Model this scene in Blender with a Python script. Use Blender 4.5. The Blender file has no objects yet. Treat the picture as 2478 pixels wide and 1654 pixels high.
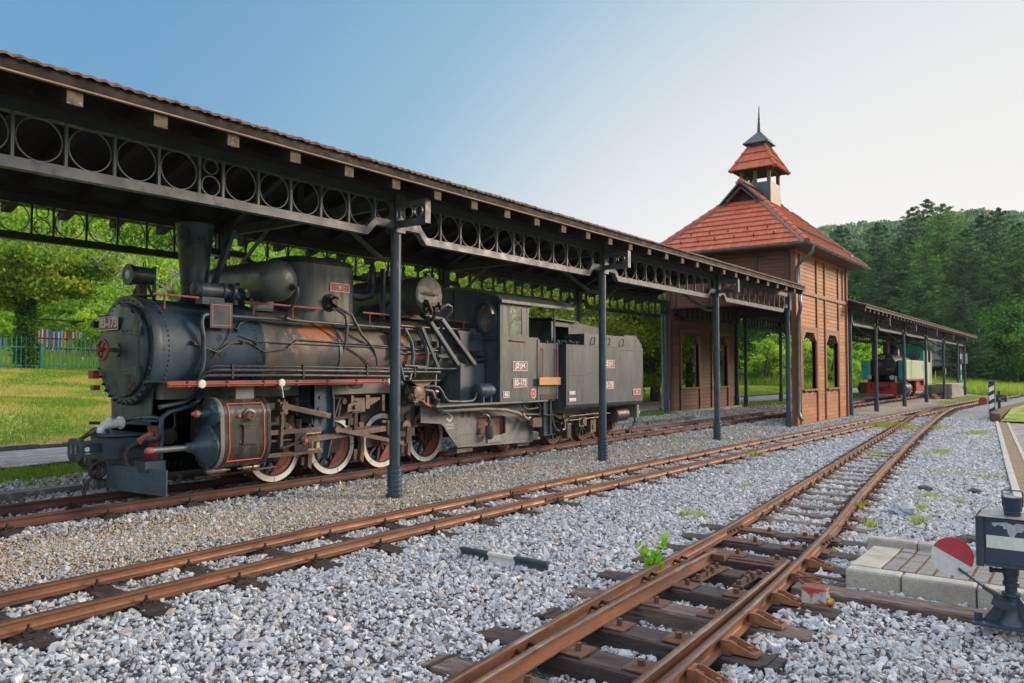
import bpy, math, random
import numpy as np
from mathutils import Vector, Matrix, Euler
random.seed(7); RNG=np.random.default_rng(11)
S=bpy.context.scene
COL=S.collection
R=math.radians
# ---------------- camera ----------------
PSI=R(36.6567); PITCH=R(2.1702); CH=1.75
cam_d=bpy.data.cameras.new('camera'); cam=bpy.data.objects.new('camera',cam_d); COL.objects.link(cam)
S.camera=cam
cam_d.sensor_width=36; cam_d.lens=1900/2478*36; cam_d.clip_end=3000; cam_d.clip_start=.05
Fv=Vector((math.cos(PSI)*math.cos(PITCH),math.sin(PSI)*math.cos(PITCH),math.sin(PITCH)))
cam.location=(0,0,CH); cam.rotation_euler=Fv.to_track_quat('-Z','Y').to_euler()
# ---------------- sky, sun, exposure ----------------
SUN_AZ=R(-36); SUN_EL=R(12)          # compass direction of the low sun, measured from +X towards +Y
W=bpy.data.worlds.new('World'); S.world=W; W.use_nodes=True
nt=W.node_tree; bg=nt.nodes['Background']
sky=nt.nodes.new('ShaderNodeTexSky'); sky.sky_type='NISHITA'; sky.sun_disc=False
sky.sun_elevation=SUN_EL; sky.sun_rotation=math.pi/2-SUN_AZ
sky.altitude=400; sky.air_density=1.0; sky.dust_density=1.6; sky.ozone_density=2.0
# thin bright veil of evening haze round the sun's side of the sky
tc=nt.nodes.new('ShaderNodeTexCoord'); nrm=nt.nodes.new('ShaderNodeVectorMath'); nrm.operation='NORMALIZE'
nt.links.new(tc.outputs['Generated'],nrm.inputs[0])
dot=nt.nodes.new('ShaderNodeVectorMath'); dot.operation='DOT_PRODUCT'
VD=Vector((math.cos(R(-4)),math.sin(R(-4)),0))
sq=nt.nodes.new('ShaderNodeVectorMath'); sq.operation='MULTIPLY'; sq.inputs[1].default_value=(1,1,1.7); nt.links.new(nrm.outputs[0],sq.inputs[0]); nr2=nt.nodes.new('ShaderNodeVectorMath'); nr2.operation='NORMALIZE'; nt.links.new(sq.outputs[0],nr2.inputs[0])
dot.inputs[1].default_value=VD; nt.links.new(nr2.outputs[0],dot.inputs[0])
def wmap(src,a,b_,c=0.,d=1.,smooth=True):
    m_=nt.nodes.new('ShaderNodeMapRange'); m_.interpolation_type='SMOOTHSTEP' if smooth else 'LINEAR'
    for i,v in ((1,a),(2,b_),(3,c),(4,d)): m_.inputs[i].default_value=v
    nt.links.new(src,m_.inputs[0]); return m_.outputs[0]
def wmix(f,a,b_):
    m_=nt.nodes.new('ShaderNodeMix'); m_.data_type='RGBA'
    for i,v in ((0,f),(6,a),(7,b_)):
        if hasattr(v,'links'): nt.links.new(v,m_.inputs[i])
        else: m_.inputs[i].default_value=(v if i==0 else (*v,1))
    return m_.outputs[2]
sep=nt.nodes.new('ShaderNodeSeparateXYZ'); nt.links.new(nrm.outputs[0],sep.inputs[0])
cn=nt.nodes.new('ShaderNodeTexNoise'); cn.inputs['Scale'].default_value=1.7; cn.inputs['Detail'].default_value=8; cn.inputs['Roughness'].default_value=.65
cm=nt.nodes.new('ShaderNodeMapping'); cm.inputs['Scale'].default_value=(1,1,6)
nt.links.new(nrm.outputs[0],cm.inputs[0]); nt.links.new(cm.outputs[0],cn.inputs[0])
blue=wmix(.75,sky.outputs[0],(.48,1.5,2.5))
c1=wmix(wmap(dot.outputs['Value'],.28,.82),blue,(1.6,2.5,3.1))          # towards the sun: paler blue
c2=wmix(wmap(dot.outputs['Value'],.56,.90),c1,(3.75,3.72,3.68))              # near-white evening veil
low=nt.nodes.new('ShaderNodeMath'); low.operation='MULTIPLY'
nt.links.new(wmap(sep.outputs[2],.34,.0),low.inputs[0]); nt.links.new(wmap(dot.outputs['Value'],.60,.95),low.inputs[1])
c3=wmix(low.outputs[0],c2,(4.5,4.35,4.2))                                  # brightest near the horizon below the sun
c4=wmix(wmap(cn.outputs[0],.64,.80,0,.35),c3,(4.3,4.3,4.4))                 # wisps of thin cloud
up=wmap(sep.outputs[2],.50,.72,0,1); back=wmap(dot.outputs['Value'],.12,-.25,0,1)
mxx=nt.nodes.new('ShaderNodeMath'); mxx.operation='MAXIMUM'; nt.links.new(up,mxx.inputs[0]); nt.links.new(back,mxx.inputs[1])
c5=wmix(mxx.outputs[0],c4,(5.5,5.8,6.5))                                    # unseen bright sky added overhead and behind the viewer as fill light
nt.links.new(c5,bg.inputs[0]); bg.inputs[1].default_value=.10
sl=bpy.data.lights.new('sun','SUN'); sun=bpy.data.objects.new('sun',sl); COL.objects.link(sun)
sl.energy=1.7; sl.angle=R(18); sl.color=(1,.80,.60)
sun.rotation_euler=Vector((math.cos(SUN_AZ)*math.cos(SUN_EL+R(6)),math.sin(SUN_AZ)*math.cos(SUN_EL+R(6)),math.sin(SUN_EL+R(6)))).to_track_quat('Z','Y').to_euler()
sun.location=(0,0,40)
S.view_settings.view_transform='Standard'; S.view_settings.look='None'; S.view_settings.exposure=1.22; S.view_settings.gamma=1
# ---------------- materials ----------------
def setp(b,**k):
    for a,v in k.items(): b.inputs[a].default_value=v
def N(nt,t): return nt.nodes.new(t)
def mat(name,c1,c2=None,scale=4.,rough=.6,metal=0.,patch=None,pth=.6,pscale=3.,pw=.04,bump=0.,bscale=40.,stretch=(1,1,1),tint=None,fine=.25,spec=.5,lo=.35,hi=.65,patch2=None,p2th=.62,p2scale=9.,detail=6,coat=0):
    m=bpy.data.materials.new(name); m.use_nodes=True; nt=m.node_tree; b=nt.nodes['Principled BSDF']
    c2=c2 or tuple(x*.7 for x in c1)
    tc=N(nt,'ShaderNodeTexCoord'); oi=N(nt,'ShaderNodeObjectInfo'); mp=N(nt,'ShaderNodeMapping')
    va=N(nt,'ShaderNodeVectorMath'); va.operation='MULTIPLY'; va.inputs[1].default_value=(37,19,53)
    nt.links.new(oi.outputs['Random'],va.inputs[0])
    nt.links.new(tc.outputs['Object'],mp.inputs[0]); nt.links.new(va.outputs[0],mp.inputs[1]); mp.inputs['Scale'].default_value=stretch
    def noise(s,d=detail,r=.6):
        n=N(nt,'ShaderNodeTexNoise'); n.inputs['Scale'].default_value=s; n.inputs['Detail'].default_value=d; n.inputs['Roughness'].default_value=r
        nt.links.new(mp.outputs[0],n.inputs[0]); return n.outputs[0]
    def rng(src,a,bb,c=0.,d=1.):
        r=N(nt,'ShaderNodeMapRange'); r.inputs[1].default_value=a; r.inputs[2].default_value=bb; r.inputs[3].default_value=c; r.inputs[4].default_value=d
        nt.links.new(src,r.inputs[0]); return r.outputs[0]
    def mix(f,a,bb,mode='MIX'):
        x=N(nt,'ShaderNodeMix'); x.data_type='RGBA'; x.blend_type=mode
        for i,v in ((0,f),(6,a),(7,bb)):
            if hasattr(v,'links'): nt.links.new(v,x.inputs[i])
            else: x.inputs[i].default_value=(v if i==0 else (*v,1))
        return x.outputs[2]
    col=mix(rng(noise(scale),lo,hi),c1,c2)
    if tint:   # per-face attribute 'tint' picks between further colours
        at=N(nt,'ShaderNodeAttribute'); at.attribute_name='tint'
        rp=N(nt,'ShaderNodeValToRGB'); rp.color_ramp.interpolation='LINEAR'
        e=rp.color_ramp.elements
        e[0].position=tint[0][0]; e[0].color=(*tint[0][1],1); e[1].position=tint[-1][0]; e[1].color=(*tint[-1][1],1)
        for p,c in tint[1:-1]:
            q=e.new(p); q.color=(*c,1)
        nt.links.new(at.outputs['Fac'],rp.inputs[0])
        col=mix(.35 if c1 else 1.,rp.outputs[0],col)
    if patch:
        col=mix(rng(noise(pscale,8,.65),pth,pth+pw),col,patch)
    if patch2:
        col=mix(rng(noise(p2scale,8,.7),p2th,p2th+.05),col,patch2)
    if fine: col=mix(fine,col,mix(rng(noise(bscale*1.3,4),.3,.7),(.35,.35,.35),(1.5,1.5,1.5)),'MULTIPLY')
    nt.links.new(col,b.inputs['Base Color'])
    setp(b,Roughness=rough,Metallic=metal); b.inputs['Specular IOR Level'].default_value=spec
    nt.links.new(rng(noise(scale*2.3),.3,.7,max(.05,rough-.15),min(1,rough+.15)),b.inputs['Roughness'])
    if coat: b.inputs['Coat Weight'].default_value=coat; b.inputs['Coat Roughness'].default_value=.2
    if bump:
        bp=N(nt,'ShaderNodeBump'); bp.inputs['Strength'].default_value=1; bp.inputs['Distance'].default_value=bump
        nt.links.new(noise(bscale,6,.7),bp.inputs['Height']); nt.links.new(bp.outputs[0],b.inputs['Normal'])
    return m
def leafmat(name,stops,trans=.3,rough=.6,spec=.3):
    m=bpy.data.materials.new(name); m.use_nodes=True; nt=m.node_tree; b=nt.nodes['Principled BSDF']; out=nt.nodes['Material Output']
    at=N(nt,'ShaderNodeAttribute'); at.attribute_name='tint'
    oi=N(nt,'ShaderNodeObjectInfo')
    ma=N(nt,'ShaderNodeMath'); ma.operation='MULTIPLY_ADD'; ma.inputs[1].default_value=.30; nt.links.new(oi.outputs['Random'],ma.inputs[0]); nt.links.new(at.outputs['Fac'],ma.inputs[2])
    ms=N(nt,'ShaderNodeMath'); ms.operation='SUBTRACT'; ms.inputs[1].default_value=.15; nt.links.new(ma.outputs[0],ms.inputs[0])
    rp=N(nt,'ShaderNodeValToRGB'); e=rp.color_ramp.elements
    e[0].position=stops[0][0]; e[0].color=(*stops[0][1],1); e[1].position=stops[-1][0]; e[1].color=(*stops[-1][1],1)
    for p,c in stops[1:-1]:
        q=e.new(p); q.color=(*c,1)
    nt.links.new(ms.outputs[0],rp.inputs[0]); nt.links.new(rp.outputs[0],b.inputs['Base Color'])
    setp(b,Roughness=rough); b.inputs['Specular IOR Level'].default_value=spec
    tr=N(nt,'ShaderNodeBsdfTranslucent'); nt.links.new(rp.outputs[0],tr.inputs[0])
    mx=N(nt,'ShaderNodeMixShader'); mx.inputs[0].default_value=trans
    nt.links.new(b.outputs[0],mx.inputs[1]); nt.links.new(tr.outputs[0],mx.inputs[2]); nt.links.new(mx.outputs[0],out.inputs[0])
    return m
# ---------------- object helpers ----------------
def tag(o,label=None,cat=None,group=None,kind=None):
    if label: o['label']=label
    if cat: o['category']=cat
    if group: o['group']=group
    if kind: o['kind']=kind
    return o
def wloc(o):
    v=Vector((0,0,0))
    while o: v+=o.location; o=o.parent
    return v
def empty(name,loc,label=None,cat=None,group=None,kind=None):
    o=bpy.data.objects.new(name,None); o.location=loc; COL.objects.link(o); o.empty_display_size=.3
    return tag(o,label,cat,group,kind)
def kids(o): return [c for c in COL.objects if c.parent==o]
KIDS={}
def copy_tree(o,parent=None,loc=None):
    c=o.copy(); COL.objects.link(c)
    if parent: c.parent=parent; KIDS.setdefault(parent.name,[]).append(c)
    if loc is not None: c.location=loc
    for ch in list(KIDS.get(o.name,[])): copy_tree(ch,c)
    return c
def mk(name,verts,faces,mats,parent=None,smooth=0,mi=None,loc=None,bev=0):
    me=bpy.data.meshes.new(name)
    off=wloc(parent) if parent else Vector(loc or (0,0,0))
    me.from_pydata([(v[0]-off.x,v[1]-off.y,v[2]-off.z) for v in verts],[],faces)
    mats=mats if isinstance(mats,(list,tuple)) else [mats]
    for m in mats: me.materials.append(m)
    if mi is not None: me.polygons.foreach_set('material_index',mi)
    if smooth:
        me.polygons.foreach_set('use_smooth',[True]*len(me.polygons)); me.set_sharp_from_angle(angle=R(smooth))
    else: me.polygons.foreach_set('use_smooth',[False]*len(me.polygons))
    me.update()
    o=bpy.data.objects.new(name,me); COL.objects.link(o)
    if parent: o.parent=parent; KIDS.setdefault(parent.name,[]).append(o)
    elif loc is not None: o.location=loc
    if bev:
        b=o.modifiers.new('bevel','BEVEL'); b.width=bev; b.segments=2; b.limit_method='ANGLE'; b.angle_limit=R(40)
    return o
class MB:
    def __init__(s): s.v=[]; s.f=[]; s.m=[]; s.cur=0
    def mat(s,i): s.cur=i; return s
    def add(s,vs,fs):
        n=len(s.v); s.v+= [tuple(v) for v in vs]; s.f+=[tuple(i+n for i in f) for f in fs]; s.m+=[s.cur]*len(fs); return s
    def box(s,x0,x1,y0,y1,z0,z1):
        vs=[(x,y,z) for x in (x0,x1) for y in (y0,y1) for z in (z0,z1)]
        return s.add(vs,[(0,1,3,2),(4,6,7,5),(0,4,5,1),(2,3,7,6),(0,2,6,4),(1,5,7,3)])
    def obox(s,c,d,up,L,w,h):   # oriented box: centre c, long axis d, up axis
        d=Vector(d).normalized(); up=Vector(up); sd=d.cross(up).normalized(); up=sd.cross(d).normalized(); c=Vector(c)
        vs=[c+d*(a*L/2)+sd*(b*w/2)+up*(e*h/2) for a in (-1,1) for b in (-1,1) for e in (-1,1)]
        return s.add(vs,[(0,1,3,2),(4,6,7,5),(0,4,5,1),(2,3,7,6),(0,2,6,4),(1,5,7,3)])
    def bar(s,a,b,w,h,up=(0,0,1)):
        a=Vector(a);b=Vector(b); return s.obox((a+b)/2,b-a,up,(b-a).length,w,h)
    def cyl(s,a,b,r,r2=None,n=16,cap=True):
        return s.tube([a,b],[r,r if r2 is None else r2],n,cap)
    def tube(s,pts,r,n=8,cap=True,ref=None):
        pts=[Vector(p) for p in pts]; k=len(pts)
        rr=r if isinstance(r,(list,tuple)) else [r]*k
        vs=[];prev=None
        for i,p in enumerate(pts):
            t=(pts[min(i+1,k-1)]-pts[max(i-1,0)]).normalized()
            if prev is None:
                u=t.cross(Vector(ref or (0,0,1)));
                if u.length<.05: u=t.cross(Vector((1,0,0)))
                u.normalize()
            else:
                u=prev-t*prev.dot(t)
                u=u.normalized() if u.length>1e-6 else t.cross(Vector((0,0,1))).normalized()
            prev=u; w=t.cross(u)
            vs+=[p+(u*math.cos(2*math.pi*j/n)+w*math.sin(2*math.pi*j/n))*rr[i] for j in range(n)]
        fs=[(i*n+j,i*n+(j+1)%n,(i+1)*n+(j+1)%n,(i+1)*n+j) for i in range(k-1) for j in range(n)]
        if cap: fs+=[tuple(range(n-1,-1,-1)),tuple((k-1)*n+j for j in range(n))]
        return s.add(vs,fs)
    def lathe(s,o,ax,prof,n=24,ref=None):   # prof: (distance along axis, radius)
        o=Vector(o);ax=Vector(ax).normalized()
        return s.tube([o+ax*p[0] for p in prof],[max(p[1],.0005) for p in prof],n,True,ref) if False else s._lathe(o,ax,prof,n)
    def _lathe(s,o,ax,prof,n):
        u=ax.cross(Vector((0,0,1)))
        if u.length<.05: u=Vector((1,0,0))
        u.normalize(); w=ax.cross(u); vs=[]
        for d,r in prof:
            r=max(r,.0004); vs+=[o+ax*d+(u*math.cos(2*math.pi*j/n)+w*math.sin(2*math.pi*j/n))*r for j in range(n)]
        k=len(prof)
        fs=[(i*n+j,i*n+(j+1)%n,(i+1)*n+(j+1)%n,(i+1)*n+j) for i in range(k-1) for j in range(n)]
        fs+=[tuple(range(n-1,-1,-1)),tuple((k-1)*n+j for j in range(n))]
        return s.add(vs,fs)
    def prism(s,poly,axis,a,b):  # poly: 2-D points in the two other axes (in x,y,z order)
        def P(p,t): return (t,p[0],p[1]) if axis==0 else ((p[0],t,p[1]) if axis==1 else (p[0],p[1],t))
        n=len(poly); vs=[P(p,a) for p in poly]+[P(p,b) for p in poly]
        fs=[(i,(i+1)%n,n+(i+1)%n,n+i) for i in range(n)]+[tuple(range(n-1,-1,-1)),tuple(range(n,2*n))]
        return s.add(vs,fs)
    def ring(s,c,ax,r,w,d,n=32):   # flat hoop: radius r, radial thickness w, depth d along ax
        ax=Vector(ax).normalized(); return s._hoop(c,ax,[(-d/2,r-w/2),(-d/2,r+w/2),(d/2,r+w/2),(d/2,r-w/2)],n)
    def _hoop(s,c,ax,prof,n):
        c=Vector(c);u=ax.cross(Vector((0,0,1)))
        if u.length<.05: u=Vector((1,0,0))
        u.normalize(); w=ax.cross(u); k=len(prof); vs=[]
        for d,r in prof: vs+=[c+ax*d+(u*math.cos(2*math.pi*j/n)+w*math.sin(2*math.pi*j/n))*r for j in range(n)]
        fs=[(i*n+j,i*n+(j+1)%n,((i+1)%k)*n+(j+1)%n,((i+1)%k)*n+j) for i in range(k) for j in range(n)]
        return s.add(vs,fs)
    def dome(s,c,ax,r,h=None,n=8): # small rivet / bolt head
        h=h or r*.6
        return s._lathe(Vector(c),Vector(ax).normalized(),[(0,r),(h*.6,r*.8),(h,r*.25)],n)
    def hexn(s,c,ax,r,h): return s._lathe(Vector(c),Vector(ax).normalized(),[(0,r),(h,r)],6)
    def torus(s,c,ax,r,t,n=24,m=8):
        return s._hoop(Vector(c),Vector(ax).normalized(),[(t*math.sin(2*math.pi*i/m),r+t*math.cos(2*math.pi*i/m)) for i in range(m)],n)
    def build(s,name,mats,parent=None,smooth=0,loc=None,bev=0):
        return mk(name,s.v,s.f,mats,parent,smooth,s.m if max(s.m or [0])>0 else None,loc,bev)
def npmesh(name,V,F,mats,parent=None,loc=(0,0,0),tint=None,smooth=False,mi=None):
    V=np.asarray(V,np.float32); F=np.asarray(F,np.int32); k=F.shape[1]
    if parent is not None: V=V-np.array(wloc(parent),np.float32)
    me=bpy.data.meshes.new(name); me.vertices.add(len(V)); me.vertices.foreach_set('co',V.ravel())
    me.loops.add(F.size); me.loops.foreach_set('vertex_index',F.ravel())
    me.polygons.add(len(F)); me.polygons.foreach_set('loop_start',np.arange(0,F.size,k,dtype=np.int32)); me.polygons.foreach_set('loop_total',np.full(len(F),k,np.int32))
    for m in (mats if isinstance(mats,(list,tuple)) else [mats]): me.materials.append(m)
    if mi is not None: me.polygons.foreach_set('material_index',np.asarray(mi,np.int32))
    me.polygons.foreach_set('use_smooth',np.full(len(F),bool(smooth)))
    me.update(calc_edges=True)
    if tint is not None:
        a=me.attributes.new('tint','FLOAT','FACE'); a.data.foreach_set('value',np.asarray(tint,np.float32))
    o=bpy.data.objects.new(name,me); COL.objects.link(o)
    if parent is not None: o.parent=parent; KIDS.setdefault(parent.name,[]).append(o)
    else: o.location=loc
    return o
def text(body,name,size,m,parent,loc,rot,ext=.003,align='CENTER',bold=0,sx=1.):
    c=bpy.data.curves.new(name,'FONT'); c.body=body; c.size=size; c.extrude=ext; c.align_x=align; c.align_y='CENTER'; c.offset=bold
    o=bpy.data.objects.new(name,c); 
    me=bpy.data.meshes.new_from_object(o); bpy.data.objects.remove(o)
    me.materials.clear(); me.materials.append(m)
    o=bpy.data.objects.new(name,me); COL.objects.link(o); o.parent=parent; KIDS.setdefault(parent.name,[]).append(o)
    o.location=Vector(loc)-wloc(parent); o.rotation_euler=rot; o.scale=(sx,1,1)
    return o
def interp(path,x): return float(np.interp(x,[p[0] for p in path],[p[1] for p in path]))
# ================= terrain =================
GY=[(-60,-.3),(0,-.03),(6.9,-.03),(8.4,.13),(10.35,.14),(10.65,.2),(11.3,.37),(15.2,.39),(17,.48),(20,.78),(25.6,1.18),(33,1.9),(45,2.6),(60,3.6),(90,6),(400,9)]
_gx=np.array([p[0] for p in GY],float); _gz=np.array([p[1] for p in GY],float)
def hillf(X,Y):
    r=np.hypot(X,Y); az=np.degrees(np.arctan2(Y,X))
    t=np.clip((r-88)/330,0,1); t=t*t*(3-2*t)
    crest=np.interp(az,[-60,0,6,14,22,30,45,60,75,100,140],[70,74,82,80,70,62,66,80,90,80,40])
    h=t*(crest*.80-8)
    w=t*4*(np.sin(X*.021+1.3)*np.cos(Y*.027)+.5*np.sin(X*.06+Y*.05))
    s=np.clip((X-62)/30,0,1)*np.clip((Y-4)/20,0,1)*1.2
    left=np.clip((Y-46)/60,0,1)*np.clip((80-X)/40,0,1)*9
    return h+w+s+left
def gz(X,Y):
    X=np.asarray(X,float);Y=np.asarray(Y,float)
    b=np.interp(Y,_gx,_gz)
    far=np.clip((X-45)/20,0,1)
    b=b*(1-far*.25*np.clip((Y-12)/10,0,1))-far*.0
    lawn=np.clip((Y-15.5)/4,0,1)*.06*(np.sin(X*.7+Y*.4)+np.sin(X*.31-Y*.9))
    right=np.where(Y<.4,np.clip((.4-Y)/.3,0,1)*-.02,0)
    return b+hillf(X,Y)+lawn+right
def grid(x0,x1,y0,y1,nx,ny,fz,name,m,kind='structure',dz=0,smooth=True,tintf=None):
    xs=np.linspace(x0,x1,nx) if np.isscalar(nx) else nx; ys=np.linspace(y0,y1,ny) if np.isscalar(ny) else ny
    X,Y=np.meshgrid(xs,ys,indexing='ij'); Z=fz(X,Y)+dz
    V=np.stack([X,Y,Z],-1).reshape(-1,3); a=len(xs);b=len(ys)
    I=np.arange(a*b).reshape(a,b); F=np.stack([I[:-1,:-1],I[1:,:-1],I[1:,1:],I[:-1,1:]],-1).reshape(-1,4)
    return tag(npmesh(name,V,F,m,smooth=smooth),kind=kind)
def gaxis(lo,hi,fine0,fine1,step):
    a=list(np.arange(fine0,fine1,step)); x=fine0;s=step;L=[]
    while x>lo: s*=1.13; x-=s; L.append(max(x,lo))
    x=fine1;s=step;Rr=[fine1]
    while x<hi: s*=1.13; x+=s; Rr.append(min(x,hi))
    return np.array(sorted(set(L))+a+Rr)
# grass ground material with dry patches
m_ground=mat('meadow_soil',(.17,.27,.035),(.32,.35,.07),scale=.35,rough=.9,patch=(.38,.33,.10),pth=.53,pscale=.55,pw=.16,patch2=(.06,.15,.02),p2th=.56,p2scale=1.9,bump=.03,bscale=9,fine=.5,spec=.2,stretch=(1,1,1))
gx=gaxis(-700,900,-20,100,1.2); gy=gaxis(-500,900,-12,70,1.2)
grid(0,0,0,0,gx,gy,lambda X,Y: gz(X,Y)-.05-.25*((Y>-14)&(Y<11.05)&(X<82)&(X>-30)),'ground',m_ground)
# ballast bed (stones are laid on it)
m_bal=bpy.data.materials.new('ballast_bed'); m_bal.use_nodes=True
def bal_mat(m):
    nt=m.node_tree; b=nt.nodes['Principled BSDF']; tc=N(nt,'ShaderNodeTexCoord')
    def vor(s):
        v=N(nt,'ShaderNodeTexVoronoi'); v.inputs['Scale'].default_value=s; v.inputs['Randomness'].default_value=1; nt.links.new(tc.outputs['Object'],v.inputs[0]); return v
    v1=vor(21); v2=vor(21); v2.feature='DISTANCE_TO_EDGE'
    rp=N(nt,'ShaderNodeValToRGB'); e=rp.color_ramp.elements; e[0].color=(.20,.22,.26,1); e[1].color=(.47,.48,.50,1); e[0].position=.15; e[1].position=.95
    q=e.new(.45); q.color=(.33,.35,.40,1); q=e.new(.7); q.color=(.42,.37,.32,1)
    sc=N(nt,'ShaderNodeSeparateColor'); nt.links.new(v1.outputs['Color'],sc.inputs[0]); nt.links.new(sc.outputs[0],rp.inputs[0])
    mr=N(nt,'ShaderNodeMapRange'); mr.inputs[1].default_value=0; mr.inputs[2].default_value=.16; mr.inputs[3].default_value=.25; nt.links.new(v2.outputs['Distance'],mr.inputs[0])
    mul=N(nt,'ShaderNodeMix'); mul.data_type='RGBA'; mul.blend_type='MULTIPLY'; mul.inputs[0].default_value=1
    nt.links.new(rp.outputs[0],mul.inputs[6]); nt.links.new(mr.outputs[0],mul.inputs[7])
    # tan fine gravel strip between the two tracks (by place across the tracks)
    sx=N(nt,'ShaderNodeSeparateXYZ'); nt.links.new(tc.outputs['Object'],sx.inputs[0])
    no=N(nt,'ShaderNodeTexNoise'); no.inputs['Scale'].default_value=1.6; no.inputs['Detail'].default_value=6; nt.links.new(tc.outputs['Object'],no.inputs[0])
    a=N(nt,'ShaderNodeMath'); a.operation='MULTIPLY_ADD'; a.inputs[1].default_value=1.3; nt.links.new(no.outputs[0],a.inputs[0]); nt.links.new(sx.outputs[1],a.inputs[2])
    r1=N(nt,'ShaderNodeMapRange'); r1.inputs[1].default_value=7.75; r1.inputs[2].default_value=8.15; nt.links.new(a.outputs[0],r1.inputs[0])
    r2=N(nt,'ShaderNodeMapRange'); r2.inputs[1].default_value=9.3; r2.inputs[2].default_value=9.0; nt.links.new(a.outputs[0],r2.inputs[0])
    mm=N(nt,'ShaderNodeMath'); mm.operation='MULTIPLY'; nt.links.new(r1.outputs[0],mm.inputs[0]); nt.links.new(r2.outputs[0],mm.inputs[1])
    n2=N(nt,'ShaderNodeTexVoronoi'); n2.inputs['Scale'].default_value=70; nt.links.new(tc.outputs['Object'],n2.inputs[0])
    s2=N(nt,'ShaderNodeSeparateColor'); nt.links.new(n2.outputs['Color'],s2.inputs[0])
    rp2=N(nt,'ShaderNodeValToRGB'); e=rp2.color_ramp.elements; e[0].color=(.22,.17,.11,1); e[1].color=(.56,.50,.40,1); q=e.new(.5); q.color=(.42,.34,.24,1)
    nt.links.new(s2.outputs[0],rp2.inputs[0])
    mx=N(nt,'ShaderNodeMix'); mx.data_type='RGBA'; nt.links.new(mm.outputs[0],mx.inputs[0]); nt.links.new(mul.outputs[2],mx.inputs[6]); nt.links.new(rp2.outputs[0],mx.inputs[7])
    nx=N(nt,'ShaderNodeMapRange'); nx.inputs[1].default_value=16; nx.inputs[2].default_value=32; nx.inputs[3].default_value=.42; nt.links.new(sx.outputs[0],nx.inputs[0])  # nearer bed coloured darker, so gaps between the stones look shaded
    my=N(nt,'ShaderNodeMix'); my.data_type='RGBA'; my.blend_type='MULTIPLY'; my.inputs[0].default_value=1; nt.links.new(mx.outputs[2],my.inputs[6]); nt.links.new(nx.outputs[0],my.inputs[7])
    nt.links.new(my.outputs[2],b.inputs['Base Color']); setp(b,Roughness=.85)
    bp=N(nt,'ShaderNodeBump'); bp.inputs['Distance'].default_value=.03; nt.links.new(v2.outputs['Distance'],bp.inputs['Height']); nt.links.new(bp.outputs[0],b.inputs['Normal'])
bal_mat(m_bal)
def t3band(X,Y):  # hollow between the sleepers of the turnout
    yl=np.interp(X,[-3,3,8,20],[2.0,2.85,3.2,4.4]); yr=np.interp(X,[-3,3,8,20],[1.3,1.8,2.2,3.4])
    ins=np.clip((Y-(yr-.12))/.12,0,1)*np.clip(((yl+.06)-Y)/.12,0,1)
    return ins*np.clip((8.6-X)/1.2,0,1)
def bz(X,Y):
    b=np.interp(Y,[-60,0,6.9,8.4,10.35,10.65,11.3],[-.3,-.03,-.03,.13,.14,.2,.36])
    return b-.085*t3band(X,Y)+.012*np.sin(X*3.1+Y*1.7)*np.sin(Y*4.3-X*1.1)
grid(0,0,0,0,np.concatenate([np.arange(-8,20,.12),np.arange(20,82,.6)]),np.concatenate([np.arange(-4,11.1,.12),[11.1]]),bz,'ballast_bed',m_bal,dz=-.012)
# ================= rails and tracks =================
m_rail=mat('rusty_rail_steel',(.235,.095,.04),(.12,.052,.032),scale=4,rough=.5,metal=.25,patch=(.085,.045,.03),pth=.56,pscale=5,pw=.15,patch2=(.30,.15,.075),p2th=.64,p2scale=14,bump=.0015,bscale=60,stretch=(.35,1,1))
m_railtop=mat('worn_rail_head',(.34,.22,.16),(.20,.115,.085),scale=5,rough=.33,metal=.7,stretch=(.2,1,1),patch=(.55,.48,.44),pth=.55,pscale=7,pw=.2)
m_railold=mat('dark_rust_rail',(.105,.042,.03),(.15,.06,.04),scale=5,rough=.75,metal=.1,patch=(.23,.13,.08),pth=.6,pscale=8,pw=.1,bump=.002,bscale=50,stretch=(.35,1,1))
m_iron=mat('rusty_fastening_iron',(.085,.045,.032),(.15,.07,.04),scale=14,rough=.7,metal=.2,bump=.001,bscale=90)
m_irond=mat('dark_oily_iron',(.03,.026,.025),(.055,.04,.033),scale=14,rough=.55,metal=.3,bump=.001,bscale=90)
m_brack=mat('orange_rust_bracket',(.27,.115,.055),(.16,.07,.038),scale=12,rough=.7,patch=(.38,.22,.13),pth=.60,pscale=20,pw=.1,bump=.001,bscale=90)
m_slp=mat('weathered_sleeper_wood',(.16,.12,.10),(.075,.055,.048),scale=5,rough=.85,stretch=(7,.8,7),patch=(.24,.20,.17),pth=.56,pscale=4,pw=.12,bump=.008,bscale=9,fine=.6)
m_slpd=mat('tarred_sleeper_wood',(.062,.043,.04),(.026,.021,.023),scale=5,rough=.7,stretch=(7,.8,7),patch=(.15,.105,.09),pth=.6,pscale=4,pw=.1,bump=.008,bscale=9,fine=.6)
RAILP=[(-.045,0),(.045,0),(.045,.009),(.012,.02),(.007,.03),(.007,.07),(.025,.077),(.025,.096),(.018,.10),(-.018,.10),(-.025,.096),(-.025,.077),(-.007,.07),(-.007,.03),(-.012,.02),(-.045,.009)]
def densify(path,step=.5):
    xs=[p[0] for p in path]; ys=[p[1] for p in path]
    X=np.arange(xs[0],xs[-1]+1e-6,step); Yl=np.interp(X,xs,ys)
    k=np.ones(5)/5; Yp=np.pad(Yl,2,mode='reflect',reflect_type='odd'); return list(zip(X,np.convolve(Yp,k,'valid')))
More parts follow.
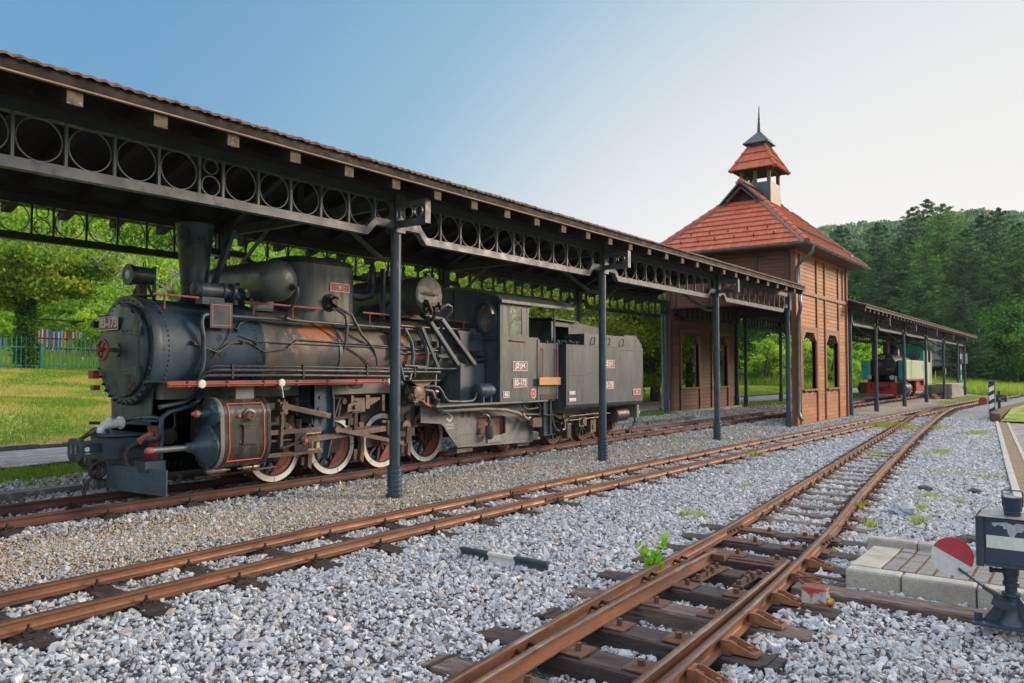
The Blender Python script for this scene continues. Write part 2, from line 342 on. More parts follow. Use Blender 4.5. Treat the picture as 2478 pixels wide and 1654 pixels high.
def rail(path,zfoot,parent,mats,name='rail',prof=RAILP,H=1.,off=.025,label=None):
    P=densify(path); n=len(prof); V=[];F=[];MI=[]
    for i,(x,y) in enumerate(P):
        a=P[max(i-1,0)];b=P[min(i+1,len(P)-1)]; t=Vector((b[0]-a[0],b[1]-a[1],0)).normalized(); s=Vector((-t.y,t.x,0))
        for u,w in prof: V.append((x+s.x*(u+off),y+s.y*(u+off),zfoot+w*H))
    for i in range(len(P)-1):
        for j in range(n):
            F.append((i*n+j,(i+1)*n+j,(i+1)*n+(j+1)%n,i*n+(j+1)%n)); MI.append(1 if j in (7,8,9) else 0)
    F+=[tuple(range(n)),tuple((len(P)-1)*n+j for j in range(n-1,-1,-1))]; MI+=[0,0]
    o=mk(name,V,F,mats,parent,35,MI)
    if label: o['label']=label
    return o
def sleeper_proto(parent,x,y,yc_half,top,w=.22,h=.16,m=None,seed=0,bands=True,split=0):
    rnd=random.Random(seed); b=MB(); n=9
    # irregular squared timber: slightly wavy edges
    ys=np.linspace(y-yc_half,y+yc_half,n); V=[]
    for i,yy in enumerate(ys):
        e=.012 if i in (0,n-1) else 0
        ww=w/2+rnd.uniform(-.006,.006)-e; c=.014
        V+=[(x-ww,yy,top-h),(x-ww,yy,top-c),(x-ww+c,yy,top-e*.5+rnd.uniform(-.003,.002)),(x-.02,yy,top-rnd.uniform(.003,.01)),(x+.03,yy,top+rnd.uniform(-.004,.002)),(x+ww-c,yy,top-e*.5),(x+ww,yy,top-c),(x+ww,yy,top-h)]
    F=[(i*8+j,i*8+(j+1)%8,(i+1)*8+(j+1)%8,(i+1)*8+j) for i in range(n-1) for j in range(8)]
    F=[f[::-1] for f in F]+[tuple(range(8)),tuple((n-1)*8+j for j in range(7,-1,-1))]
    b.add(V,F)
    if bands:
        for s in (-1,1):
            yy=y+s*(yc_half-.07); b.mat(1).box(x-w/2-.004,x+w/2+.004,yy-.012,yy+.012,top-h,top+.004)
    return b.build('sleeper',[m,m_irond],parent)
def fast(b,x,y,zt,style=0):
    "tie plate, clips and bolts at a rail foot centred on y"
    b.box(x-.09,x+.09,y-.16,y+.16,zt,zt+.012)
    for s in (-1,1):
        yy=y+s*.075
        b.box(x-.035,x+.035,yy-.025,yy+.04*(1 if s>0 else .6),zt+.012,zt+.03)
        b.hexn((x,yy,zt+.03),(0,0,1),.02,.02); b.cyl((x,yy,zt+.05),(x,yy,zt+.075),.011,n=8)
        b.box(x-.05,x+.05,y+s*.115-.02,y+s*.115+.02,zt+.012,zt+.022)
        b.hexn((x+.03,y+s*.125,zt+.02),(0,0,1),.014,.02)
def track(name,label,X0,X1,pathN,pathF,ztop,pitch,half,m1,msl,seed,jit=.02,x_first=None,skewf=None,miniron=None,H=1.):
    t=empty(name,(X0,interp(pathN,X0),ztop-.1),label,'railway track',kind=None)
    rail(pathN,ztop-.1*H,t,m1,H=H); rail(pathF,ztop-.1*H,t,m1,H=H)
    rnd=random.Random(seed); protos=[]; x=x_first if x_first is not None else X0
    i=0
    while x<X1 and i<100:
        yn=interp(pathN,x)+.025; yf=interp(pathF,x)+.025; yc=(yn+yf)/2
        if i<4:
            s=sleeper_proto(t,x,yc,half,ztop-.1*H-.012,m=msl[i%len(msl)],seed=seed+i)
            [(lambda b:(fast(b,x,yy,ztop-.1*H-.012),b.build('rail_fastening',miniron or m_irond,s)))(MB()) for yy in (yn,yf)]
            s['_c']=(x,yc); protos.append((s,x,yc,yf-yn))
        else:
            s,px,py,pg=protos[rnd.randrange(len(protos))]
            c=copy_tree(s,t); c.location=Vector((x-px,yc-py,0)); c.rotation_euler=(0,0,0)
        x+=pitch+rnd.uniform(-jit,jit); i+=1
    for s,_,_,_ in protos: del s['_c']
    return t
T1n=[(-8,8.80),(3.3,8.83),(60,8.80),(62,8.80)]; T1f=[(-8,9.70),(3.3,9.73),(60,9.72),(62,9.72)]
T2n=[(-6,5.62),(2.2,5.80),(3.3,5.84),(5,5.87),(7.6,5.90),(12,5.86),(21.7,5.78),(30,5.64),(40,5.43),(50,5.15),(60,4.8),(70,4.2),(85,2.8),(100,.7)]
T2f=[(-6,6.38),(2.4,6.57),(3.8,6.63),(5.7,6.66),(8.5,6.66),(13.5,6.62),(24.4,6.5),(34,6.32),(40,6.2),(50,5.93),(60,5.58),(70,4.98),(85,3.6),(100,1.5)]
T3l=[(-3,2.12),(3.19,2.79),(4.58,2.92),(5.94,3.03),(7.75,3.14),(8.67,3.22),(10.8,3.42),(13.84,3.71),(19.64,4.29),(27.4,5.02),(34.3,5.68),(41,6.12)]
T3r=[(-3,1.32),(3.87,1.87),(4.83,1.92),(5.89,2.0),(7,2.10),(8.86,2.28),(11.4,2.60),(15.75,3.08),(23.1,3.85),(33.6,4.82),(38,5.17),(41.3,5.36),(45,5.32)]
BLl=[(-3,1.93),(3.28,2.66),(4.28,2.74),(5.47,2.80),(7.06,2.85),(7.45,2.87)]
BLr=[(-3,1.52),(3.78,1.975),(4.54,2.01),(5.36,2.05),(6.8,2.16),(7.1,2.185)]
track('railway_track','dark rusty siding track under the locomotive and canopies',-6,62,T1n,T1f,.27,.99,.72,[m_railold,m_railold],[m_slpd,m_slp],100,x_first=-2.6,miniron=m_irond)
trk2=track('railway_track','brown railed main track curving away between the canopy posts and the turnout',-4,98,T2n,T2f,.10,.82,.76,[m_rail,m_railtop],[m_slpd,m_slpd,m_slp],200,x_first=-1.75)
# fishplate joint on the second track
for pth,x in ((T2n,8.9),(T2f,9.15)):
    b=MB(); y=interp(pth,x)+.025
    for s in (-1,1): b.box(x-.22,x+.22,y+s*.014-.006,y+s*.014+.006,.018,.066)
    for k in range(4):
        b.hexn((x-.15+k*.1,y-.03,.042),(0,-1,0),.013,.022)
    b.build('fishplate',m_brack,trk2)
# turnout
tt=empty('railway_turnout',(5,2.4,0),'turnout with open left blade and weathered timbers in the right foreground','railway turnout')
rail(T3l,0,tt,[m_rail,m_railtop],'stock_rail'); rail(T3r,0,tt,[m_rail,m_railtop],'stock_rail')
def blade(path,name='switch_blade'):
    prof=[(-.038,0),(.038,0),(.038,.01),(.010,.022),(.008,.06),(.022,.072),(.022,.09),(.016,.094),(-.016,.094),(-.022,.09),(-.022,.072),(-.008,.06),(-.010,.022),(-.038,.01)]
    return rail(path,.012,tt,[m_rail,m_railtop],name,prof)
blade(BLl); blade(BLr)
rnd=random.Random(5); x=-1.9; proto=None;i=0
XS=[]
TX=[-1.9,-1.3,-.7,-.1,.5,1.1,1.7,2.35,3.0,3.62,4.24,4.82,5.45,6.05,6.72,7.35,7.97,8.12+.45]
x=9.35
while x<44: TX.append(x); x+=.60 if x<30 else .66
sl_big=None; sl_small=None; pls=None
for i,x in enumerate(TX):
    yl=interp(T3l,x)+.025; yr=interp(T3r,x)+.025; yc=(yl+yr)/2
    turn=x<8.7
    half=.93 if turn else .72
    msl=m_slpd if (turn and i%3) else m_slp
    key='t' if turn else 's'
    if (turn and (i<3 or 7<i<15)) or (not turn and 18<=i<22):
        s=sleeper_proto(tt,x,yc+(-.02 if turn else 0),half+rnd.uniform(-.06,.06),-.004,w=.24 if turn else .2,h=.17,m=msl,seed=400+i,bands=turn and i in (9,11))
        b=MB()
        if not turn: fast(b,x,yl,0); b.build('rail_fastening',m_iron,s); b=MB(); fast(b,x,yr,0); b.build('rail_fastening',m_iron,s)
        else:
            yb=interp(BLl,x)+.025; yb2=interp(BLr,x)+.025
            b.box(x-.1,x+.1,yb-.2,yl+.14,0,.011)
            b.hexn((x,yb-.13,.011),(0,0,1),.024,.03); b.cyl((x,yb-.13,.04),(x,yb-.13,.055),.02,n=4)
            b.build('slide_plate',m_iron,s); b=MB(); b.box(x-.1,x+.1,yr-.1,yb2+.26,0,.011); b.hexn((x,yb2+.18,.011),(0,0,1),.024,.035)
            b.box(x-.03,x+.03,yb2+.05,yb2+.08,.011,.05)
            b.build('slide_plate',m_iron,s)
        if turn: sl_big=(s,x,yc)
        else: sl_small=(s,x,yc)
    else:
        s,px,py=(sl_big or sl_small) if turn else sl_small
        c=copy_tree(s,tt); c.location=Vector((x-px,yc-py,0))
# rail braces on the outside of the right stock rail
for x in (-.7,.5,1.7,2.35,3.0,3.62,4.24,4.82,5.45,6.05,6.72,7.3):
    y=interp(T3r,x)+.025-.047; b=MB()
    b.box(x-.055,x+.055,y-.20,y,.004,.016); b.box(x-.06,x+.06,y-.001,y+.022,.01,.078)
    for s in (-1,1):
        b.prism([(y,.016),(y,.078),(y-.035,.078),(y-.19,.026),(y-.19,.016)],0,x+s*.052-.005,x+s*.052+.005)
    b.box(x-.055,x+.055,y-.20,y-.19,.016,.03)
    b.hexn((x,y-.001,.05),(0,-1,0),.018,.03); b.cyl((x,y-.03,.05),(x,y-.055,.05),.012,n=8)
    b.hexn((x+.005,y-.14,.016),(0,0,1),.018,.028)
    b.build('rail_brace',m_brack,tt)
for x in (3.9,4.06,4.95,5.11,5.9,6.06,6.6,6.76):   # stop studs on the left stock rail web
    y=interp(T3l,x)+.025; b=MB(); b.cyl((x,y-.005,.045),(x,y-.07,.045),.014,n=8); b.build('stop_stud',m_irond,tt)
# joint plates, stretcher bar and tie assembly
b=MB(); xx=6.95
b.bar((xx,2.86,.035),(xx+.03,2.15,.03),.05,.014); b.bar((xx+.05,2.75,.045),(xx+.07,2.3,.045),.035,.02)
b.box(xx-.06,xx+.07,2.74,2.86,.03,.085); b.box(xx-.1,xx+.1,2.2,2.3,.02,.06)
b.build('stretcher_bar',m_iron,tt,bev=.003)
b=MB(); b.bar((6.95,2.12,.02),(6.93,1.55,.01),.045,.014); b.bar((6.93,1.62,.02),(6.92,1.28,.02),.035,.02); b.build('drive_rod',m_iron,tt,bev=.002)
for (xa,ya) in ((6.38,2.70),(6.40,2.36)):
    b=MB(); b.box(xa-.20,xa+.22,ya-.045,ya+.045,.012,.026)
    for dx in (-.15,.16): b.hexn((xa+dx,ya,.026),(0,0,1),.024,.035)
    for dx in (-.04,.08): b.tube([(xa+dx,ya-.03,.026),(xa+dx,ya-.035,.07),(xa+dx,ya+.0,.085),(xa+dx,ya+.03,.06)],.012,6)
    b.build('chair_plate',m_iron,tt)
for pth,x in ((T3l,8.35),(T3r,8.3)):
    b=MB(); y=interp(pth,x)+.025
    for s in (-1,1): b.box(x-.24,x+.24,y+s*.015-.006,y+s*.015+.006,.018,.066)
    for k in range(4): b.hexn((x-.17+k*.11,y-.032,.042),(0,-1,0),.016,.03)
    b.build('fishplate',m_iron,tt)
# frog and check rail far away
b=MB(); b.prism([(33.2,5.55),(36.5,5.62),(36.5,5.9),(33.6,5.62)],2,.03,.098); b.build('frog',m_railtop,tt)
rail([(33,5.07),(33.4,4.94),(36.2,5.18),(36.6,5.32)],0,tt,[m_rail,m_railtop],'check_rail')
# ================= ballast stones (uncountable: one object) =================
def rocks(npts,P,size,tint,name,m,flat=.72,nv=10):
    rr=np.random.default_rng(3)
    t=[]
    ico=np.array([(0,1,1.618),(0,-1,1.618),(0,1,-1.618),(0,-1,-1.618),(1,1.618,0),(-1,1.618,0),(1,-1.618,0),(-1,-1.618,0),(1.618,0,1),(-1.618,0,1),(1.618,0,-1),(-1.618,0,-1)],float)/1.9
    fc=[]
    for a in range(12):
        for b_ in range(a+1,12):
            for c in range(b_+1,12):
                e=[np.linalg.norm(ico[a]-ico[b_]),np.linalg.norm(ico[b_]-ico[c]),np.linalg.norm(ico[a]-ico[c])]
                if max(e)<1.1:
                    n=np.cross(ico[b_]-ico[a],ico[c]-ico[a]); fc.append((a,b_,c) if n@ico[a]>0 else (a,c,b_))
    fc=np.array(fc)
    fcs=[]
    while len(t)<32:   # angular hulls of nine scattered points
        p=rr.normal(size=(9,3)); p/=np.linalg.norm(p,axis=1)[:,None]; p=p*rr.uniform(.88,1.12,(9,1))
        f=[]
        for a in range(9):
            for b_ in range(a+1,9):
                for c in range(b_+1,9):
                    n_=np.cross(p[b_]-p[a],p[c]-p[a]); s=(p-p[a])@n_; s[[a,b_,c]]=0
                    if (s<=1e-9).all(): f.append((a,b_,c))
                    elif (s>=-1e-9).all(): f.append((a,c,b_))
        if len(f)!=14 or len(set(sum(f,())))!=9: continue
        t.append(p*np.array([rr.uniform(1.0,1.6),rr.uniform(.8,1.15),rr.uniform(.55,.9)])*.98); fcs.append(f)
    fcs=np.array(fcs)
    T=np.array(t); n=len(P); k=rr.integers(0,32,n); q=rr.normal(size=(n,4)); q[:,1:3]*=.45; q/=np.linalg.norm(q,axis=1)[:,None]
    w,x,y,z=q.T
    Rm=np.stack([1-2*(y*y+z*z),2*(x*y-z*w),2*(x*z+y*w),2*(x*y+z*w),1-2*(x*x+z*z),2*(y*z-x*w),2*(x*z-y*w),2*(y*z+x*w),1-2*(x*x+y*y)],-1).reshape(n,3,3)
    V=np.einsum('nij,nkj->nki',Rm,T[k])*size[:,None,None]*.5+P[:,None,:]
    F=(fcs[k]+(np.arange(n)*9)[:,None,None]).reshape(-1,3)
    return npmesh(name,V.reshape(-1,3),F,m,tint=np.repeat(tint,14))
m_stone=mat('limestone_ballast',(.40,.425,.455),(.52,.53,.54),scale=30,rough=.85,tint=[(0,(.13,.145,.17)),(.25,(.33,.355,.39)),(.55,(.52,.545,.565)),(.8,(.74,.75,.75)),(.86,(.36,.23,.16)),(.93,(.47,.40,.33)),(1,(.50,.46,.42))],bump=.0008,bscale=120,fine=.45)
m_pea=mat('tan_fine_gravel',(.44,.37,.27),(.32,.26,.18),scale=30,rough=.9,tint=[(0,(.32,.25,.16)),(.5,(.60,.50,.36)),(.8,(.68,.61,.50)),(1,(.70,.70,.70))],fine=.2)
def inview(X,Y,mar=1.5):
    f=X*math.cos(PSI)+Y*math.sin(PSI); u=X*math.sin(PSI)-Y*math.cos(PSI)
    return (np.abs(u)<f*.66+mar)&(f>3.0)
def scatter(n,x0,x1,y0,y1,dens):
    X=RNG.uniform(x0,x1,n);Y=RNG.uniform(y0,y1,n); f=X*math.cos(PSI)+Y*math.sin(PSI)
    k=inview(X,Y)&(RNG.uniform(0,1,n)<dens(X,Y,f)); return X[k],Y[k],f[k]
def railclear(X,Y,c=.065):
    ok=np.ones(len(X),bool)
    for p in (T1n,T1f,T2n,T2f,T3l,T3r,BLl,BLr):
        yy=np.interp(X,[q[0] for q in p],[q[1] for q in p],left=-99,right=-99)+.025; ok&=np.abs(Y-yy)>c
    yl=np.interp(X,[q[0] for q in T3l],[q[1] for q in T3l]); yb=np.interp(X,[q[0] for q in BLl],[q[1] for q in BLl],left=99,right=99)
    ok&=~((Y>yb)&(Y<yl))
    return ok
ox=[o for o in COL.objects if o.name.startswith('sleeper')]
SL=[]   # (x, y0, y1, halfwidth, keep fraction)
for o in ox:
    V=np.array([v.co for v in o.data.vertices]); w=wloc(o); SL.append((V[:,0].min()+w.x,V[:,0].max()+w.x,V[:,1].min()+w.y,V[:,1].max()+w.y,V[:,2].max()+w.z))
SLX=np.array(SL)
def onsleeper(X,Y):
    bad=np.zeros(len(X),bool)
    for a,b_,c,d,z in SL:
        if a>30: continue
        k=(X>a-.01)&(X<b_+.01)&(Y>c-.01)&(Y<d+.01); bad|=k
    return bad
X,Y,f=scatter(430000,.5,34,-1.5,11.2,lambda X,Y,f: np.clip(1.12-(f-5)*.028,.28,1)*np.where((Y>7.1)&(Y<8.45),.48+.3*np.sin(X*1.9)*np.sin(Y*3+X),1.)*np.where(Y<-.2,.15,1))
k=railclear(X,Y)&(Y>np.interp(X,[2,10.87,12.98,18.37,24,31.77,40],[-.15,.72,.92,1.47,2.03,2.80,3.2])+.07); X,Y,f=X[k],Y[k],f[k]
SLB=onsleeper(X,Y); drop=SLB&(RNG.uniform(0,1,len(X))<np.where(Y>4,.955,.985)); X,Y,f=X[~drop],Y[~drop],f[~drop]
slab=(X>6.85)&(X<8.2)&(Y<1.8); lsl=(X>6.40)&(X<6.68)&(Y<2.0); k=~(slab|lsl); X,Y,f=X[k],Y[k],f[k]
n=len(X); sz=np.clip(RNG.lognormal(math.log(.038),.42,n),.014,.10)*np.clip(.92+(f-6)*.02,.85,1.35)
sz=np.where((Y>7.0)&(Y<8.5),sz*.8,sz)
Z=bz(X,Y)+RNG.uniform(-.008,.014,n)
tn=RNG.beta(3,2.6,n)*.8; warm=RNG.uniform(0,1,n)
inside=((Y>5.9)&(Y<6.6))
nr=np.zeros(n,bool)
for p_ in (T1n,T1f,T2n,T2f,T3l,T3r): nr|=np.abs(Y-np.interp(X,[q[0] for q in p_],[q[1] for q in p_]))<.17
tn=np.where(warm<np.where(inside|nr|((Y>8.8)&(Y<9.8)),.42,.12),RNG.uniform(.84,1,n),tn)
print('stones',n)
st=rocks(n,np.stack([X,Y,Z],-1),sz,tn,'ballast_stones',m_stone); tag(st,'pale grey crushed limestone ballast between the tracks','ballast',kind='stuff')
X,Y,f=scatter(150000,1,22,6.95,8.6,lambda X,Y,f: np.clip(1.1-(f-6)*.05,.15,1)*np.clip(1-np.abs(Y-7.75)/.95,0,1))
n=len(X); tn=RNG.beta(2.5,2.2,n); pe=rocks(n,np.stack([X,Y,bz(X,Y)+RNG.uniform(-.006,.008,n)],-1),RNG.uniform(.012,.03,n),tn,'fine_gravel',m_pea); tag(pe,'tan fine gravel between the locomotive track and the main track','gravel',kind='stuff')
# ================= canopies =================
m_post=mat('blue_black_painted_iron',(.020,.038,.062),(.045,.075,.115),scale=6,rough=.42,patch=(.14,.17,.20),pth=.60,pscale=13,pw=.12,patch2=(.012,.014,.018),p2th=.6,p2scale=6,bump=.0008,bscale=80,fine=.4,stretch=(1,1,.35))
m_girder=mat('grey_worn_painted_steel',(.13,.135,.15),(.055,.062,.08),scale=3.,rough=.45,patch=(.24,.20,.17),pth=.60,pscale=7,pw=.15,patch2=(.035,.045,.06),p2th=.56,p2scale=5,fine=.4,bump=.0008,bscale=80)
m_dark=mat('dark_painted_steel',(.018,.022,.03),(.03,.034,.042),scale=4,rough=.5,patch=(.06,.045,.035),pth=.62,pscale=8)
m_woodk=mat('dark_stained_beam_wood',(.030,.016,.012),(.016,.010,.009),scale=4,rough=.75,stretch=(1,6,6),patch=(.09,.055,.04),pth=.6,pscale=5,pw=.1,bump=.002,bscale=30,fine=.5)
m_deck=mat('dark_roof_boarding',(.022,.011,.009),(.012,.007,.006),scale=3,rough=.8,stretch=(1,8,1),fine=.5,bump=.003,bscale=14)
m_end=mat('weathered_end_grain',(.17,.12,.085),(.075,.052,.04),scale=14,rough=.85,patch=(.36,.29,.23),pth=.60,pscale=18,pw=.1)
m_batt=mat('pinkish_batten_wood',(.34,.22,.155),(.22,.14,.10),scale=5,rough=.7,stretch=(.6,6,6))
m_tile=mat('red_clay_roof_tile',(.48,.115,.055),(.40,.095,.05),scale=3,rough=.72,tint=[(0,(.40,.095,.05)),(.4,(.48,.12,.06)),(.85,(.53,.15,.08)),(1,(.42,.15,.09))],patch=(.20,.145,.12),pth=.60,pscale=3.2,pw=.1,patch2=(.10,.09,.08),p2th=.64,p2scale=7,fine=.45)
m_tilek=mat('weathered_edge_tile',(.15,.075,.05),(.10,.052,.038),scale=5,rough=.8,tint=[(0,(.10,.05,.04)),(.6,(.19,.09,.06)),(1,(.22,.14,.10))],patch=(.20,.165,.13),pth=.55,pscale=9,pw=.1,fine=.4)
YF,YB,YC=7.6,11.66,9.63
PX1=[-3.58,1.97,7.57,13.12,18.76]; END1=24.42; PX2=[36.4,42.5,48.7,55.0,61.2,64.6]; ST2=31.9
def gzb(Y): return float(np.interp(Y,[-60,0,6.9,8.4,10.35,10.65,11.3],[-.3,-.03,-.03,.13,.14,.2,.36]))
def tiles_strip(x0,x1,y0,z0,y1,z1,name,m,parent,pitch=.11,rows=9):
    "one slope of pantiles: corrugated rows stepping up from (y0,z0) to (y1,z1)"
    n=max(2,int((x1-x0)/pitch)); V=[];F=[];T=[]; prof=[(0,.0),(.2,.006),(.4,.015),(.6,.015),(.8,.006)]
    L=math.hypot(y1-y0,z1-z0); nz=(z1-z0)/L; ny=(y1-y0)/L; up=(-nz*(1 if y1>y0 else 1),abs(ny))
    for r in range(rows):
        a=r/rows; b_=(r+1.12)/rows
        ya=y0+(y1-y0)*a; za=z0+(z1-z0)*a+.03; yb=y0+(y1-y0)*min(b_,1.0); zb=z0+(z1-z0)*min(b_,1.)+.0
        for i in range(n):
            X=x0+(x1-x0)*i/n; w=(x1-x0)/n; base=len(V); j=random.uniform(-.004,.006); t=random.random()
            for (u,h) in prof+[(1,.0)]:
                V+=[(X+u*w,ya,za+h+j),(X+u*w,yb,zb+h+j),(X+u*w,ya,za+h+j-.022)]
            for k in range(5):
                F+= [(base+k*3,base+k*3+3,base+k*3+4,base+k*3+1),(base+k*3+2,base+k*3+5,base+k*3+3,base+k*3)]; T+=[t,t]
    return npmesh(name,V,F,m,parent,tint=T)
def girder_proto(parent,x0,x1,Y,name='lattice_girder',half=None,mm=None):
    "one bay of lattice girder between posts at x0 and x1; centred eight-ring panel"
    mm=mm or m_girder
    L=x1-x0; c=(x0+x1)/2; t=.0
    k=(L-.0)/5.6
    hb=.14*k; pit=.447*k
    bars=[c-hb,c+hb]; 
    for i in range(1,6): bars+= [c-hb-pit*i,c+hb+pit*i]
    xl=c-hb-5*pit; xr=c+hb+5*pit      # outermost bars of the large panels
    z0,z1,z2=3.53,3.63,4.03; st=.15
    b=MB()
    dy0,dy1=Y-.05,Y+.05
    lo=[(xl+.13,z0),(xr-.13,z0),(xr+.02,z0+st),(x1-.07,z0+st),(x1-.07,z1+st),(xr-.0,z1+st),(xr-.15,z1),(xl+.15,z1),(xl+.0,z1+st),(x0+.07,z1+st),(x0+.07,z0+st),(xl-.02,z0+st)]
    b.prism(lo,1,dy0,dy1); b.f[-2:]=[] ; b.m[-2:]=[]
    n=len(b.v)-24
    # faces of the bent chord, as three quads per side
    for off in (0,12):
        for q in ((0,1,6,7),(1,2,5,6),(2,3,4,5),(7,8,11,0),(8,9,10,11)):
            b.f.append(tuple(i+off for i in q)); b.m.append(0)
    b.mat(1); b.box(x0+.07,x1-.07,dy0,dy1,z2,z2+.11)
    b.mat(0)
    for xx in bars:
        zb=z1 if xl+.1<xx<xr-.1 else (z1+st)
        b.box(xx-.013,xx+.013,Y-.045,Y-.037,zb,z2); b.box(xx-.0045,xx+.0045,Y-.037,Y+.0,zb,z2)
    b.box(x0+.085,x0+.1,Y-.04,Y+.02,z1+st,z2); b.box(x1-.1,x1-.085,Y-.04,Y+.02,z1+st,z2)
    g=b.build(name,[mm,m_dark],parent)
    def ring(xc,zc,r): q=MB(); q.ring((xc,Y-.02,zc),(0,1,0),r,.010,.016,32); q.build('iron_ring',mm,g,60)
    R1=.2
    for i in range(5):
        for s in (-1,1): ring(c+s*(hb+pit*(i+.5)),(z1+z2)/2,min(R1,pit/2-.012)-.004)
    ring(c,z2-.085,.083); ring(c,z1+.105,.105)
    gap=(xl-x0-.1)/2
    for xx in (x0+.1+gap,x1-.1-gap): ring(xx,(z1+st+z2)/2,min(gap-.01,.13))
    return g
def post_proto(parent,x,Y,zb):
    b=MB(); b.cyl((x,Y,zb-.1),(x,Y,4.12),.072,n=24)
    for s in (-1,1): b.box(x-.085,x+.085,Y+s*.09-.008,Y+s*.09+.008,3.62,4.14)
    b.box(x-.09,x+.09,Y-.1,Y+.1,3.66,3.70)
    p=b.build('post',m_post,parent,40)
    b=MB(); pr=[(-.1,.098),(0,.098)]; z=0
    while z<.38:
        pr+=[(z,.098),(z+.035,.094),(z+.04,.106),(z+.058,.106),(z+.062,.094)]; z+=.062
    pr+=[(.40,.09),(.42,.09)]
    b.lathe((x,Y,zb),(0,0,1),pr,24); b.build('post_sleeve',m_post,p,40)
    return p
def arm_proto(parent,x,Y,s):
    "bracket arm that carries the eave, s=-1 towards the viewer"
    b=MB(); y1=Y+s*.57
    b.box(x-.05,x+.05,min(Y+s*.08,y1),max(Y+s*.08,y1),3.70,3.78)
    b.box(x-.05,x+.05,y1-.02,y1+.02,3.70,4.02); b.box(x-.05,x+.05,min(Y+s*.08,y1),max(Y+s*.08,y1),3.98,4.02)
    a=b.build('bracket_arm',m_girder,parent)
    for yy,r in ((.22,.09),(.42,.07)):
        q=MB(); q.ring((x,Y+s*yy,3.88),(1,0,0),r,.01,.03,20); q.build('iron_ring',m_girder,a,60)
def brace_proto(parent,x,Y,s):
    b=MB(); pts=[(x,Y+s*.06,3.26),(x,Y+s*.28,3.30),(x,Y+s*1.25,4.0)]
    for i in range(2): b.bar(pts[i],pts[i+1],.06,.03,(1,0,0))
    b.build('knee_brace',m_girder,parent)
def shed(name,label,X0,X1,posts,ends,grp):
    t=empty(name,(posts[1],YF,gzb(YF)),label,'canopy',grp)
    # posts with plinths
    pf=pb=None
    for x in posts:
        for Y,zb in ((YF,gzb(YF)),(YB,.36)):
            if x==posts[0]:
                p=post_proto(t,x,Y,zb); arm_proto(t,x,Y,-1 if Y==YF else 1); brace_proto(t,x,Y,1 if Y==YF else -1)
                kk=[o for o in KIDS[t.name]][-3:]
                if Y==YF: pf=kk
                else: pb=kk
            else:
                for o in (pf if Y==YF else pb): c=copy_tree(o,t); c.location=(x-posts[0],0,0)
            if Y==YB:
                b=MB(); b.box(x-.22,x+.22,Y-.2,Y+.2,.1,.37); b.build('plinth',m_conc,t,bev=.01)
    # cross ties
    for i,x in enumerate(posts):
        b=MB(); b.box(x-.045,x+.045,YF+.1,YB-.1,3.98,4.12); b.bar((x,YF+.1,4.12),(x,YC,4.98),.08,.10,(1,0,0)); b.bar((x,YB-.1,4.12),(x,YC,4.98),.08,.10,(1,0,0)); b.bar((x,YC,4.1),(x,YC,5.0),.07,.07,(1,0,0))
        b.build('roof_truss',m_dark,t)
    bays=ends
    pg={}
    for (a,b_) in bays:
        for Y in (YF,YB):
            key=(round(b_-a,1),Y)
            if key in pg: g,pa=pg[key]; c=copy_tree(g,t); c.location=(a-pa,0,0)
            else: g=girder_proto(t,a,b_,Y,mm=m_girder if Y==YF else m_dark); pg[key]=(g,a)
    # beams, rafters, boarding
    for Y in (YF,YB):
        b=MB(); b.box(X0+.1,X1-.1,Y-.07,Y+.07,4.14,4.25); b.build('wall_plate',m_woodk,t)
    sl=.34; yr=YC
    for s in (-1,1):
        yy=lambda y: y if s<0 else 2*YC-y
        x=X0+.12; first=None; i=0; pit=(X1-X0-.24)/round((X1-X0)/.76)
        while x<X1-.05 and i<80:
            if first is None:
                b=MB(); a=Vector((x,yy(6.93),4.008+.07)); e=Vector((x,yr,4.008+.07+sl*(yr-6.93)))
                b.bar(a,e,.13,.14); b.build('rafter',m_woodk,t)
                b=MB(); b.box(x-.066,x+.066,min(yy(6.895),yy(6.905)),max(yy(6.895),yy(6.905)),4.005,4.12); b.build('rafter_end',m_end,KIDS[t.name][-1]); first=(KIDS[t.name][-1],x)
            else: c=copy_tree(first[0],t); c.location=(x-first[1],0,0)
            x+=pit; i+=1
        b=MB(); V=[(X0,yy(6.90),4.155),(X1,yy(6.90),4.155),(X1,yr,4.155+sl*(yr-6.90)),(X0,yr,4.155+sl*(yr-6.90))]
        V+=[(v[0],v[1],v[2]+.03) for v in V]; b.add(V,[(0,1,2,3),(4,5,6,7),(0,1,5,4),(1,2,6,5),(2,3,7,6),(3,0,4,7)]); b.build('roof_boarding',m_deck,t)
        b=MB(); b.box(X0,X1,min(yy(6.89),yy(6.86)),max(yy(6.89),yy(6.86)),4.15,4.245); b.build('fascia_board',m_deck,t)
        b=MB(); b.box(X0,X1,min(yy(6.89),yy(6.85)),max(yy(6.89),yy(6.85)),4.128,4.142); b.build('batten',m_batt,t)
        tiles_strip(X0-.05,X1+.05,yy(6.82),4.222,yr,4.222+sl*(yr-6.82),'roof_tiles',m_tilek,t,rows=8)
    b=MB(); b.cyl((X0,yr,4.24+sl*2.8),(X1,yr,4.24+sl*2.8),.07,n=10); b.build('ridge_tiles',m_tilek,t,40)
    # sheet closing each gable end
    return t
m_conc=mat('pale_concrete',(.36,.35,.31),(.27,.27,.24),scale=5,rough=.85,patch=(.20,.20,.17),pth=.6,pscale=7,pw=.15,bump=.002,bscale=60,fine=.5)
g1='tile roofed track canopies on blue black posts'
c1=shed('track_canopy','long near canopy over the numbered black locomotive with ring lattice girders',-6.2,23.75,PX1,[(PX1[i],PX1[i+1]) for i in range(4)]+[(PX1[4],END1)],g1)
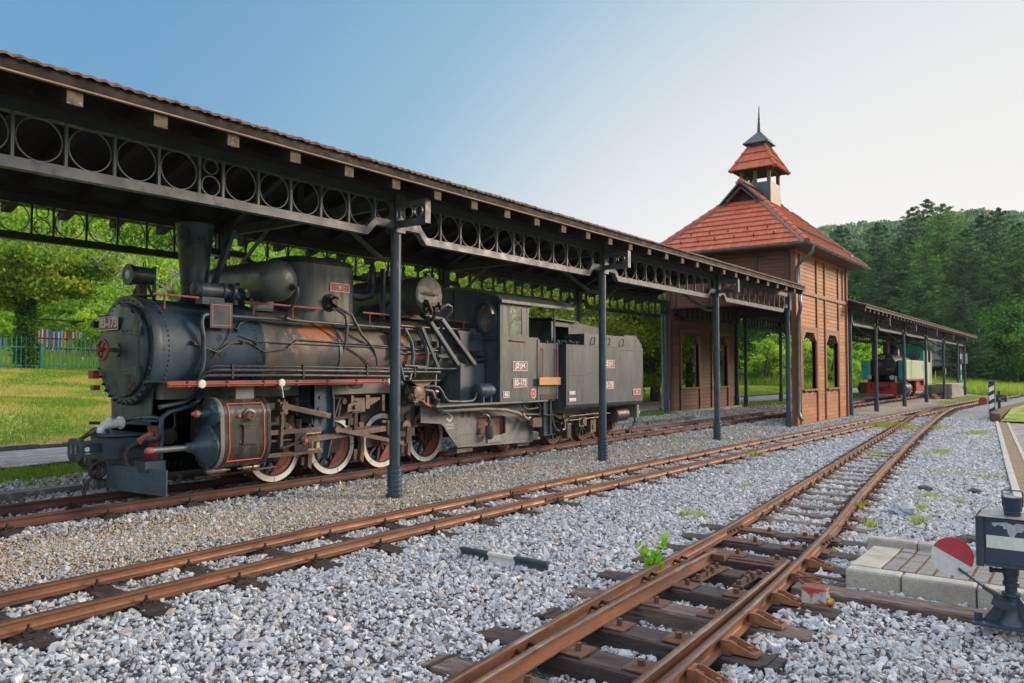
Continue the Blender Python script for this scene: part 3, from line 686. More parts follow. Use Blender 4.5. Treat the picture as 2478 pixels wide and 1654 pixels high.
# end posts against the tower
for x,Y in ((END1,YF),(END1,YB),(30.9,YB)):
    p=post_proto(c1,x,Y,gzb(YF) if Y==YF else .36)
girder_proto(c1,25.2,30.85,YB,mm=m_dark)
c2=shed('track_canopy','farther canopy beyond the timber tower sheltering the green tank locomotive',31.35,65.4,PX2,[(ST2,PX2[0])]+[(PX2[i],PX2[i+1]) for i in range(5)],g1)
p=post_proto(c2,ST2,YB,.3); p=post_proto(c2,ST2+.1,YF,.06)
b=MB(); b.box(48.7+6.3-.11+.0,48.7+6.3+.13,7.49,7.51,1.55,1.95)
b.build('switch_box',mat('grey_plastic_box',(.35,.37,.37),rough=.4),c2,bev=.01)
# low stone edging, back of the siding
# ================= timber tower =================
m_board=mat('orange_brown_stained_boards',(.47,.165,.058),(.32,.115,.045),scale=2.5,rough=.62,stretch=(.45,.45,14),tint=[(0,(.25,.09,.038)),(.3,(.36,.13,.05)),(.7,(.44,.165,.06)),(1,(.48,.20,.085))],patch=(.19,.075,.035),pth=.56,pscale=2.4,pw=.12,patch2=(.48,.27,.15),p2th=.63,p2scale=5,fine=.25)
m_boardk=mat('shaded_stained_boards',(.17,.07,.04),(.11,.045,.03),scale=2.5,rough=.65,stretch=(.45,.45,14),tint=[(0,(.085,.036,.025)),(.5,(.15,.062,.035)),(1,(.21,.085,.045))],patch=(.34,.22,.13),pth=.68,pscale=3,pw=.05,fine=.5)  # darker copy of the boards with shade of the unlit walls put in
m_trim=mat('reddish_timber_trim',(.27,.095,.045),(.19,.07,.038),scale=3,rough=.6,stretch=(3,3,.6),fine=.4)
m_trimk=mat('shaded_timber_trim',(.10,.042,.03),(.07,.03,.024),scale=3,rough=.6,stretch=(3,3,.6),fine=.4)  # darker copy of the trim, shade of back and end walls in its colour
m_zinc=mat('grey_zinc_gutter',(.16,.18,.19),(.10,.12,.13),scale=4,rough=.38,metal=.6,patch=(.26,.25,.22),pth=.6,pscale=5,pw=.2)
m_lead=mat('blue_grey_weathered_sheet',(.055,.085,.10),(.035,.055,.07),scale=3,rough=.4,metal=.3,patch=(.12,.26,.28),pth=.62,pscale=3,pw=.1,patch2=(.03,.03,.035),p2th=.6,p2scale=5)
m_mort=mat('grey_mortar',(.23,.21,.18),(.15,.14,.12),scale=9,rough=.9,fine=.4)
m_gwood=mat('grey_brown_old_timber',(.13,.085,.055),(.08,.055,.04),scale=4,rough=.8,stretch=(4,4,.7),fine=.5)
tw=empty('timber_tower',(25,7.6,.06),'brown timber tower straddling the siding with red tiled roof and open lantern','building')
TX0,TX1,TY0,TY1=24.97,31.2,7.56,11.82
def boards(axis,const,a0,a1,z0,z1,out,holes,m,parent,name,bh=.125,th=.012):
    "horizontal board cladding on a wall plane; holes = (a0,a1,z0,z1)"
    V=[];F=[];T=[]
    z=z0
    while z<z1-.02:
        zt=min(z+bh,z1); segs=[(a0,a1)]
        for h in holes:
            if z<h[3]-.03 and zt>h[2]+.03:
                ns=[]
                for s in segs:
                    if s[0]<h[0]: ns.append((s[0],min(s[1],h[0])))
                    if s[1]>h[1]: ns.append((max(s[0],h[1]),s[1]))
                segs=[s for s in ns if s[1]-s[0]>.03]
        for s in segs:
            x=s[0]
            while x<s[1]-1e-3:
                xe=min(s[1],x+random.uniform(.5,1.9)); 
                if s[1]-xe<.25: xe=s[1]
                t=random.random(); j=random.uniform(0,.0015); o=const+out*(th+j); o2=0
                zz=[z+.006,zt-.014,zt-.006]
                P=[(x+.002,o,zz[0]),(xe-.002,o,zz[0]),(xe-.002,o,zz[1]),(x+.002,o,zz[1]),(xe-.002,const+out*.004,zz[2]),(x+.002,const+out*.004,zz[2]),(x+.002,const,zz[0]),(xe-.002,const,zz[0])]
                if axis==0: P=[(p[1],p[0],p[2]) for p in P]
                n=len(V); V+=P; F+=[(n,n+1,n+2,n+3),(n+3,n+2,n+4,n+5),(n+6,n+7,n+1,n),(n+1,n+7,n+4,n+2),(n+6,n,n+3,n+5)]; T+=[t]*5
                x=xe
        z=zt
    return npmesh(name,V,F,m,parent,tint=T)
# openings of the front and back screens
OPF=[(25.67,27.22,1.17,3.02),(28.43,29.97,1.17,3.02)]
def arch(b,x0,x1,zt,zs,y0,y1):  # chamfered head: fill the two corners
    c=.32
    b.prism([(x0,zt),(x0,zs),(x0+c*.35,zs+.05),(x0+c,zt-.03),(x0+c,zt)],1,y0,y1)
    b.prism([(x1,zt),(x1-c,zt),(x1-c,zt-.03),(x1-c*.35,zs+.05),(x1,zs)],1,y0,y1)
def screen(Y,out,z0,openings,ztop,name,mb,mt,sill):
    b=MB(); w0,w1=(Y,Y+.10) if out<0 else (Y-.10,Y)
    xs=[TX0]+[v for o in openings for v in o[:2]]+[TX1]
    for i in range(0,len(xs),2): b.box(xs[i],xs[i+1],w0,w1,z0,ztop)
    for o in openings: b.box(o[0],o[1],w0,w1,z0,o[2]); b.box(o[0],o[1],w0,w1,o[3],ztop)
    wl=b.build(name,mb,tw)
    boards(1,Y,TX0,TX1,z0+.02,ztop,out,openings,mb,wl,'cladding')
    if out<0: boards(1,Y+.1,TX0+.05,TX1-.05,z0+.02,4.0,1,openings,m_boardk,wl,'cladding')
    for o in openings:
        b=MB(); f0,f1=(Y-.05,Y+.12) if out<0 else (Y-.12,Y+.05)
        b.box(o[0]-.09,o[0],f0,f1,o[2]-.02,o[3]+.12); b.box(o[1],o[1]+.09,f0,f1,o[2]-.02,o[3]+.12)
        b.box(o[0],o[1],f0,f1,o[3],o[3]+.12); arch(b,o[0],o[1],o[3],o[3]-.28,f0,f1)
        b.build('window_frame',mt,wl)
        b=MB(); b.box(o[0]-.12,o[1]+.12,Y-.13 if out<0 else Y-.15,Y+.15,o[2]-.05,o[2]-.005)
        for q in (o[0]+.1,(o[0]+o[1])/2,o[1]-.1): b.box(q-.03,q+.03,Y-.10 if out<0 else Y+.05,Y-.03 if out<0 else Y+.12,o[2]-.12,o[2]-.05)
        b.build('window_sill',mt,wl)
    return wl

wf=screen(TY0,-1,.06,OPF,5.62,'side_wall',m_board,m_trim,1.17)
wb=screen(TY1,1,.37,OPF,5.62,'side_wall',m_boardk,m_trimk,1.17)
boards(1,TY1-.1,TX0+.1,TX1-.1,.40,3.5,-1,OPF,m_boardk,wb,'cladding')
for o in OPF:
    b=MB(); f0,f1=TY1-.16,TY1-.12
    b.box(o[0]-.1,o[0],f0,f1,o[2]-.8,o[3]+.12); b.box(o[1],o[1]+.1,f0,f1,o[2]-.8,o[3]+.12); b.box(o[0]-.1,o[1]+.1,f0,f1,o[3]+.12,o[3]+.2); b.box(o[0]-.1,o[1]+.1,f0-.02,f1,o[2]-.05,o[2]); arch(b,o[0],o[1],o[3]+.005,o[3]-.28,f0,f1)
    b.build('window_trim',m_trim,wb)
# trim on the visible front wall
b=MB(); yy0,yy1=TY0-.06,TY0-.03
for x in (25.46,27.33,28.32,30.08): b.box(x-.05,x+.05,yy0,yy1,.10,4.23); b.box(x-.05,x+.05,yy0,yy1,4.34,5.5)
b.box(30.68,30.76,yy0,yy1,4.34,5.5)
b.box(TX0+.12,TX1-.1,yy0-.01,yy1,4.23,4.34); b.box(25.52,27.27,yy0,yy1,3.14,3.2); b.box(28.38,30.02,yy0,yy1,3.14,3.2)
b.build('timber_trim',m_trim,wf)
for x in (TX0,TX1):
    b=MB(); b.box(x-.06,x+.06,TY0-.08,TY0+.08,.06,5.6); b.build('corner_post',m_trim,tw,bev=.006)
    b=MB(); b.box(x-.06,x+.06,TY1-.08,TY1+.08,.3,5.6); b.build('corner_post',m_trimk,tw,bev=.006)
# upper end walls
for x,out in ((TX0,-1),(TX1,1)):
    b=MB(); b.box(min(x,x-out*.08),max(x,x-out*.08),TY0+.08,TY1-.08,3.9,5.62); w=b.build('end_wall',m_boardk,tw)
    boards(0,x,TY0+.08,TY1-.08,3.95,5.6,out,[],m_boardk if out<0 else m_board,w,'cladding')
    b=MB()
    for y in (7.75,8.75,10.4,11.6): b.box(min(x+out*.03,x+out*.06),max(x+out*.03,x+out*.06),y-.06,y+.06,3.95,5.55)
    b.build('timber_trim',m_trimk,w)
b=MB(); b.box(TX0-.05,TX1,TY0-.1,TY0+.25,-.1,.055); b.build('footing',m_conc,tw,bev=.01)
b=MB(); b.box(TX0-.05,TX1,TY1-.25,TY1+.2,.1,.385); b.build('footing',m_conc,tw,bev=.01)
# ---- tiled roof ----
EX0,EX1,EY0,EY1,EZ=24.25,31.8,6.95,12.35,5.66
RX0,RX1,RY,RZ=26.35,29.65,9.65,8.2
GZ=7.6; gw=.62
def tile_slope(A,B,C,D,rows,name,parent,tw_=.2,m=None):
    "A,B eave corners; D,C the matching top corners: rows of single tiles"
    A,B,C,D=map(Vector,(A,B,C,D)); nrm=(B-A).cross(D-A).normalized()
    if nrm.z<0: nrm=-nrm
    V=[];F=[];T=[]; eu=(B-A).normalized()
    for r in range(rows):
        a=r/rows; c=(r+1.10)/rows
        l0=A.lerp(D,a); r0=B.lerp(C,a); l1=A.lerp(D,min(c,1)); r1=B.lerp(C,min(c,1))
        sl=(l1-l0); up=(sl-eu*sl.dot(eu))
        u0=(l0-A).dot(eu); u1=(r0-A).dot(eu); off=(.5 if r%2 else 0)*tw_*0
        k=math.floor((u0-off)/tw_)
        v1l=(l1-A).dot(eu); v1r=(r1-A).dot(eu)
        while k*tw_+off<u1:
            x0=max(k*tw_+off,u0); x1=min((k+1)*tw_+off,u1)
            if x1-x0>.03:
                t=random.random(); j=random.uniform(-.004,.005)
                base=l0-eu*u0
                def P(x,s,h):
                    # clamp the upper edge to the hip line
                    xx=min(max(x,u0+(v1l-u0)*s),u1+(v1r-u1)*s)
                    return base+eu*xx+up*s+nrm*(h+j)
                prof=[(0,.0),(.06,.018),(.16,.018),(.24,.004),(.55,.012),(.85,.004),(1,.0)]
                n=len(V)
                for u,h in prof:
                    x=x0+(x1-x0)*u
                    V+=[P(x,0,h+.06),P(x,1,h+.012),P(x,0,h+.008)]
                for q in range(6):
                    F+=[(n+q*3,n+q*3+3,n+q*3+4,n+q*3+1),(n+q*3+2,n+q*3+5,n+q*3+3,n+q*3)]; T+=[t,t]
            k+=1
    return npmesh(name,[tuple(v) for v in V],F,m or m_tile,parent,tint=T)
b=MB(); e=[(EX0,EY0,EZ),(EX1,EY0,EZ),(EX1,EY1,EZ),(EX0,EY1,EZ),(RX0,RY,RZ),(RX1,RY,RZ)]
GL=(RX0-.02,RY-gw,GZ); GR=(RX0-.02,RY+gw,GZ)
GL2=(RX1+.02,RY-gw,GZ); GR2=(RX1+.02,RY+gw,GZ)
vs=e+[GL,GR,GL2,GR2]
b.add(vs,[(0,1,8,5,4,6),(2,3,7,4,5,9),(3,0,6,7),(1,2,9,8),(0,3,2,1),(6,4,7),(8,9,5)])
rf=b.build('roof',m_deck,tw)
tile_slope((EX0,EY0,EZ),(EX1,EY0,EZ),(RX1+.02,RY-gw,GZ),(RX0-.02,RY-gw,GZ),9,'roof_tiles',rf)
tile_slope((RX0-.25,RY-gw,GZ),(RX1+.25,RY-gw,GZ),(RX1+.25,RY,RZ),(RX0-.25,RY,RZ),3,'roof_tiles',rf)
tile_slope((EX1,EY1,EZ),(EX0,EY1,EZ),GR,GR2,9,'roof_tiles',rf)
tile_slope((RX1+.25,RY+gw,GZ),(RX0-.25,RY+gw,GZ),(RX0-.25,RY,RZ),(RX1+.25,RY,RZ),3,'roof_tiles',rf)
tile_slope((EX0,EY1,EZ),(EX0,EY0,EZ),GL,GR,10,'roof_tiles',rf)
tile_slope((EX1,EY0,EZ),(EX1,EY1,EZ),GR2,GL2,10,'roof_tiles',rf)
def hip(a,b_,n,parent,r=.10,m=None):
    a=Vector(a);b_=Vector(b_); q=MB()
    for i in range(n):
        p=a.lerp(b_,i/n); e_=a.lerp(b_,(i+1.12)/n); q.lathe(p+Vector((0,0,.03)),e_-p,[(0,r*1.12),(.05,r*1.12),(.06,r),((e_-p).length,r*.9)],12)
    q.build('ridge_tiles',m or m_tile,parent,50)
    q=MB(); sd=(b_-a).cross(Vector((0,0,1))).normalized()
    for s in (-1,1): q.bar(a+sd*s*.13+Vector((0,0,.0)),b_+sd*s*.11+Vector((0,0,.01)),.07,.07,(0,0,1))
    q.build('mortar_line',m_mort,parent)
for a,c in (((EX0,EY0,EZ),GL),((EX1,EY0,EZ),GL2),((EX1,EY1,EZ),GR2),((EX0,EY1,EZ),GR)): hip(a,c,10,rf)
hip((RX0-.3,RY,RZ+.03),(27.3,RY,RZ+.03),3,rf); hip((28.5,RY,RZ+.03),(RX1+.3,RY,RZ+.03),3,rf)
# gablet boards with dark opening
for xg,o in ((RX0-.28,-1),(RX1+.28,1)):
    b=MB()
    for s in (-1,1):
        b.bar((xg,RY+s*(gw+.12),GZ-.10),(xg,RY,RZ+.04),.05,.16,(1,0,0))
    b.build('barge_board',m_lead,rf)
    b=MB()
    for s in (-1,1): b.bar((xg-o*.06,RY+s*(gw-.02),GZ-.10),(xg-o*.06,RY,RZ-.13),.05,.11,(1,0,0))
    b.build('gable_frame',m_gwood,rf)
    b=MB(); b.box(xg-o*.03-.02,xg-o*.03+.02,RY-gw-.2,RY-gw+.15,GZ-.1,GZ-.06) ; b.box(xg-o*.03-.02,xg-o*.03+.02,RY+gw-.15,RY+gw+.2,GZ-.1,GZ-.06); b.build('flashing',m_lead,rf)
# soffit and rafters under the eaves
b=MB(); b.box(EX0+.02,EX1-.02,EY0+.02,EY1-.02,EZ-.06,EZ-.012); b.build('soffit',m_trimk,tw)
# snow guards
def tz(x): return EZ+(x-EX0)*(GZ-EZ)/(RX0-EX0)
sg=None
for row,(xx,ys) in enumerate(((24.9,[7.7,8.35,9.0,9.65,10.3,10.95,11.5]),(24.62,[7.35,8.05,8.7,9.35,10.0,10.6,11.2]))):
    for y in ys:
        if y<7.5 and row==0: continue
        if sg is None:
            b=MB(); z=tz(xx)+.05; b.obox((xx,y,z+.05),(0,0,1),(1,0,0),.12,.03,.02); b.obox((xx+.06,y,z+.03),(1,0,.85),(0,0,1),.16,.03,.012); s0=b.build('snow_guard',m_irond,rf); sg=(s0,xx,y)
        else: c=copy_tree(sg[0],rf); c.location=(xx-sg[1],y-sg[2],tz(xx)-tz(sg[1]))
b=MB()
for i in range(16):
    x=25.3+i*.4; z=EZ+.62; y=EY0+.62*(RY-gw-EY0)/(GZ-EZ)
    b.tube([(x-.15,y-.02,z+.10),(x,y+.05,z+.17),(x+.15,y-.02,z+.10)],.012,5)
b.cyl((25.0,y-.02,z+.10),(31.2,y-.02,z+.10),.012,n=6); b.cyl((25.2,y-.22,z-.08),(31.4,y-.22,z-.08),.012,n=6)
for i in range(14): b.cyl((25.2+i*.46,y-.02,z+.10),(25.2+i*.46,y-.22,z-.08),.010,n=5)
b.build('snow_rail',m_irond,rf)
# gutters and downpipes
def gutter(a,c,parent):
    a=Vector(a);c=Vector(c);d=(c-a).normalized();s=d.cross(Vector((0,0,1))).normalized();n=9;V=[];F=[]
    for p in (a,c):
        for i in range(n+1):
            t=math.pi*i/n; V.append(p+s*(.075*math.cos(t))+Vector((0,0,-.075*math.sin(t))))
    m=n+1
    F=[(i,i+1,m+i+1,m+i) for i in range(n)]
    q=MB(); q.add(V,F); q.add([v+Vector((0,0,.002))-s*0 for v in V],[(m+i,m+i+1,i+1,i) for i in range(n)])
    q.tube([a+s*.075,c+s*.075],.012,6); q.tube([a-s*.075,c-s*.075],.008,6)
    L=(c-a).length
    for k in range(int(L/.8)+1):
        p=a+d*min(L,k*.8)
        q.tube([p+s*(.082*math.cos(math.pi*i/8))+Vector((0,0,-.082*math.sin(math.pi*i/8))) for i in range(9)],.007,4)
    q.build('gutter',m_zinc,parent,60)
gutter((EX0-.07,EY1,EZ-.0),(EX0-.07,EY0-.1,EZ-.01),tw); gutter((EX0-.1,EY0-.07,EZ-.01),(EX1+.1,EY0-.07,EZ),tw)
q=MB()
q.tube([(24.62,EY0-.07,EZ-.08),(24.62,EY0-.06,EZ-.25),(24.62,7.05,EZ-.42),(24.70,7.25,EZ-.52),(24.78,7.36,EZ-.60),(24.80,7.40,EZ-.75),(24.8,7.40,4.35),(24.72,7.3,4.15),(24.52,7.25,3.9),(24.5,7.22,3.75),(24.54,7.26,3.6),(24.72,7.37,3.42),(24.78,7.40,3.28),(24.78,7.40,.5),(24.74,7.36,.34),(24.68,7.28,.24)],.055,14)
for z in (5.0,4.4,3.2,2.0,.8): q.ring((24.79,7.40,z),(0,0,1),.058,.014,.03,16)
q.build('downpipe',m_zinc,tw,50)
q=MB(); q.tube([(24.55,12.0,5.5),(24.6,11.95,5.2),(24.7,11.95,5.0),(24.75,11.95,.75),(24.68,11.95,.55),(24.55,11.95,.48)],.05,12)
q.build('downpipe',m_zinc,tw,50)
# ---- open lantern ----
LX,LY=27.95,9.62; hw=.56
b=MB(); b.box(LX-hw,LX+hw,LY-hw,LY+hw,7.4,8.46); b.build('lantern_base',m_lead,tw,bev=.01)
b=MB(); b.box(LX-hw+.03,LX+hw-.03,LY-hw-.006,LY-hw,7.5,8.43); b.build('lantern_panel',mat('yellow_lit_panel',(.13,.105,.06),(.06,.055,.045),scale=3,rough=.45,stretch=(2,2,.6),patch=(.10,.09,.07),pth=.56,pscale=3,pw=.2),tw)  # warm light on the lantern's side put into this panel's colour
for dx,dy in ((-1,-1),(1,-1),(1,1),(-1,1),(0,-1),(0,1),(-1,0),(1,0)):
    if (dx,dy) in ((0,-1),(1,0)): continue
    b=MB(); b.box(LX+dx*(hw-.07)-.055,LX+dx*(hw-.07)+.055,LY+dy*(hw-.07)-.055,LY+dy*(hw-.07)+.055,8.46,9.0); b.build('lantern_post',m_gwood,tw)
b=MB()
for s in (-1,1):
    b.box(LX-hw-.1,LX+hw+.1,LY+s*(hw-.07)-.045,LY+s*(hw-.07)+.045,8.86,8.96); b.box(LX+s*(hw-.07)-.045,LX+s*(hw-.07)+.045,LY-hw-.1,LY-hw+.02,8.85,8.95); b.box(LX+s*(hw-.07)-.045,LX+s*(hw-.07)+.045,LY+hw-.02,LY+hw+.1,8.85,8.95)
b.build('lantern_beam',m_gwood,tw)
eh,th=.79,.26; ez,tz2=8.93,9.86
b=MB(); vs=[(LX+sx*eh,LY+sy*eh,ez-.02) for sx,sy in ((-1,-1),(1,-1),(1,1),(-1,1))]+[(LX+sx*th,LY+sy*th,tz2) for sx,sy in ((-1,-1),(1,-1),(1,1),(-1,1))]
b.add(vs,[(0,3,2,1),(0,1,5,4),(1,2,6,5),(2,3,7,6),(3,0,4,7),(4,5,6,7)]); lr=b.build('lantern_roof',m_deck,tw)
for i in range(4):
    A,B=vs[i],vs[(i+1)%4]; C,D=vs[4+(i+1)%4],vs[4+i]; tile_slope(A,B,C,D,3,'roof_tiles',lr,tw_=.2); 
for i in range(4): 
    q=MB(); a=Vector(vs[i]);c=Vector(vs[4+i])
    for k in range(3):
        p=a.lerp(c,k/3)-(c-a)*.03; e_=a.lerp(c,(k+1.1)/3); q.lathe(p+Vector((0,0,.03)),e_-p,[(0,.085),(.04,.085),(.05,.07),((e_-p).length,.06)],10)
    q.build('ridge_tiles',m_tile,lr,50)
b=MB(); 
def frus(h0,z0,h1,z1): b.add([(LX+sx*h0,LY+sy*h0,z0) for sx,sy in ((-1,-1),(1,-1),(1,1),(-1,1))]+[(LX+sx*h1,LY+sy*h1,z1) for sx,sy in ((-1,-1),(1,-1),(1,1),(-1,1))],[(0,3,2,1),(0,1,5,4),(1,2,6,5),(2,3,7,6),(3,0,4,7),(4,5,6,7)])
frus(.31,9.82,.37,9.92); frus(.46,9.925,.46,9.95); frus(.46,9.952,.065,10.40); b.build('lantern_cap',m_lead,tw)
b=MB(); frus(.065,10.36,.012,11.36); b.build('spire',m_lead,tw)
# pigeon on the roof edge
pg=empty('pigeon',(30.9,7.25,EZ+.36),'grey pigeon resting on the tiled roof edge near the right gutter corner','bird')
b=MB(); m_pg=mat('pigeon_feathers',(.13,.15,.19),(.22,.24,.28),scale=20,rough=.7)
b.lathe((30.74,7.25,EZ+.30),(1,0,.25),[(0,.015),(.05,.06),(.13,.085),(.21,.075),(.27,.045),(.36,.03),(.44,.02)],12)
b.tube([(30.80,7.25,EZ+.36),(30.76,7.25,EZ+.43),(30.755,7.25,EZ+.47)],[.05,.035,.032],10); b.lathe((30.755,7.25,EZ+.475),(-1,0,-.1),[(-.035,.01),(-.02,.03),(.01,.032),(.035,.012),(.06,.004)],8)
b.build('body',m_pg,pg,60)
# ================= locomotive 83-173 =================
YCL=9.3
m_smk=mat('blue_black_locomotive_paint',(.018,.030,.044),(.046,.082,.118),scale=1.8,rough=.42,patch=(.13,.085,.06),pth=.60,pscale=5,pw=.12,patch2=(.008,.010,.014),p2th=.56,p2scale=3.5,fine=.4,bump=.0006,bscale=60,stretch=(1,1,.55))
m_body=mat('faded_grey_green_loco_paint',(.036,.052,.058),(.10,.115,.118),scale=2.2,rough=.45,patch=(.022,.027,.032),pth=.53,pscale=2.2,pw=.12,patch2=(.17,.10,.065),p2th=.57,p2scale=7,fine=.5,bump=.0008,bscale=60,stretch=(2.2,2.2,.35))
m_grey=mat('grey_frame_plate_paint',(.21,.205,.195),(.13,.13,.125),scale=3,rough=.55,patch=(.035,.032,.03),pth=.6,pscale=3,pw=.15,patch2=(.26,.22,.17),p2th=.62,p2scale=5,fine=.4,bump=.0006,bscale=60,stretch=(1,1,.5))
m_blk=mat('black_greasy_undergear',(.028,.026,.026),(.055,.047,.042),scale=6,rough=.5,patch=(.07,.048,.035),pth=.6,pscale=8,fine=.4)
m_rod=mat('brown_grimed_steel_rods',(.19,.14,.115),(.11,.08,.07),scale=7,rough=.42,metal=.5,patch=(.18,.11,.075),pth=.6,pscale=9,fine=.4)
m_red=mat('dull_red_paint',(.34,.045,.04),(.22,.035,.03),scale=6,rough=.5,patch=(.10,.04,.035),pth=.62,pscale=9)
m_pink=mat('faded_pinkish_red_paint',(.42,.12,.10),(.30,.08,.07),scale=9,rough=.55,patch=(.14,.06,.05),pth=.6,pscale=12)
m_rim=mat('cream_tyre_paint',(.78,.74,.60),(.66,.62,.52),scale=5,rough=.55,patch=(.40,.27,.13),pth=.62,pscale=7,pw=.08,patch2=(.78,.80,.80),p2th=.5,p2scale=2,fine=.3)
m_cw=mat('faded_red_counterweight',(.30,.075,.055),(.21,.055,.045),scale=5,rough=.6,patch=(.13,.05,.04),pth=.55,pscale=7,pw=.1,bump=.001,bscale=50)
m_white=mat('white_letter_paint',(.85,.83,.81),(.75,.73,.71),rough=.5)
m_plate=mat('dusty_red_number_plate',(.32,.085,.09),(.25,.06,.07),scale=9,rough=.5)
m_plateR=mat('bright_red_small_plate',(.55,.06,.05),(.42,.05,.04),scale=9,rough=.45)
m_wv=mat('chipped_white_valve_paint',(.85,.85,.83),(.70,.71,.71),scale=9,rough=.5,patch=(.2,.2,.22),pth=.64,pscale=14)
m_steel=mat('silver_grey_tube',(.20,.22,.25),(.12,.135,.15),scale=12,rough=.4,metal=.5,patch=(.42,.43,.45),pth=.66,pscale=30)
m_bluec=mat('blue_grey_cylinder_cover',(.05,.095,.13),(.04,.062,.083),scale=5,rough=.38,metal=.2,patch=(.12,.11,.10),pth=.6,pscale=4,pw=.15)
m_hose=mat('dark_rubber_hose',(.035,.03,.03),(.05,.045,.04),scale=9,rough=.7)
m_glass=mat('dusty_lamp_glass',(.42,.47,.45),(.30,.35,.34),scale=9,rough=.2,spec=.8)
m_glassw=mat('dusty_cab_glass',(.17,.19,.17),(.10,.085,.08),scale=6,rough=.15,spec=.9,patch=(.20,.26,.16),pth=.52,pscale=5,pw=.1)
m_plank=mat('new_pine_plank',(.62,.33,.13),(.50,.25,.09),scale=3,rough=.6,stretch=(1,6,12))
m_tank=mat('olive_grey_air_tank',(.115,.125,.112),(.075,.085,.08),scale=3,rough=.38,patch=(.13,.10,.07),pth=.62,pscale=4,pw=.2,fine=.3)
m_redl=mat('red_lining',(.45,.07,.045),(.34,.05,.04),rough=.5)
m_orl=mat('orange_red_lining',(.75,.13,.06),(.6,.1,.05),rough=.45)
m_cyl=mat('oily_black_cylinder_jacket',(.02,.019,.019),(.065,.06,.056),scale=3,rough=.22,patch=(.13,.115,.10),pth=.58,pscale=3,pw=.12,patch2=(.14,.065,.03),p2th=.57,p2scale=22,stretch=(2,1,.5),coat=.4)
m_yel=mat('faded_cream_yellow_paint',(.55,.46,.24),(.4,.33,.18),rough=.5,patch=(.2,.13,.07),pth=.6,pscale=10)
# boiler cladding with its two flaked rust areas
m_boil=mat('patchy_boiler_cladding',(.040,.046,.050),(.14,.105,.08),scale=2.2,rough=.55,spec=.35,patch=(.028,.04,.055),pth=.52,pscale=2.6,pw=.1,patch2=(.27,.12,.065),p2th=.60,p2scale=4.5,fine=.4,bump=.0008,bscale=60,stretch=(.8,1,.6))
def rustspots(m,spots,col=(.33,.105,.05)):
    nt=m.node_tree; b=nt.nodes['Principled BSDF']; src=b.inputs['Base Color'].links[0].from_socket
    tc=N(nt,'ShaderNodeTexCoord'); no=N(nt,'ShaderNodeTexNoise'); no.inputs['Scale'].default_value=4.5; no.inputs['Detail'].default_value=8; no.inputs['Roughness'].default_value=.72; nt.links.new(tc.outputs['Object'],no.inputs[0])
    acc=None
    for c,rx,rz,k in spots:
        sb=N(nt,'ShaderNodeVectorMath'); sb.operation='SUBTRACT'; sb.inputs[1].default_value=c; nt.links.new(tc.outputs['Object'],sb.inputs[0])
        ml=N(nt,'ShaderNodeVectorMath'); ml.operation='MULTIPLY'; ml.inputs[1].default_value=(1/rx,0,1/rz); nt.links.new(sb.outputs[0],ml.inputs[0])
        ln=N(nt,'ShaderNodeVectorMath'); ln.operation='LENGTH'; nt.links.new(ml.outputs[0],ln.inputs[0])
        a=N(nt,'ShaderNodeMath'); a.operation='MULTIPLY_ADD'; a.inputs[1].default_value=-.45; a.inputs[2].default_value=k; nt.links.new(ln.outputs['Value'],a.inputs[0])
        s=N(nt,'ShaderNodeMath'); s.operation='ADD'; nt.links.new(a.outputs[0],s.inputs[0]); nt.links.new(no.outputs[0],s.inputs[1])
        if acc is None: acc=s
        else:
            mx=N(nt,'ShaderNodeMath'); mx.operation='MAXIMUM'; nt.links.new(acc.outputs[0],mx.inputs[0]); nt.links.new(s.outputs[0],mx.inputs[1]); acc=mx
    r=N(nt,'ShaderNodeMapRange'); r.inputs[1].default_value=.5; r.inputs[2].default_value=.54; nt.links.new(acc.outputs[0],r.inputs[0])
    x=N(nt,'ShaderNodeMix'); x.data_type='RGBA'; nt.links.new(r.outputs[0],x.inputs[0]); nt.links.new(src,x.inputs[6]); x.inputs[7].default_value=(*col,1)
    nt.links.new(x.outputs[2],b.inputs['Base Color'])
L0=Vector((4.3,YCL,.27))
def oc(x,z): return (x-L0.x,0,z-L0.z)
rustspots(m_boil,[(oc(7.25,2.30),.42,.17,.40),(oc(6.75,2.12),.22,.05,.26),(oc(8.78,2.30),.20,.12,.38),(oc(9.2,2.0),.25,.10,.24),(oc(8.8,1.95),.2,.1,.22)])
lo=empty('steam_locomotive',L0,'large black steam locomotive with number plate 83-173 and cream rimmed wheels under the near canopy','locomotive')
def BY(z,r=.625,off=0): # near surface of the boiler at height z
    return YCL-math.sqrt(max(0,r*r-(z-2.0)**2))-off
XA=(1,0,0); YN=(0,-1,0)
# --- boiler barrel, smokebox, front ---
b=MB(); b.lathe((4.86,YCL,2.0),XA,[(0,.62),(.01,.63),(1.36,.63),(1.38,.64),(1.42,.64),(1.43,.62)],56); sb=b.build('smokebox',m_smk,lo,40)
for k,(x,n) in enumerate(((4.96,30),(6.16,30))):
    b=MB()
    for i in range(n):
        a=R(-70+160*i/n)+math.pi; y=YCL+.63*math.cos(a); z=2+.63*math.sin(a)*-1
        b.dome((x,y,z),(0,y-YCL,z-2),.014,.010,6)
    b.build('rivet_row',m_smk,sb,40)
b=MB(); b.lathe((6.28,YCL,2.0),XA,[(0,.60),(0,.625),(3.7,.635),(4.0,.64),(4.33,.65),(4.33,.3)],64); bo=b.build('boiler',m_boil,lo,40)
for x in (6.30,7.55,8.72,9.55):
    b=MB(); b._hoop((x,YCL,2.0),Vector(XA),[(-.025,.63),(-.025,.642),(.025,.642),(.025,.63)],64); b.build('boiler_band',m_body,bo,40)
b=MB(); b.lathe((4.76,YCL,2.0),XA,[(0,.63),(0,.652),(.04,.66),(.10,.655),(.11,.62)],56); fr=b.build('smokebox_front_ring',m_smk,lo,40)
b=MB()
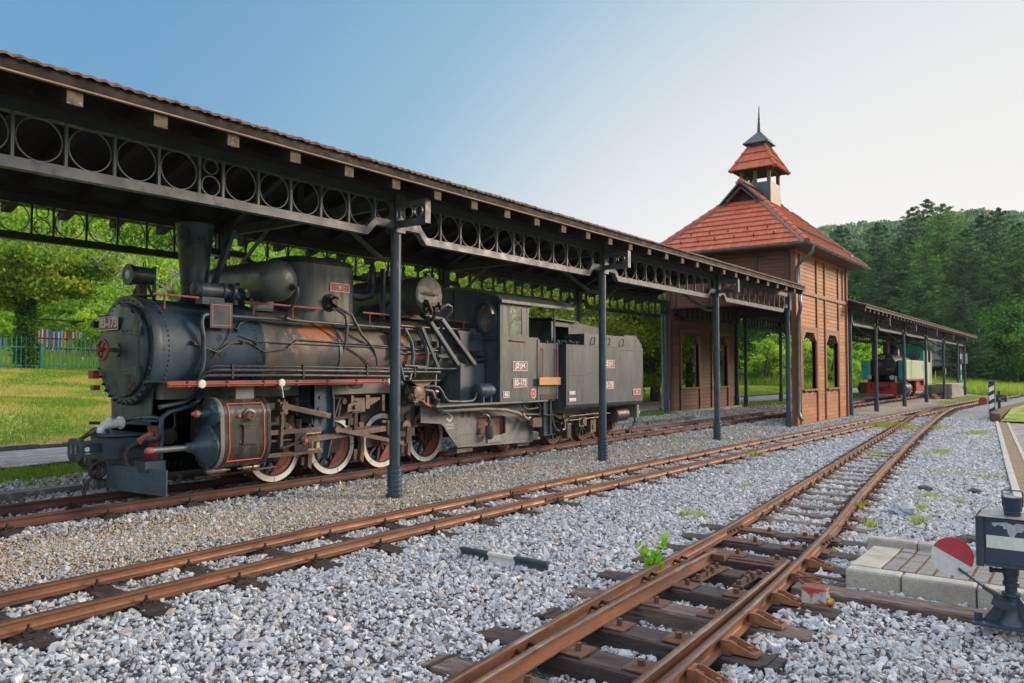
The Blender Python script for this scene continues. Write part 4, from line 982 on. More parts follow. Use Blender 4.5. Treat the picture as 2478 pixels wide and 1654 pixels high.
for i in range(34):
    a=2*math.pi*i/34; b.dome((4.76,YCL+.60*math.cos(a),2+.60*math.sin(a)),(-1,0,0),.013,.012,6)
for i in range(15):
    a=R(200+140*i/14); b.hexn((4.765,YCL+.635*math.cos(a),2+.635*math.sin(a)),(-1,0,0),.018,.035)
b.build('front_ring_rivets',m_irond,fr,40)
b=MB(); b.lathe((4.75,YCL,2.0),(-1,0,0),[(0,.565),(.02,.565),(.035,.55),(.05,.45),(.075,.25),(.085,.0)],48); dr=b.build('smokebox_door',m_smk,lo,30)
b=MB()
for i in range(28):
    a=2*math.pi*i/28; b.dome((4.715,YCL+.525*math.cos(a),2+.525*math.sin(a)),(-1,0,0),.012,.010,6)
b.build('door_rivets',m_smk,dr,40)
for z in (2.22,1.75):
    b=MB(); b.box(4.665,4.695,8.88,9.22,z-.035,z+.035); b.box(4.64,4.70,8.80,8.90,z-.055,z+.055); b.cyl((4.66,8.80,z-.07),(4.66,8.80,z+.07),.018,n=8)
    for y in (9.17,9.08,8.98): b.dome((4.665,y,z),(-1,0,0),.012,.01,6)
    b.build('door_hinge',m_smk,dr,40)
b=MB(); b.tube([(4.66,8.80,2.22),(4.655,8.80,1.75)],.012,8); b.build('hinge_pin',m_smk,dr)
b=MB(); b.lathe((4.68,YCL,2.0),(-1,0,0),[(0,.085),(.03,.08),(.035,.03),(.10,.02),(.16,.018)],16); b.build('door_boss',m_smk,dr,40)
b=MB(); b.torus((4.50,YCL,2.0),XA,.115,.016,28,8)
for i in range(4): a=i*math.pi/2+.3; b.cyl((4.50,YCL,2.0),(4.50,YCL+.115*math.cos(a),2+.115*math.sin(a)),.011,n=8)
b.cyl((4.44,YCL,2.0),(4.60,YCL,2.0),.024,n=10); b.cyl((4.46,YCL+.02,2.0),(4.44,YCL+.13,2.0),.011,n=8); b.build('door_handwheel',m_red,lo,40)
# upper door latch and lamp irons
b=MB(); b.bar((4.68,9.0,2.49),(4.66,9.22,2.53),.03,.02); b.tube([(4.67,8.95,2.48),(4.66,8.85,2.40),(4.665,8.81,2.26)],.010,6); b.lathe((4.70,9.0,2.46),(-1,0,0),[(0,.035),(.04,.02)],8); b.build('door_latch',m_irond,dr,40)
b=MB(); b.bar((4.69,8.98,1.62),(4.66,9.03,1.53),.025,.012); b.build('door_dog',m_red,dr)
b=MB(); b.box(4.60,4.68,9.74,9.86,1.66,1.76); b.box(4.60,4.68,9.72,9.80,1.52,1.58); b.build('lamp_iron',m_red,lo)
b=MB(); b.box(4.60,4.72,9.76,9.82,2.28,2.36); b.box(4.67,4.76,9.6,9.80,2.41,2.43); b.build('lamp_bracket',m_irond,lo)
# number plate builder
def nplate(parent,c,nrm,w,h,body,size,m=None,name='number_plate',lm=None,sx=.9):
    "plate facing -X or -Y"
    m=m or m_plate; x,y,z=c; b=MB()
    if nrm=='y': b.box(x-w/2,x+w/2,y,y+.008,z-h/2,z+h/2); rot=(R(90),0,0); q=(x,y-.003,z)
    else: b.box(x,x+.008,y-w/2,y+w/2,z-h/2,z+h/2); rot=(R(90),0,R(-90)); q=(x-.003,y,z)
    p=b.build(name,m,parent,bev=.002)
    b=MB(); t=.008
    for s in (-1,1):
        if nrm=='y':
            b.box(x-w/2,x+w/2,y-.004,y,z+s*(h/2-t/2)-t/2,z+s*(h/2-t/2)+t/2); b.box(x+s*(w/2-t/2)-t/2,x+s*(w/2-t/2)+t/2,y-.0035,y,z-h/2+t,z+h/2-t)
        else:
            b.box(x-.004,x,y-w/2,y+w/2,z+s*(h/2-t/2)-t/2,z+s*(h/2-t/2)+t/2); b.box(x-.0035,x,y+s*(w/2-t/2)-t/2,y+s*(w/2-t/2)+t/2,z-h/2+t,z+h/2-t)
    b.build('plate_border',m_white,p)
    if body: text(body,'plate_lettering',size*1.08,lm or m_white,p,q,rot,bold=.0038,sx=sx)
    return p
nplate(lo,(4.655,9.50,2.325),'x',.46,.165,'83-173',.15)
# --- saddle, front plate ---
b=MB(); b.box(4.86,6.1,8.86,9.74,.9,1.55); b.prism([(8.80,1.55),(9.80,1.55),(9.78,1.42),(9.74,1.0),(8.86,1.0),(8.82,1.42)],0,4.84,4.86); b.box(4.86,6.0,8.86,8.88,.55,1.5); b.build('saddle',m_smk,lo,bev=.004)
b=MB(); b.prism([(4.86,1.42),(8.9,1.42),(8.9,.62),(5.0,.5),(4.86,.56)],1,8.86,8.88); b.prism([(4.86,1.42),(8.9,1.42),(8.9,.62),(5.0,.5),(4.86,.56)],1,9.72,9.74); b.build('main_frame',m_blk,lo)
b=MB(); b.box(5.0,12.3,9.0,9.6,.62,1.5); b.build('inner_frame',m_blk,lo)
b=MB(); b._hoop((5.08,8.855,.98),Vector(YN),[(0,.075),(0,.095),(.01,.095),(.01,.075)],24); b.lathe((5.08,8.858,.98),YN,[(0,.075),(.001,.075)],24)
for x in (4.93,5.0,5.08,5.16,5.24):
    for z in (1.12,.66,.62): b.dome((x,8.86,z),YN,.012,.01,6)
b.build('frame_rivets',m_blk,lo,40)
# --- chimney ---
b=MB(); b.lathe((5.64,YCL,2.56),(0,0,1),[(0,.30),(.04,.24),(.10,.185),(.20,.165),(.30,.165),(.31,.172),(.34,.172),(.35,.168),(.82,.205),(.83,.212),(.87,.214),(.88,.21),(1.05,.228),(1.055,.238),(1.08,.238),(1.08,.20),(.7,.17)],40); b.build('chimney',m_smk,lo,35)
b=MB(); b.bar((5.80,9.18,2.80),(6.10,9.18,3.62),.012,.10,(0,1,0)); b.bar((5.82,9.14,2.80),(6.12,9.14,3.62),.05,.012,(0,1,0)); b.build('chimney_shield',m_smk,lo)
# --- headlight ---
b=MB(); b.lathe((5.08,YCL,2.91),(-1,0,0),[(0,.06),(.01,.105),(.26,.115),(.27,.128),(.31,.128),(.31,.11)],28); hl=b.build('headlight',m_smk,lo,40)
b=MB(); b.lathe((4.785,YCL,2.91),(-1,0,0),[(0,.112),(.012,.09),(.02,.0)],24); b.build('lamp_glass',m_glass,hl,40)
b=MB(); b.tube([(4.98,YCL-.03,3.02),(4.98,YCL-.03,3.07),(4.98,YCL,3.09),(4.98,YCL+.03,3.07),(4.98,YCL+.03,3.02)],.006,6); b.build('lamp_handle',m_irond,hl)
b=MB()
for s in (-1,1): b.bar((4.93,YCL+s*.05,2.80),(4.90,YCL+s*.09,2.68),.02,.03); b.bar((5.0,YCL+s*.05,2.80),(5.03,YCL+s*.09,2.68),.02,.03)
b.box(4.87,5.07,YCL-.11,YCL+.11,2.66,2.68); b.box(4.9,5.0,YCL-.03,YCL+.03,2.60,2.80); b.box(5.09,5.11,YCL-.04,YCL+.02,2.62,3.04); b.build('headlight_stand',m_irond,lo)
# --- handrail ---
for x0,x1 in ((4.82,5.40),(6.04,7.30),(8.08,9.25),(9.66,10.55)):
    b=MB(); b.cyl((x0,8.80,2.655-.008*(x0-4.8)),(x1,8.80,2.655-.008*(x1-4.8)),.015,n=10)
    x=x0+.14
    while x<x1: z=2.65-.008*(x-4.8); b.lathe((x,8.80,z),(0,0,-1),[(-.02,.018),(0,.024),(.02,.018),(.03,.011),(.16,.011)],8); x+=.62
    b.build('handrail',m_pink,lo,50)
# --- generator / lubricator by the chimney ---
b=MB(); b.lathe((5.36,8.86,2.76),XA,[(0,.05),(.01,.085),(.06,.095),(.07,.10),(.09,.10),(.10,.092),(.37,.092),(.38,.105),(.42,.105),(.43,.07),(.50,.07),(.51,.11),(.55,.11),(.56,.05),(.64,.05),(.65,.07),(.68,.07),(.69,.03),(.75,.03)],24)
b.box(5.45,5.75,8.80,8.95,2.58,2.67); b.cyl((5.95,8.86,2.76),(5.95,8.86,2.60),.03,n=8); b.cyl((6.0,8.86,2.78),(6.0,8.70,2.78),.025,n=8); b.hexn((6.06,8.83,2.74),(0,-1,0),.04,.08)
for dx,dy,dz in ((.9,.06,.05),(.88,-.09,.04),(.80,-.1,-.06),(.86,.0,.11)): b.hexn((5.1+dx,8.86+dy,2.76+dz),XA,.022,.04)
b.build('steam_generator',m_smk,lo,40)
b=MB(); b.box(5.46,5.77,8.645,8.66,2.28,2.60); pn=b.build('side_cover_plate',m_smk,lo,bev=.003)
def frame_lines(x0,x1,z0,z1,y,parent,m,t=.008,name='lining'):
    b=MB(); b.box(x0,x1,y-.002,y,z1-t,z1); b.box(x0,x1,y-.002,y,z0,z0+t); b.box(x0,x0+t,y-.002,y,z0+t,z1-t); b.box(x1-t,x1,y-.002,y,z0+t,z1-t); return b.build(name,m,parent)
frame_lines(5.49,5.74,2.31,2.57,8.644,pn,m_orl)
# --- air tank (across the boiler) ---
b=MB(); r=.275; b.lathe((6.44,8.48,2.95),(0,1,0),[(0,.0),(.01,.09),(.03,.17),(.07,.235),(.12,.265),(.17,r),(.175,r+.004),(.20,r+.004),(.21,r),(1.44,r),(1.50,.265),(1.56,.22),(1.62,.1),(1.64,0)],44); at=b.build('air_tank',m_tank,lo,30)
for yy_ in (8.95,9.6):
    b=MB(); b.box(6.28,6.60,yy_,yy_+.07,2.56,2.72); b.build('tank_saddle',m_smk,at)
b=MB(); b.lathe((6.56,8.50,2.86),YN,[(0,.05),(.03,.05),(.035,.03),(.08,.028)],12); b.build('tank_flange',m_irond,at,40)
b=MB(); b.tube([(6.56,8.43,2.86),(6.585,8.42,2.84),(6.59,8.43,2.76),(6.585,8.52,2.62),(6.57,8.62,2.50),(6.58,8.66,2.46),(6.66,8.66,2.44),(6.9,8.66,2.43),(9.0,8.66,2.41)],.022,10); b.build('air_pipe',m_body,lo,50)
# --- sand dome ---
def rrect(x0,x1,y0,y1,r,n=7):
    P=[]
    for cx,cy,a0 in ((x1-r,y1-r,0),(x0+r,y1-r,90),(x0+r,y0+r,180),(x1-r,y0+r,270)):
        for i in range(n): a=R(a0+90*i/(n-1)); P.append((cx+r*math.cos(a),cy+r*math.sin(a)))
    return P
def loft(b,secs):  # secs: [(poly, z)], same count
    n=len(secs[0][0]); vs=[(p[0],p[1],z) for P,z in secs for p in P]; k=len(secs)
    b.add(vs,[(i*n+j,i*n+(j+1)%n,(i+1)*n+(j+1)%n,(i+1)*n+j) for i in range(k-1) for j in range(n)]+[tuple(range(n-1,-1,-1)),tuple((k-1)*n+j for j in range(n))])
b=MB(); loft(b,[(rrect(6.88,8.12,8.86,9.74,.32),2.45),(rrect(6.88,8.12,8.86,9.74,.32),3.28),(rrect(6.90,8.10,8.88,9.72,.31),3.30),(rrect(6.88,8.12,8.86,9.74,.32),3.315),(rrect(6.93,8.07,8.91,9.69,.29),3.37),(rrect(7.05,7.95,9.03,9.57,.22),3.40)]); sd=b.build('sand_dome',m_body,lo,35)
b=MB(); b.lathe((7.75,9.2,3.38),(0,0,1),[(0,.14),(.05,.14),(.06,.10)],20); b.build('dome_lid',m_smk,sd,40)
b=MB()
for i in range(22): b.dome((7.2+i*.03,8.865,3.335),YN,.006,.005,5)
b.build('dome_rivets',m_body,sd)
frame_lines(7.2,7.9,2.62,3.26,8.861,sd,mat('thin_dark_red_lining',(.14,.03,.03),(.1,.03,.03)),.006)
bp=nplate(sd,(7.68,8.852,2.97),'y',.36,.125,'★',.05,m_plateR,'builders_plate',sx=1)
for k,(s,z) in enumerate((('REPUBLIKA SRPSKA',2.995),('MUZEJSKO VOZILO BR 173',2.975))): text(s,'plate_lettering',.02,m_white,bp,(7.68,8.849,z+.008),(R(90),0,0),sx=.8,ext=.001)
b=MB(); b.lathe((7.50,8.87,2.74),YN,[(0,.13),(.03,.13),(.035,.11),(.06,.10)],20); b.hexn((7.50,8.81,2.76),YN,.05,.06)
b.cyl((7.52,8.81,2.70),(7.52,8.72,2.66),.025,n=8); b.cyl((7.45,8.81,2.66),(7.45,8.74,2.62),.02,n=8); b.cyl((7.50,8.78,2.82),(7.50,8.70,2.80),.018,n=8)
for i in range(8): a=i*math.pi/4; b.hexn((7.5+.11*math.cos(a),8.84,2.74+.11*math.sin(a)),YN,.012,.02)
b.build('sanding_valve',m_irond,sd,40)
b=MB(); b.lathe((7.57,8.76,2.80),YN,[(0,.02),(.03,.02)],8); b.build('red_cap',m_pink,sd)
for p in ([(7.50,8.72,2.64),(7.60,8.64,2.55),(7.64,8.64,2.40),(7.62,8.66,2.1),(7.55,8.70,1.95),(7.50,8.72,1.84)],[(7.52,8.72,2.66),(7.70,8.62,2.56),(7.9,8.64,2.3),(8.16,8.66,2.1),(8.25,8.68,1.95),(8.28,8.70,1.84)]):
    b=MB(); b.tube([Vector(q) for q in p],.022,10); b.build('sand_pipe',m_body,lo,50)
# --- safety valve ---
b=MB(); b.tube([(8.10,9.15,2.92),(8.35,9.12,2.90),(8.50,9.10,2.95),(8.56,9.10,3.08)],[.07,.075,.078,.075],14); b.lathe((8.55,9.1,3.08),(0,0,1),[(0,.06),(.06,.06),(.07,.075),(.10,.075),(.11,.06),(.20,.06),(.21,.075),(.23,.075),(.24,.055),(.30,.05),(.34,.03),(.36,.015),(.46,.008)],16); b.build('safety_valve',m_smk,lo,40)
# --- feedwater drum, across, facing the viewer ---
b=MB(); r=.31; b.lathe((9.22,8.50,2.96),(0,1,0),[(0,.29),(0,.30),(.01,.31),(.04,.31),(.05,.30),(.40,.30),(.41,.34),(.55,.34),(.56,.30),(1.6,.30)],44); dm=b.build('feedwater_drum',m_body,lo,35)
b=MB(); b.lathe((9.22,8.497,2.96),YN,[(0,.285),(.006,.28)],40)
for i in range(20): a=2*math.pi*i/20; b.dome((9.22+.27*math.cos(a),8.495,2.96+.27*math.sin(a)),YN,.008,.006,6)
b.build('drum_end_cover',mat('pale_grey_flaking_cover',(.12,.13,.12),(.09,.095,.09),scale=5,rough=.5,patch=(.10,.06,.05),pth=.57,pscale=8,pw=.05),dm,40)
b=MB(); b.tube([(9.05,8.46,2.99),(9.2,8.42,2.99),(9.38,8.46,2.97)],.014,8); b.build('drum_handle',m_pink,dm)
b=MB(); b.box(9.06,9.40,8.44,8.49,2.70,2.84); b.cyl((9.10,8.44,2.80),(9.10,8.36,2.78),.035,n=10); b.cyl((9.22,8.44,2.74),(9.22,8.34,2.72),.045,n=10); b.cyl((9.34,8.44,2.78),(9.34,8.34,2.76),.035,n=10); b.tube([(9.04,8.44,2.86),(9.06,8.38,2.84),(9.12,8.36,2.70),(9.13,8.38,2.64)],.028,8); b.hexn((9.28,8.36,2.82),YN,.03,.05); b.cyl((9.25,8.40,2.70),(9.25,8.46,2.55),.03,n=8); b.cyl((9.42,8.42,2.78),(9.50,8.42,2.80),.04,n=8)
b.build('drum_valves',m_irond,dm,40)
b=MB(); b.tube([(9.46,8.42,2.80),(9.56,8.42,2.83),(9.66,8.42,2.80),(9.68,8.44,2.72),(9.62,8.50,2.64),(9.58,8.54,2.58),(9.56,8.58,2.3),(9.62,8.62,2.15),(9.66,8.63,2.0),(9.60,8.64,1.9),(9.50,8.62,1.7),(9.44,8.58,1.5)],.026,10); b.build('drum_pipe',m_body,lo,50)
b=MB(); b.prism([(8.62,2.62),(9.6,2.60),(9.35,2.72),(8.75,2.8)],1,8.95,9.6); b.box(8.62,8.66,8.92,9.0,2.55,3.36); b.box(8.70,9.0,8.9,9.5,3.24,3.33); b.build('drum_mount',m_smk,lo)
# channels sloping down from the drum
for (a,c) in (((9.17,8.52,2.62),(9.84,8.44,1.86)),((9.52,8.52,2.60),(10.24,8.42,1.87))):
    b=MB(); b.bar(a,c,.012,.07,(0,-1,0)); b.bar((a[0]+.01,a[1]-.03,a[2]),(c[0]+.01,c[1]-.03,c[2]),.05,.008,(0,-1,0)); b.bar((a[0]-.02,a[1],a[2]-.02),(c[0]-.02,c[1],c[2]-.02),.008,.07,(0,-1,0)); b.bar((c[0],c[1],c[2]),(c[0]+.09,c[1],c[2]-.005),.03,.012); b.build('drain_channel',m_smk,lo)
b=MB(); b.bar((9.10,8.55,2.45),(9.52,8.56,1.78),.05,.03,(0,1,0)); b.bar((9.15,8.54,2.64),(9.60,8.54,2.60),.05,.04); b.bar((9.5,8.60,2.0),(10.0,8.60,1.99),.02,.05); b.build('drum_bracket',m_smk,lo)
# --- pipes along the boiler ---
def bpipe(pts,r,m=None,name='pipe',n=10):
    b=MB(); b.tube([Vector(p) if len(p)==3 else Vector((p[0],BY(p[1],.635,r+.008),p[1])) for p in pts],r,n); return b.build(name,m or m_body,lo,50)
bpipe([(5.50,8.70,2.44),(5.42,8.66,2.44),(5.36,8.64,2.42),(5.335,8.63,2.34),(5.36,8.62,2.15),(5.375,8.63,1.9),(5.35,8.66,1.62),(5.33,8.68,1.52)],.028,m_smk)
bpipe([(5.48,8.70,2.44),(6.6,8.70,2.44),(8.3,8.70,2.42),(9.9,8.71,2.45),(10.55,8.72,2.46)],.024,m_body)
bpipe([(8.6,8.64,2.46),(9.4,8.64,2.45),(10.0,8.64,2.46),(10.55,8.66,2.48)],.018,m_rod)
for z,x0,x1,r,dn in ((1.815,5.45,9.2,.013,.0),(1.765,5.42,9.55,.02,0),(1.70,5.36,8.8,.02,0)):
    bpipe([(x0-.07,8.72,z-.12),(x0-.03,8.60,z-.03),(x0+.04,8.57,z),(6.8,8.57,z-.005),(x1,8.57,z-.03)],r)
bpipe([(5.36,8.62,1.70),(6.8,8.62,1.68),(8.6,8.62,1.66)],.011)
for x in (5.72,6.80,7.95,8.95):
    b=MB(); b.box(x-.012,x+.012,8.545,8.60,1.66,1.84); b.box(x-.01,x+.01,8.58,8.75,1.735,1.75); b.build('pipe_clip',m_irond,lo)
bpipe([(5.25,2.08),(5.55,8.60,1.98),(5.75,2.10),(6.0,2.13),(6.25,2.0),(6.6,2.05),(6.75,2.15),(6.8,2.18),(8.3,2.14),(9.0,2.12),(10.5,2.13)],.010)
bpipe([(5.9,2.20),(6.15,2.13),(8.5,2.11),(8.8,2.10),(10.6,2.11)],.008)
bpipe([(8.72,2.10),(9.9,2.08),(10.3,2.10),(10.7,8.50,2.06)],.016)
bpipe([(8.72,2.03),(9.9,2.01),(10.4,2.06),(10.7,8.50,2.02)],.012)
bpipe([(5.88,2.28),(5.95,2.36),(6.15,2.42),(6.4,2.40),(6.58,2.43)],.010)
bpipe([(5.5,1.9),(5.75,2.2),(5.82,2.4),(5.85,2.55),(6.0,8.78,2.7)],.007,m_irond)
bpipe([(7.1,2.45),(7.45,2.22),(7.6,2.12),(7.95,1.95),(8.1,1.84)],.008,m_irond)
bpipe([(8.42,2.46),(8.45,2.38),(8.58,2.30)],.012,m_irond)
bpipe([(8.78,8.62,2.42),(8.92,8.60,2.2),(8.96,8.60,2.0),(8.93,8.60,1.8),(8.85,8.58,1.6),(8.70,8.5,1.46),(8.66,8.46,1.40)],.030)
bpipe([(9.08,8.62,2.40),(9.20,8.60,2.25),(9.26,8.58,2.05),(9.24,8.58,1.85),(9.18,8.58,1.72)],.034)
bpipe([(8.55,2.35),(8.62,2.2),(8.64,8.60,1.95),(8.66,8.50,1.6),(8.72,8.46,1.44),(8.80,8.44,1.37)],.022,m_smk)
bpipe([(9.0,8.56,1.80),(9.8,8.55,1.79),(10.1,8.52,1.80),(10.25,8.48,1.90),(10.45,8.46,1.95),(10.75,8.4,1.97)],.02,m_smk)
bpipe([(8.72,8.56,1.84),(9.2,8.56,1.82)],.02,m_smk)
for x,z in ((5.25,2.09),(5.55,2.0),(5.88,2.27),(5.92,2.12),(6.12,2.1),(8.62,2.35),(5.5,2.3)):
    b=MB(); y=BY(z); b.box(x-.025,x+.025,y-.03,y+.01,z-.025,z+.025); b.hexn((x,y-.03,z),YN,.018,.035); b.build('pipe_fitting',m_irond,lo,40)
b=MB()
b.tube([(8.42,BY(2.36)-.03,2.40),(8.52,BY(2.36)-.04,2.37),(8.60,BY(2.3)-.05,2.34)],.03,8); b.box(8.50,8.57,8.62,8.70,2.0,2.34); b.cyl((8.53,8.6,1.96),(8.53,8.66,2.0),.04,n=8)
b.build('clack_valve',m_rod,lo,40)
b=MB(); b.tube([(9.2,BY(2.2)-.02,2.23),(9.5,BY(2.2)-.02,2.2)],.022,8); b.box(9.16,9.22,8.66,8.70,2.16,2.24); b.box(9.5,9.58,8.66,8.70,2.16,2.24); b.build('washout_plug',m_irond,lo,40)
# firebox side panels near the cab
b=MB(); b.prism([(9.93,2.43),(10.55,2.43),(10.66,2.25),(10.62,2.09),(10.06,2.09),(10.0,2.3)],1,8.52,8.60); fb=b.build('firebox_panel',m_smk,lo,bev=.004)
b=MB(); b.bar((9.97,8.518,2.40),(10.52,8.518,2.40),.006,.006); b.bar((10.1,8.518,2.12),(10.58,8.518,2.12),.006,.006); b.bar((9.97,8.518,2.40),(10.08,8.518,2.12),.006,.006); b.build('lining',m_redl,fb)
b=MB(); b.lathe((10.35,8.54,2.36),YN,[(0,.12),(.012,.12),(.014,.10)],24)
for i in range(4): a=i*math.pi/2+.7; b.lathe((10.35+.06*math.cos(a),8.525,2.36+.06*math.sin(a)),YN,[(0,.022),(.02,.018)],8)
b.build('inspection_cover',m_smk,fb,40)
b=MB(); b.box(9.97,10.60,8.48,8.9,1.23,1.88); b.box(9.95,9.975,8.47,8.9,1.23,1.89); b.build('firebox_side_sheet',mat('blue_streaked_sheet',(.085,.125,.15),(.06,.085,.10),scale=2,rough=.4,stretch=(3,3,.5),patch=(.10,.07,.05),pth=.6,pscale=3),lo,bev=.003)
b=MB(); b.lathe((9.3,YCL,1.95),XA,[(0,.50),(.25,.58),(.7,.62)],40); b.build('ashpan_shell',m_smk,lo,40)
# --- cab ---
CX0,CX1,CY0,CY1=10.62,12.38,8.16,10.44
b=MB(); n=20; P=[]
for i in range(n+1):
    t=i/n; y=CY0+(CY1-CY0)*t; P.append((y,3.0+.21*math.sin(math.pi*t)**.8))
Pf=[(CY0,1.23)]+P+[(CY1,1.23)]
def hole_front(b,P,x0,x1,holes):
    pass
# front sheet built round its two oval windows: strips of quads
wy,wz,ry,rz=8.44,2.68,.185,.235
def ring_plate(b,x,cy,cz,ry,rz,outer,n=36):
    V=[];F=[]
    for i in range(n):
        a=2*math.pi*i/n; c,s=math.cos(a),math.sin(a); V.append((x,cy+ry*c,cz+rz*s))
        # ray to the rectangle
        (y0,y1,z0,z1)=outer; t=min([(y1-cy)/c if c>1e-6 else 9e9,(y0-cy)/c if c<-1e-6 else 9e9,(z1-cz)/s if s>1e-6 else 9e9,(z0-cz)/s if s<-1e-6 else 9e9]); V.append((x,cy+t*c,cz+t*s))
    for i in range(n): j=(i+1)%n; F.append((2*i,2*i+1,2*j+1,2*j))
    b.add(V,F)
for x in (CX0,CX0+.012):
    for cy in (wy,2*YCL-wy): 
        y0,y1=(CY0,8.74) if cy<YCL else (9.86,CY1)
        ring_plate(b,x,cy,wz,ry,rz,(y0,y1,2.3,2.99))
    b.add([(x,CY0,1.23),(x,CY1,1.23),(x,CY1,2.3),(x,CY0,2.3)],[(0,1,2,3)]); b.add([(x,8.74,2.3),(x,9.86,2.3),(x,9.86,2.99),(x,8.74,2.99)],[(0,1,2,3)])
    b.add([(x,p[0],p[1]) for p in P]+[(x,CY1,2.99),(x,CY0,2.99)],[tuple(range(n+3))])
cab=b.build('cab_front',m_smk,lo)
for cy in (wy,2*YCL-wy):
    b=MB(); V=[];k=32
    def oval(s,x): return [(x,cy+(ry+s)*math.cos(2*math.pi*i/k),wz+(rz+s)*math.sin(2*math.pi*i/k)) for i in range(k)]
    rs=[oval(-.005,CX0),oval(-.005,CX0-.05),oval(.03,CX0-.05),oval(.035,CX0)]
    for r_ in rs: V+=r_
    b.add(V,[(a*k+i,a*k+(i+1)%k,((a+1)%4)*k+(i+1)%k,((a+1)%4)*k+i) for a in range(4) for i in range(k)]); b.build('window_frame',m_smk,cab,40)
    b=MB(); b.add(oval(0,CX0-.015)+[(CX0-.014,cy,wz)],[(i,(i+1)%k,k) for i in range(k)]); b.build('window_glass',m_glassw,cab)
    b=MB(); h=[]
    for i in range(13):
        a=R(12+156*i/12); h.append((cy+(ry+.035)*math.cos(a),wz+(rz+.035)*math.sin(a)))
    V=[(CX0,y,z) for y,z in h]+[(CX0-.16,y+(y-cy)*.08,z-.015) for y,z in h]; V+=[(v[0],v[1],v[2]+.006) for v in V]
    m_=13; b.add(V,[(i,i+1,m_+i+1,m_+i) for i in range(12)]+[(2*m_+i,3*m_+i,3*m_+i+1,2*m_+i+1) for i in range(12)]+[(m_+i,m_+i+1,3*m_+i+1,3*m_+i) for i in range(12)]); b.build('window_hood',m_body,cab,50)
b=MB()
for i in range(40):
    t=i/39; y=CY0+.03+(CY1-CY0-.06)*t; b.dome((CX0,y,2.965+.20*math.sin(math.pi*(y-CY0)/(CY1-CY0))**.8),(-1,0,0),.007,.006,5)
for i in range(24): b.dome((CX0,CY0+.03,1.28+i*.07),(-1,0,0),.007,.006,5)
for i in range(16): b.dome((CX0,CY0+.03+i*.03,2.29),(-1,0,0),.007,.006,5)
b.build('cab_rivets',m_smk,cab)
b=MB(); b.box(CX0-.01,CX0,8.2,8.72,2.27,2.30); b.box(CX0-.01,CX0,9.2,9.23,2.55,3.18); b.build('cab_seam',m_irond,cab)
for ys,s in ((CY0,-1),(CY1,1)):
    b=MB(); y0,y1=ys-.006,ys+.006
    b.box(CX0,11.76,y0,y1,1.23,2.36); b.box(CX0,10.90,y0,y1,2.36,3.0); b.box(10.90,11.24,y0,y1,2.85,3.0); b.box(10.9,11.24,y0,y1,2.36,2.40); b.box(11.24,11.46,y0,y1,2.36,3.0)
    b.box(11.46,12.38,y0,y1,2.93,3.0); b.box(11.76,12.38,y0,y1,1.23,1.30); b.prism([(11.46,2.93),(11.46,2.78),(11.50,2.88),(11.58,2.93)],1,y0,y1); b.prism([(12.30,2.93),(12.2,2.93),(12.27,2.89),(12.30,2.80)],1,y0,y1)
    sd_=b.build('cab_side',m_body,lo)
    b=MB(); b.box(10.90,11.24,ys-.002,ys+.002,2.40,2.85); b.build('window_glass',m_glassw,sd_)
    b=MB(); b.box(10.87,10.90,ys+s*.006-.004,ys+s*.006+.004,2.37,2.88); b.box(11.24,11.27,ys+s*.006-.004,ys+s*.006+.004,2.37,2.88); b.box(10.9,11.24,ys+s*.006-.004,ys+s*.006+.004,2.85,2.88); b.box(10.9,11.24,ys+s*.006-.004,ys+s*.006+.004,2.37,2.40); b.build('window_frame',m_body,sd_)
    b=MB(); b.box(11.79,12.34,ys-.012,ys+.0,1.32,2.27); b.build('cab_door',m_body,sd_,bev=.003)
    b=MB(); b.box(12.28,12.31,ys-.015,ys+.015,2.27,2.93); b.box(12.34,12.40,ys-.02,ys+.01,1.23,2.29); b.box(11.72,11.79,ys-.02,ys+.0,1.23,2.33); b.build('door_post',m_body,sd_)
    b=MB()
    for i in range(24):
        x=CX0+.03+i*.048; b.dome((x,y0 if s<0 else y1,1.27),(0,s,0),.006,.005,5)
    for i in range(26): b.dome((CX0+.03,y0 if s<0 else y1,1.30+i*.065),(0,s,0),.006,.005,5); 
    for i in range(17): b.dome((11.70,y0 if s<0 else y1,1.30+i*.06),(0,s,0),.006,.005,5)
    for i in range(20): b.dome((CX0+.03+i*.055,y0 if s<0 else y1,2.33),(0,s,0),.006,.005,5)
    b.build('cab_rivets',m_body,sd_)
    if s<0: near=sd_
b=MB(); b.cyl((10.88,CY0-.03,2.29),(11.36,CY0-.03,2.28),.012,n=8); b.build('arm_rest',m_pink,near)
for x in (11.84,12.32):
    b=MB(); b.tube([(x,CY0-.01,2.16),(x,CY0-.05,2.15),(x,CY0-.05,1.5),(x,CY0-.01,1.49)],.011,8); b.build('grab_rail',m_redl,near)
b=MB(); b.box(11.69,12.38,CY0-.085,CY0-.062,1.50,1.64); b.build('plank',m_plank,near,bev=.002)
frame_lines(11.83,12.29,1.36,2.22,CY0-.013,near,m_plate,.005)
frame_lines(10.68,11.40,2.38,2.94,CY0-.0075,near,mat('faded_brown_lining',(.10,.06,.05),(.08,.05,.045)),.004)
b=MB(); b.box(11.80,12.30,CY0-.03,CY0-.012,1.23,1.33); b.build('door_latch',m_irond,near)
nplate(near,(11.19,CY0-.014,1.84),'y',.44,.165,'JŽ·JЖ',.105,sx=1.1)
nplate(near,(11.19,CY0-.014,1.545),'y',.41,.155,'83-173',.13,sx=.9)
nplate(near,(10.78,CY0-.014,1.35),'y',.18,.105,'45.8',.08,sx=.75)
b=MB(); b.lathe((11.59,CY0-.008,1.35),YN,[(0,.085),(.008,.085)],28); rp=b.build('round_plate',m_white,near); b=MB(); b.lathe((11.59,CY0-.0165,1.35),YN,[(0,.074),(.002,.074)],28); b.build('round_plate_face',m_plateR,rp)
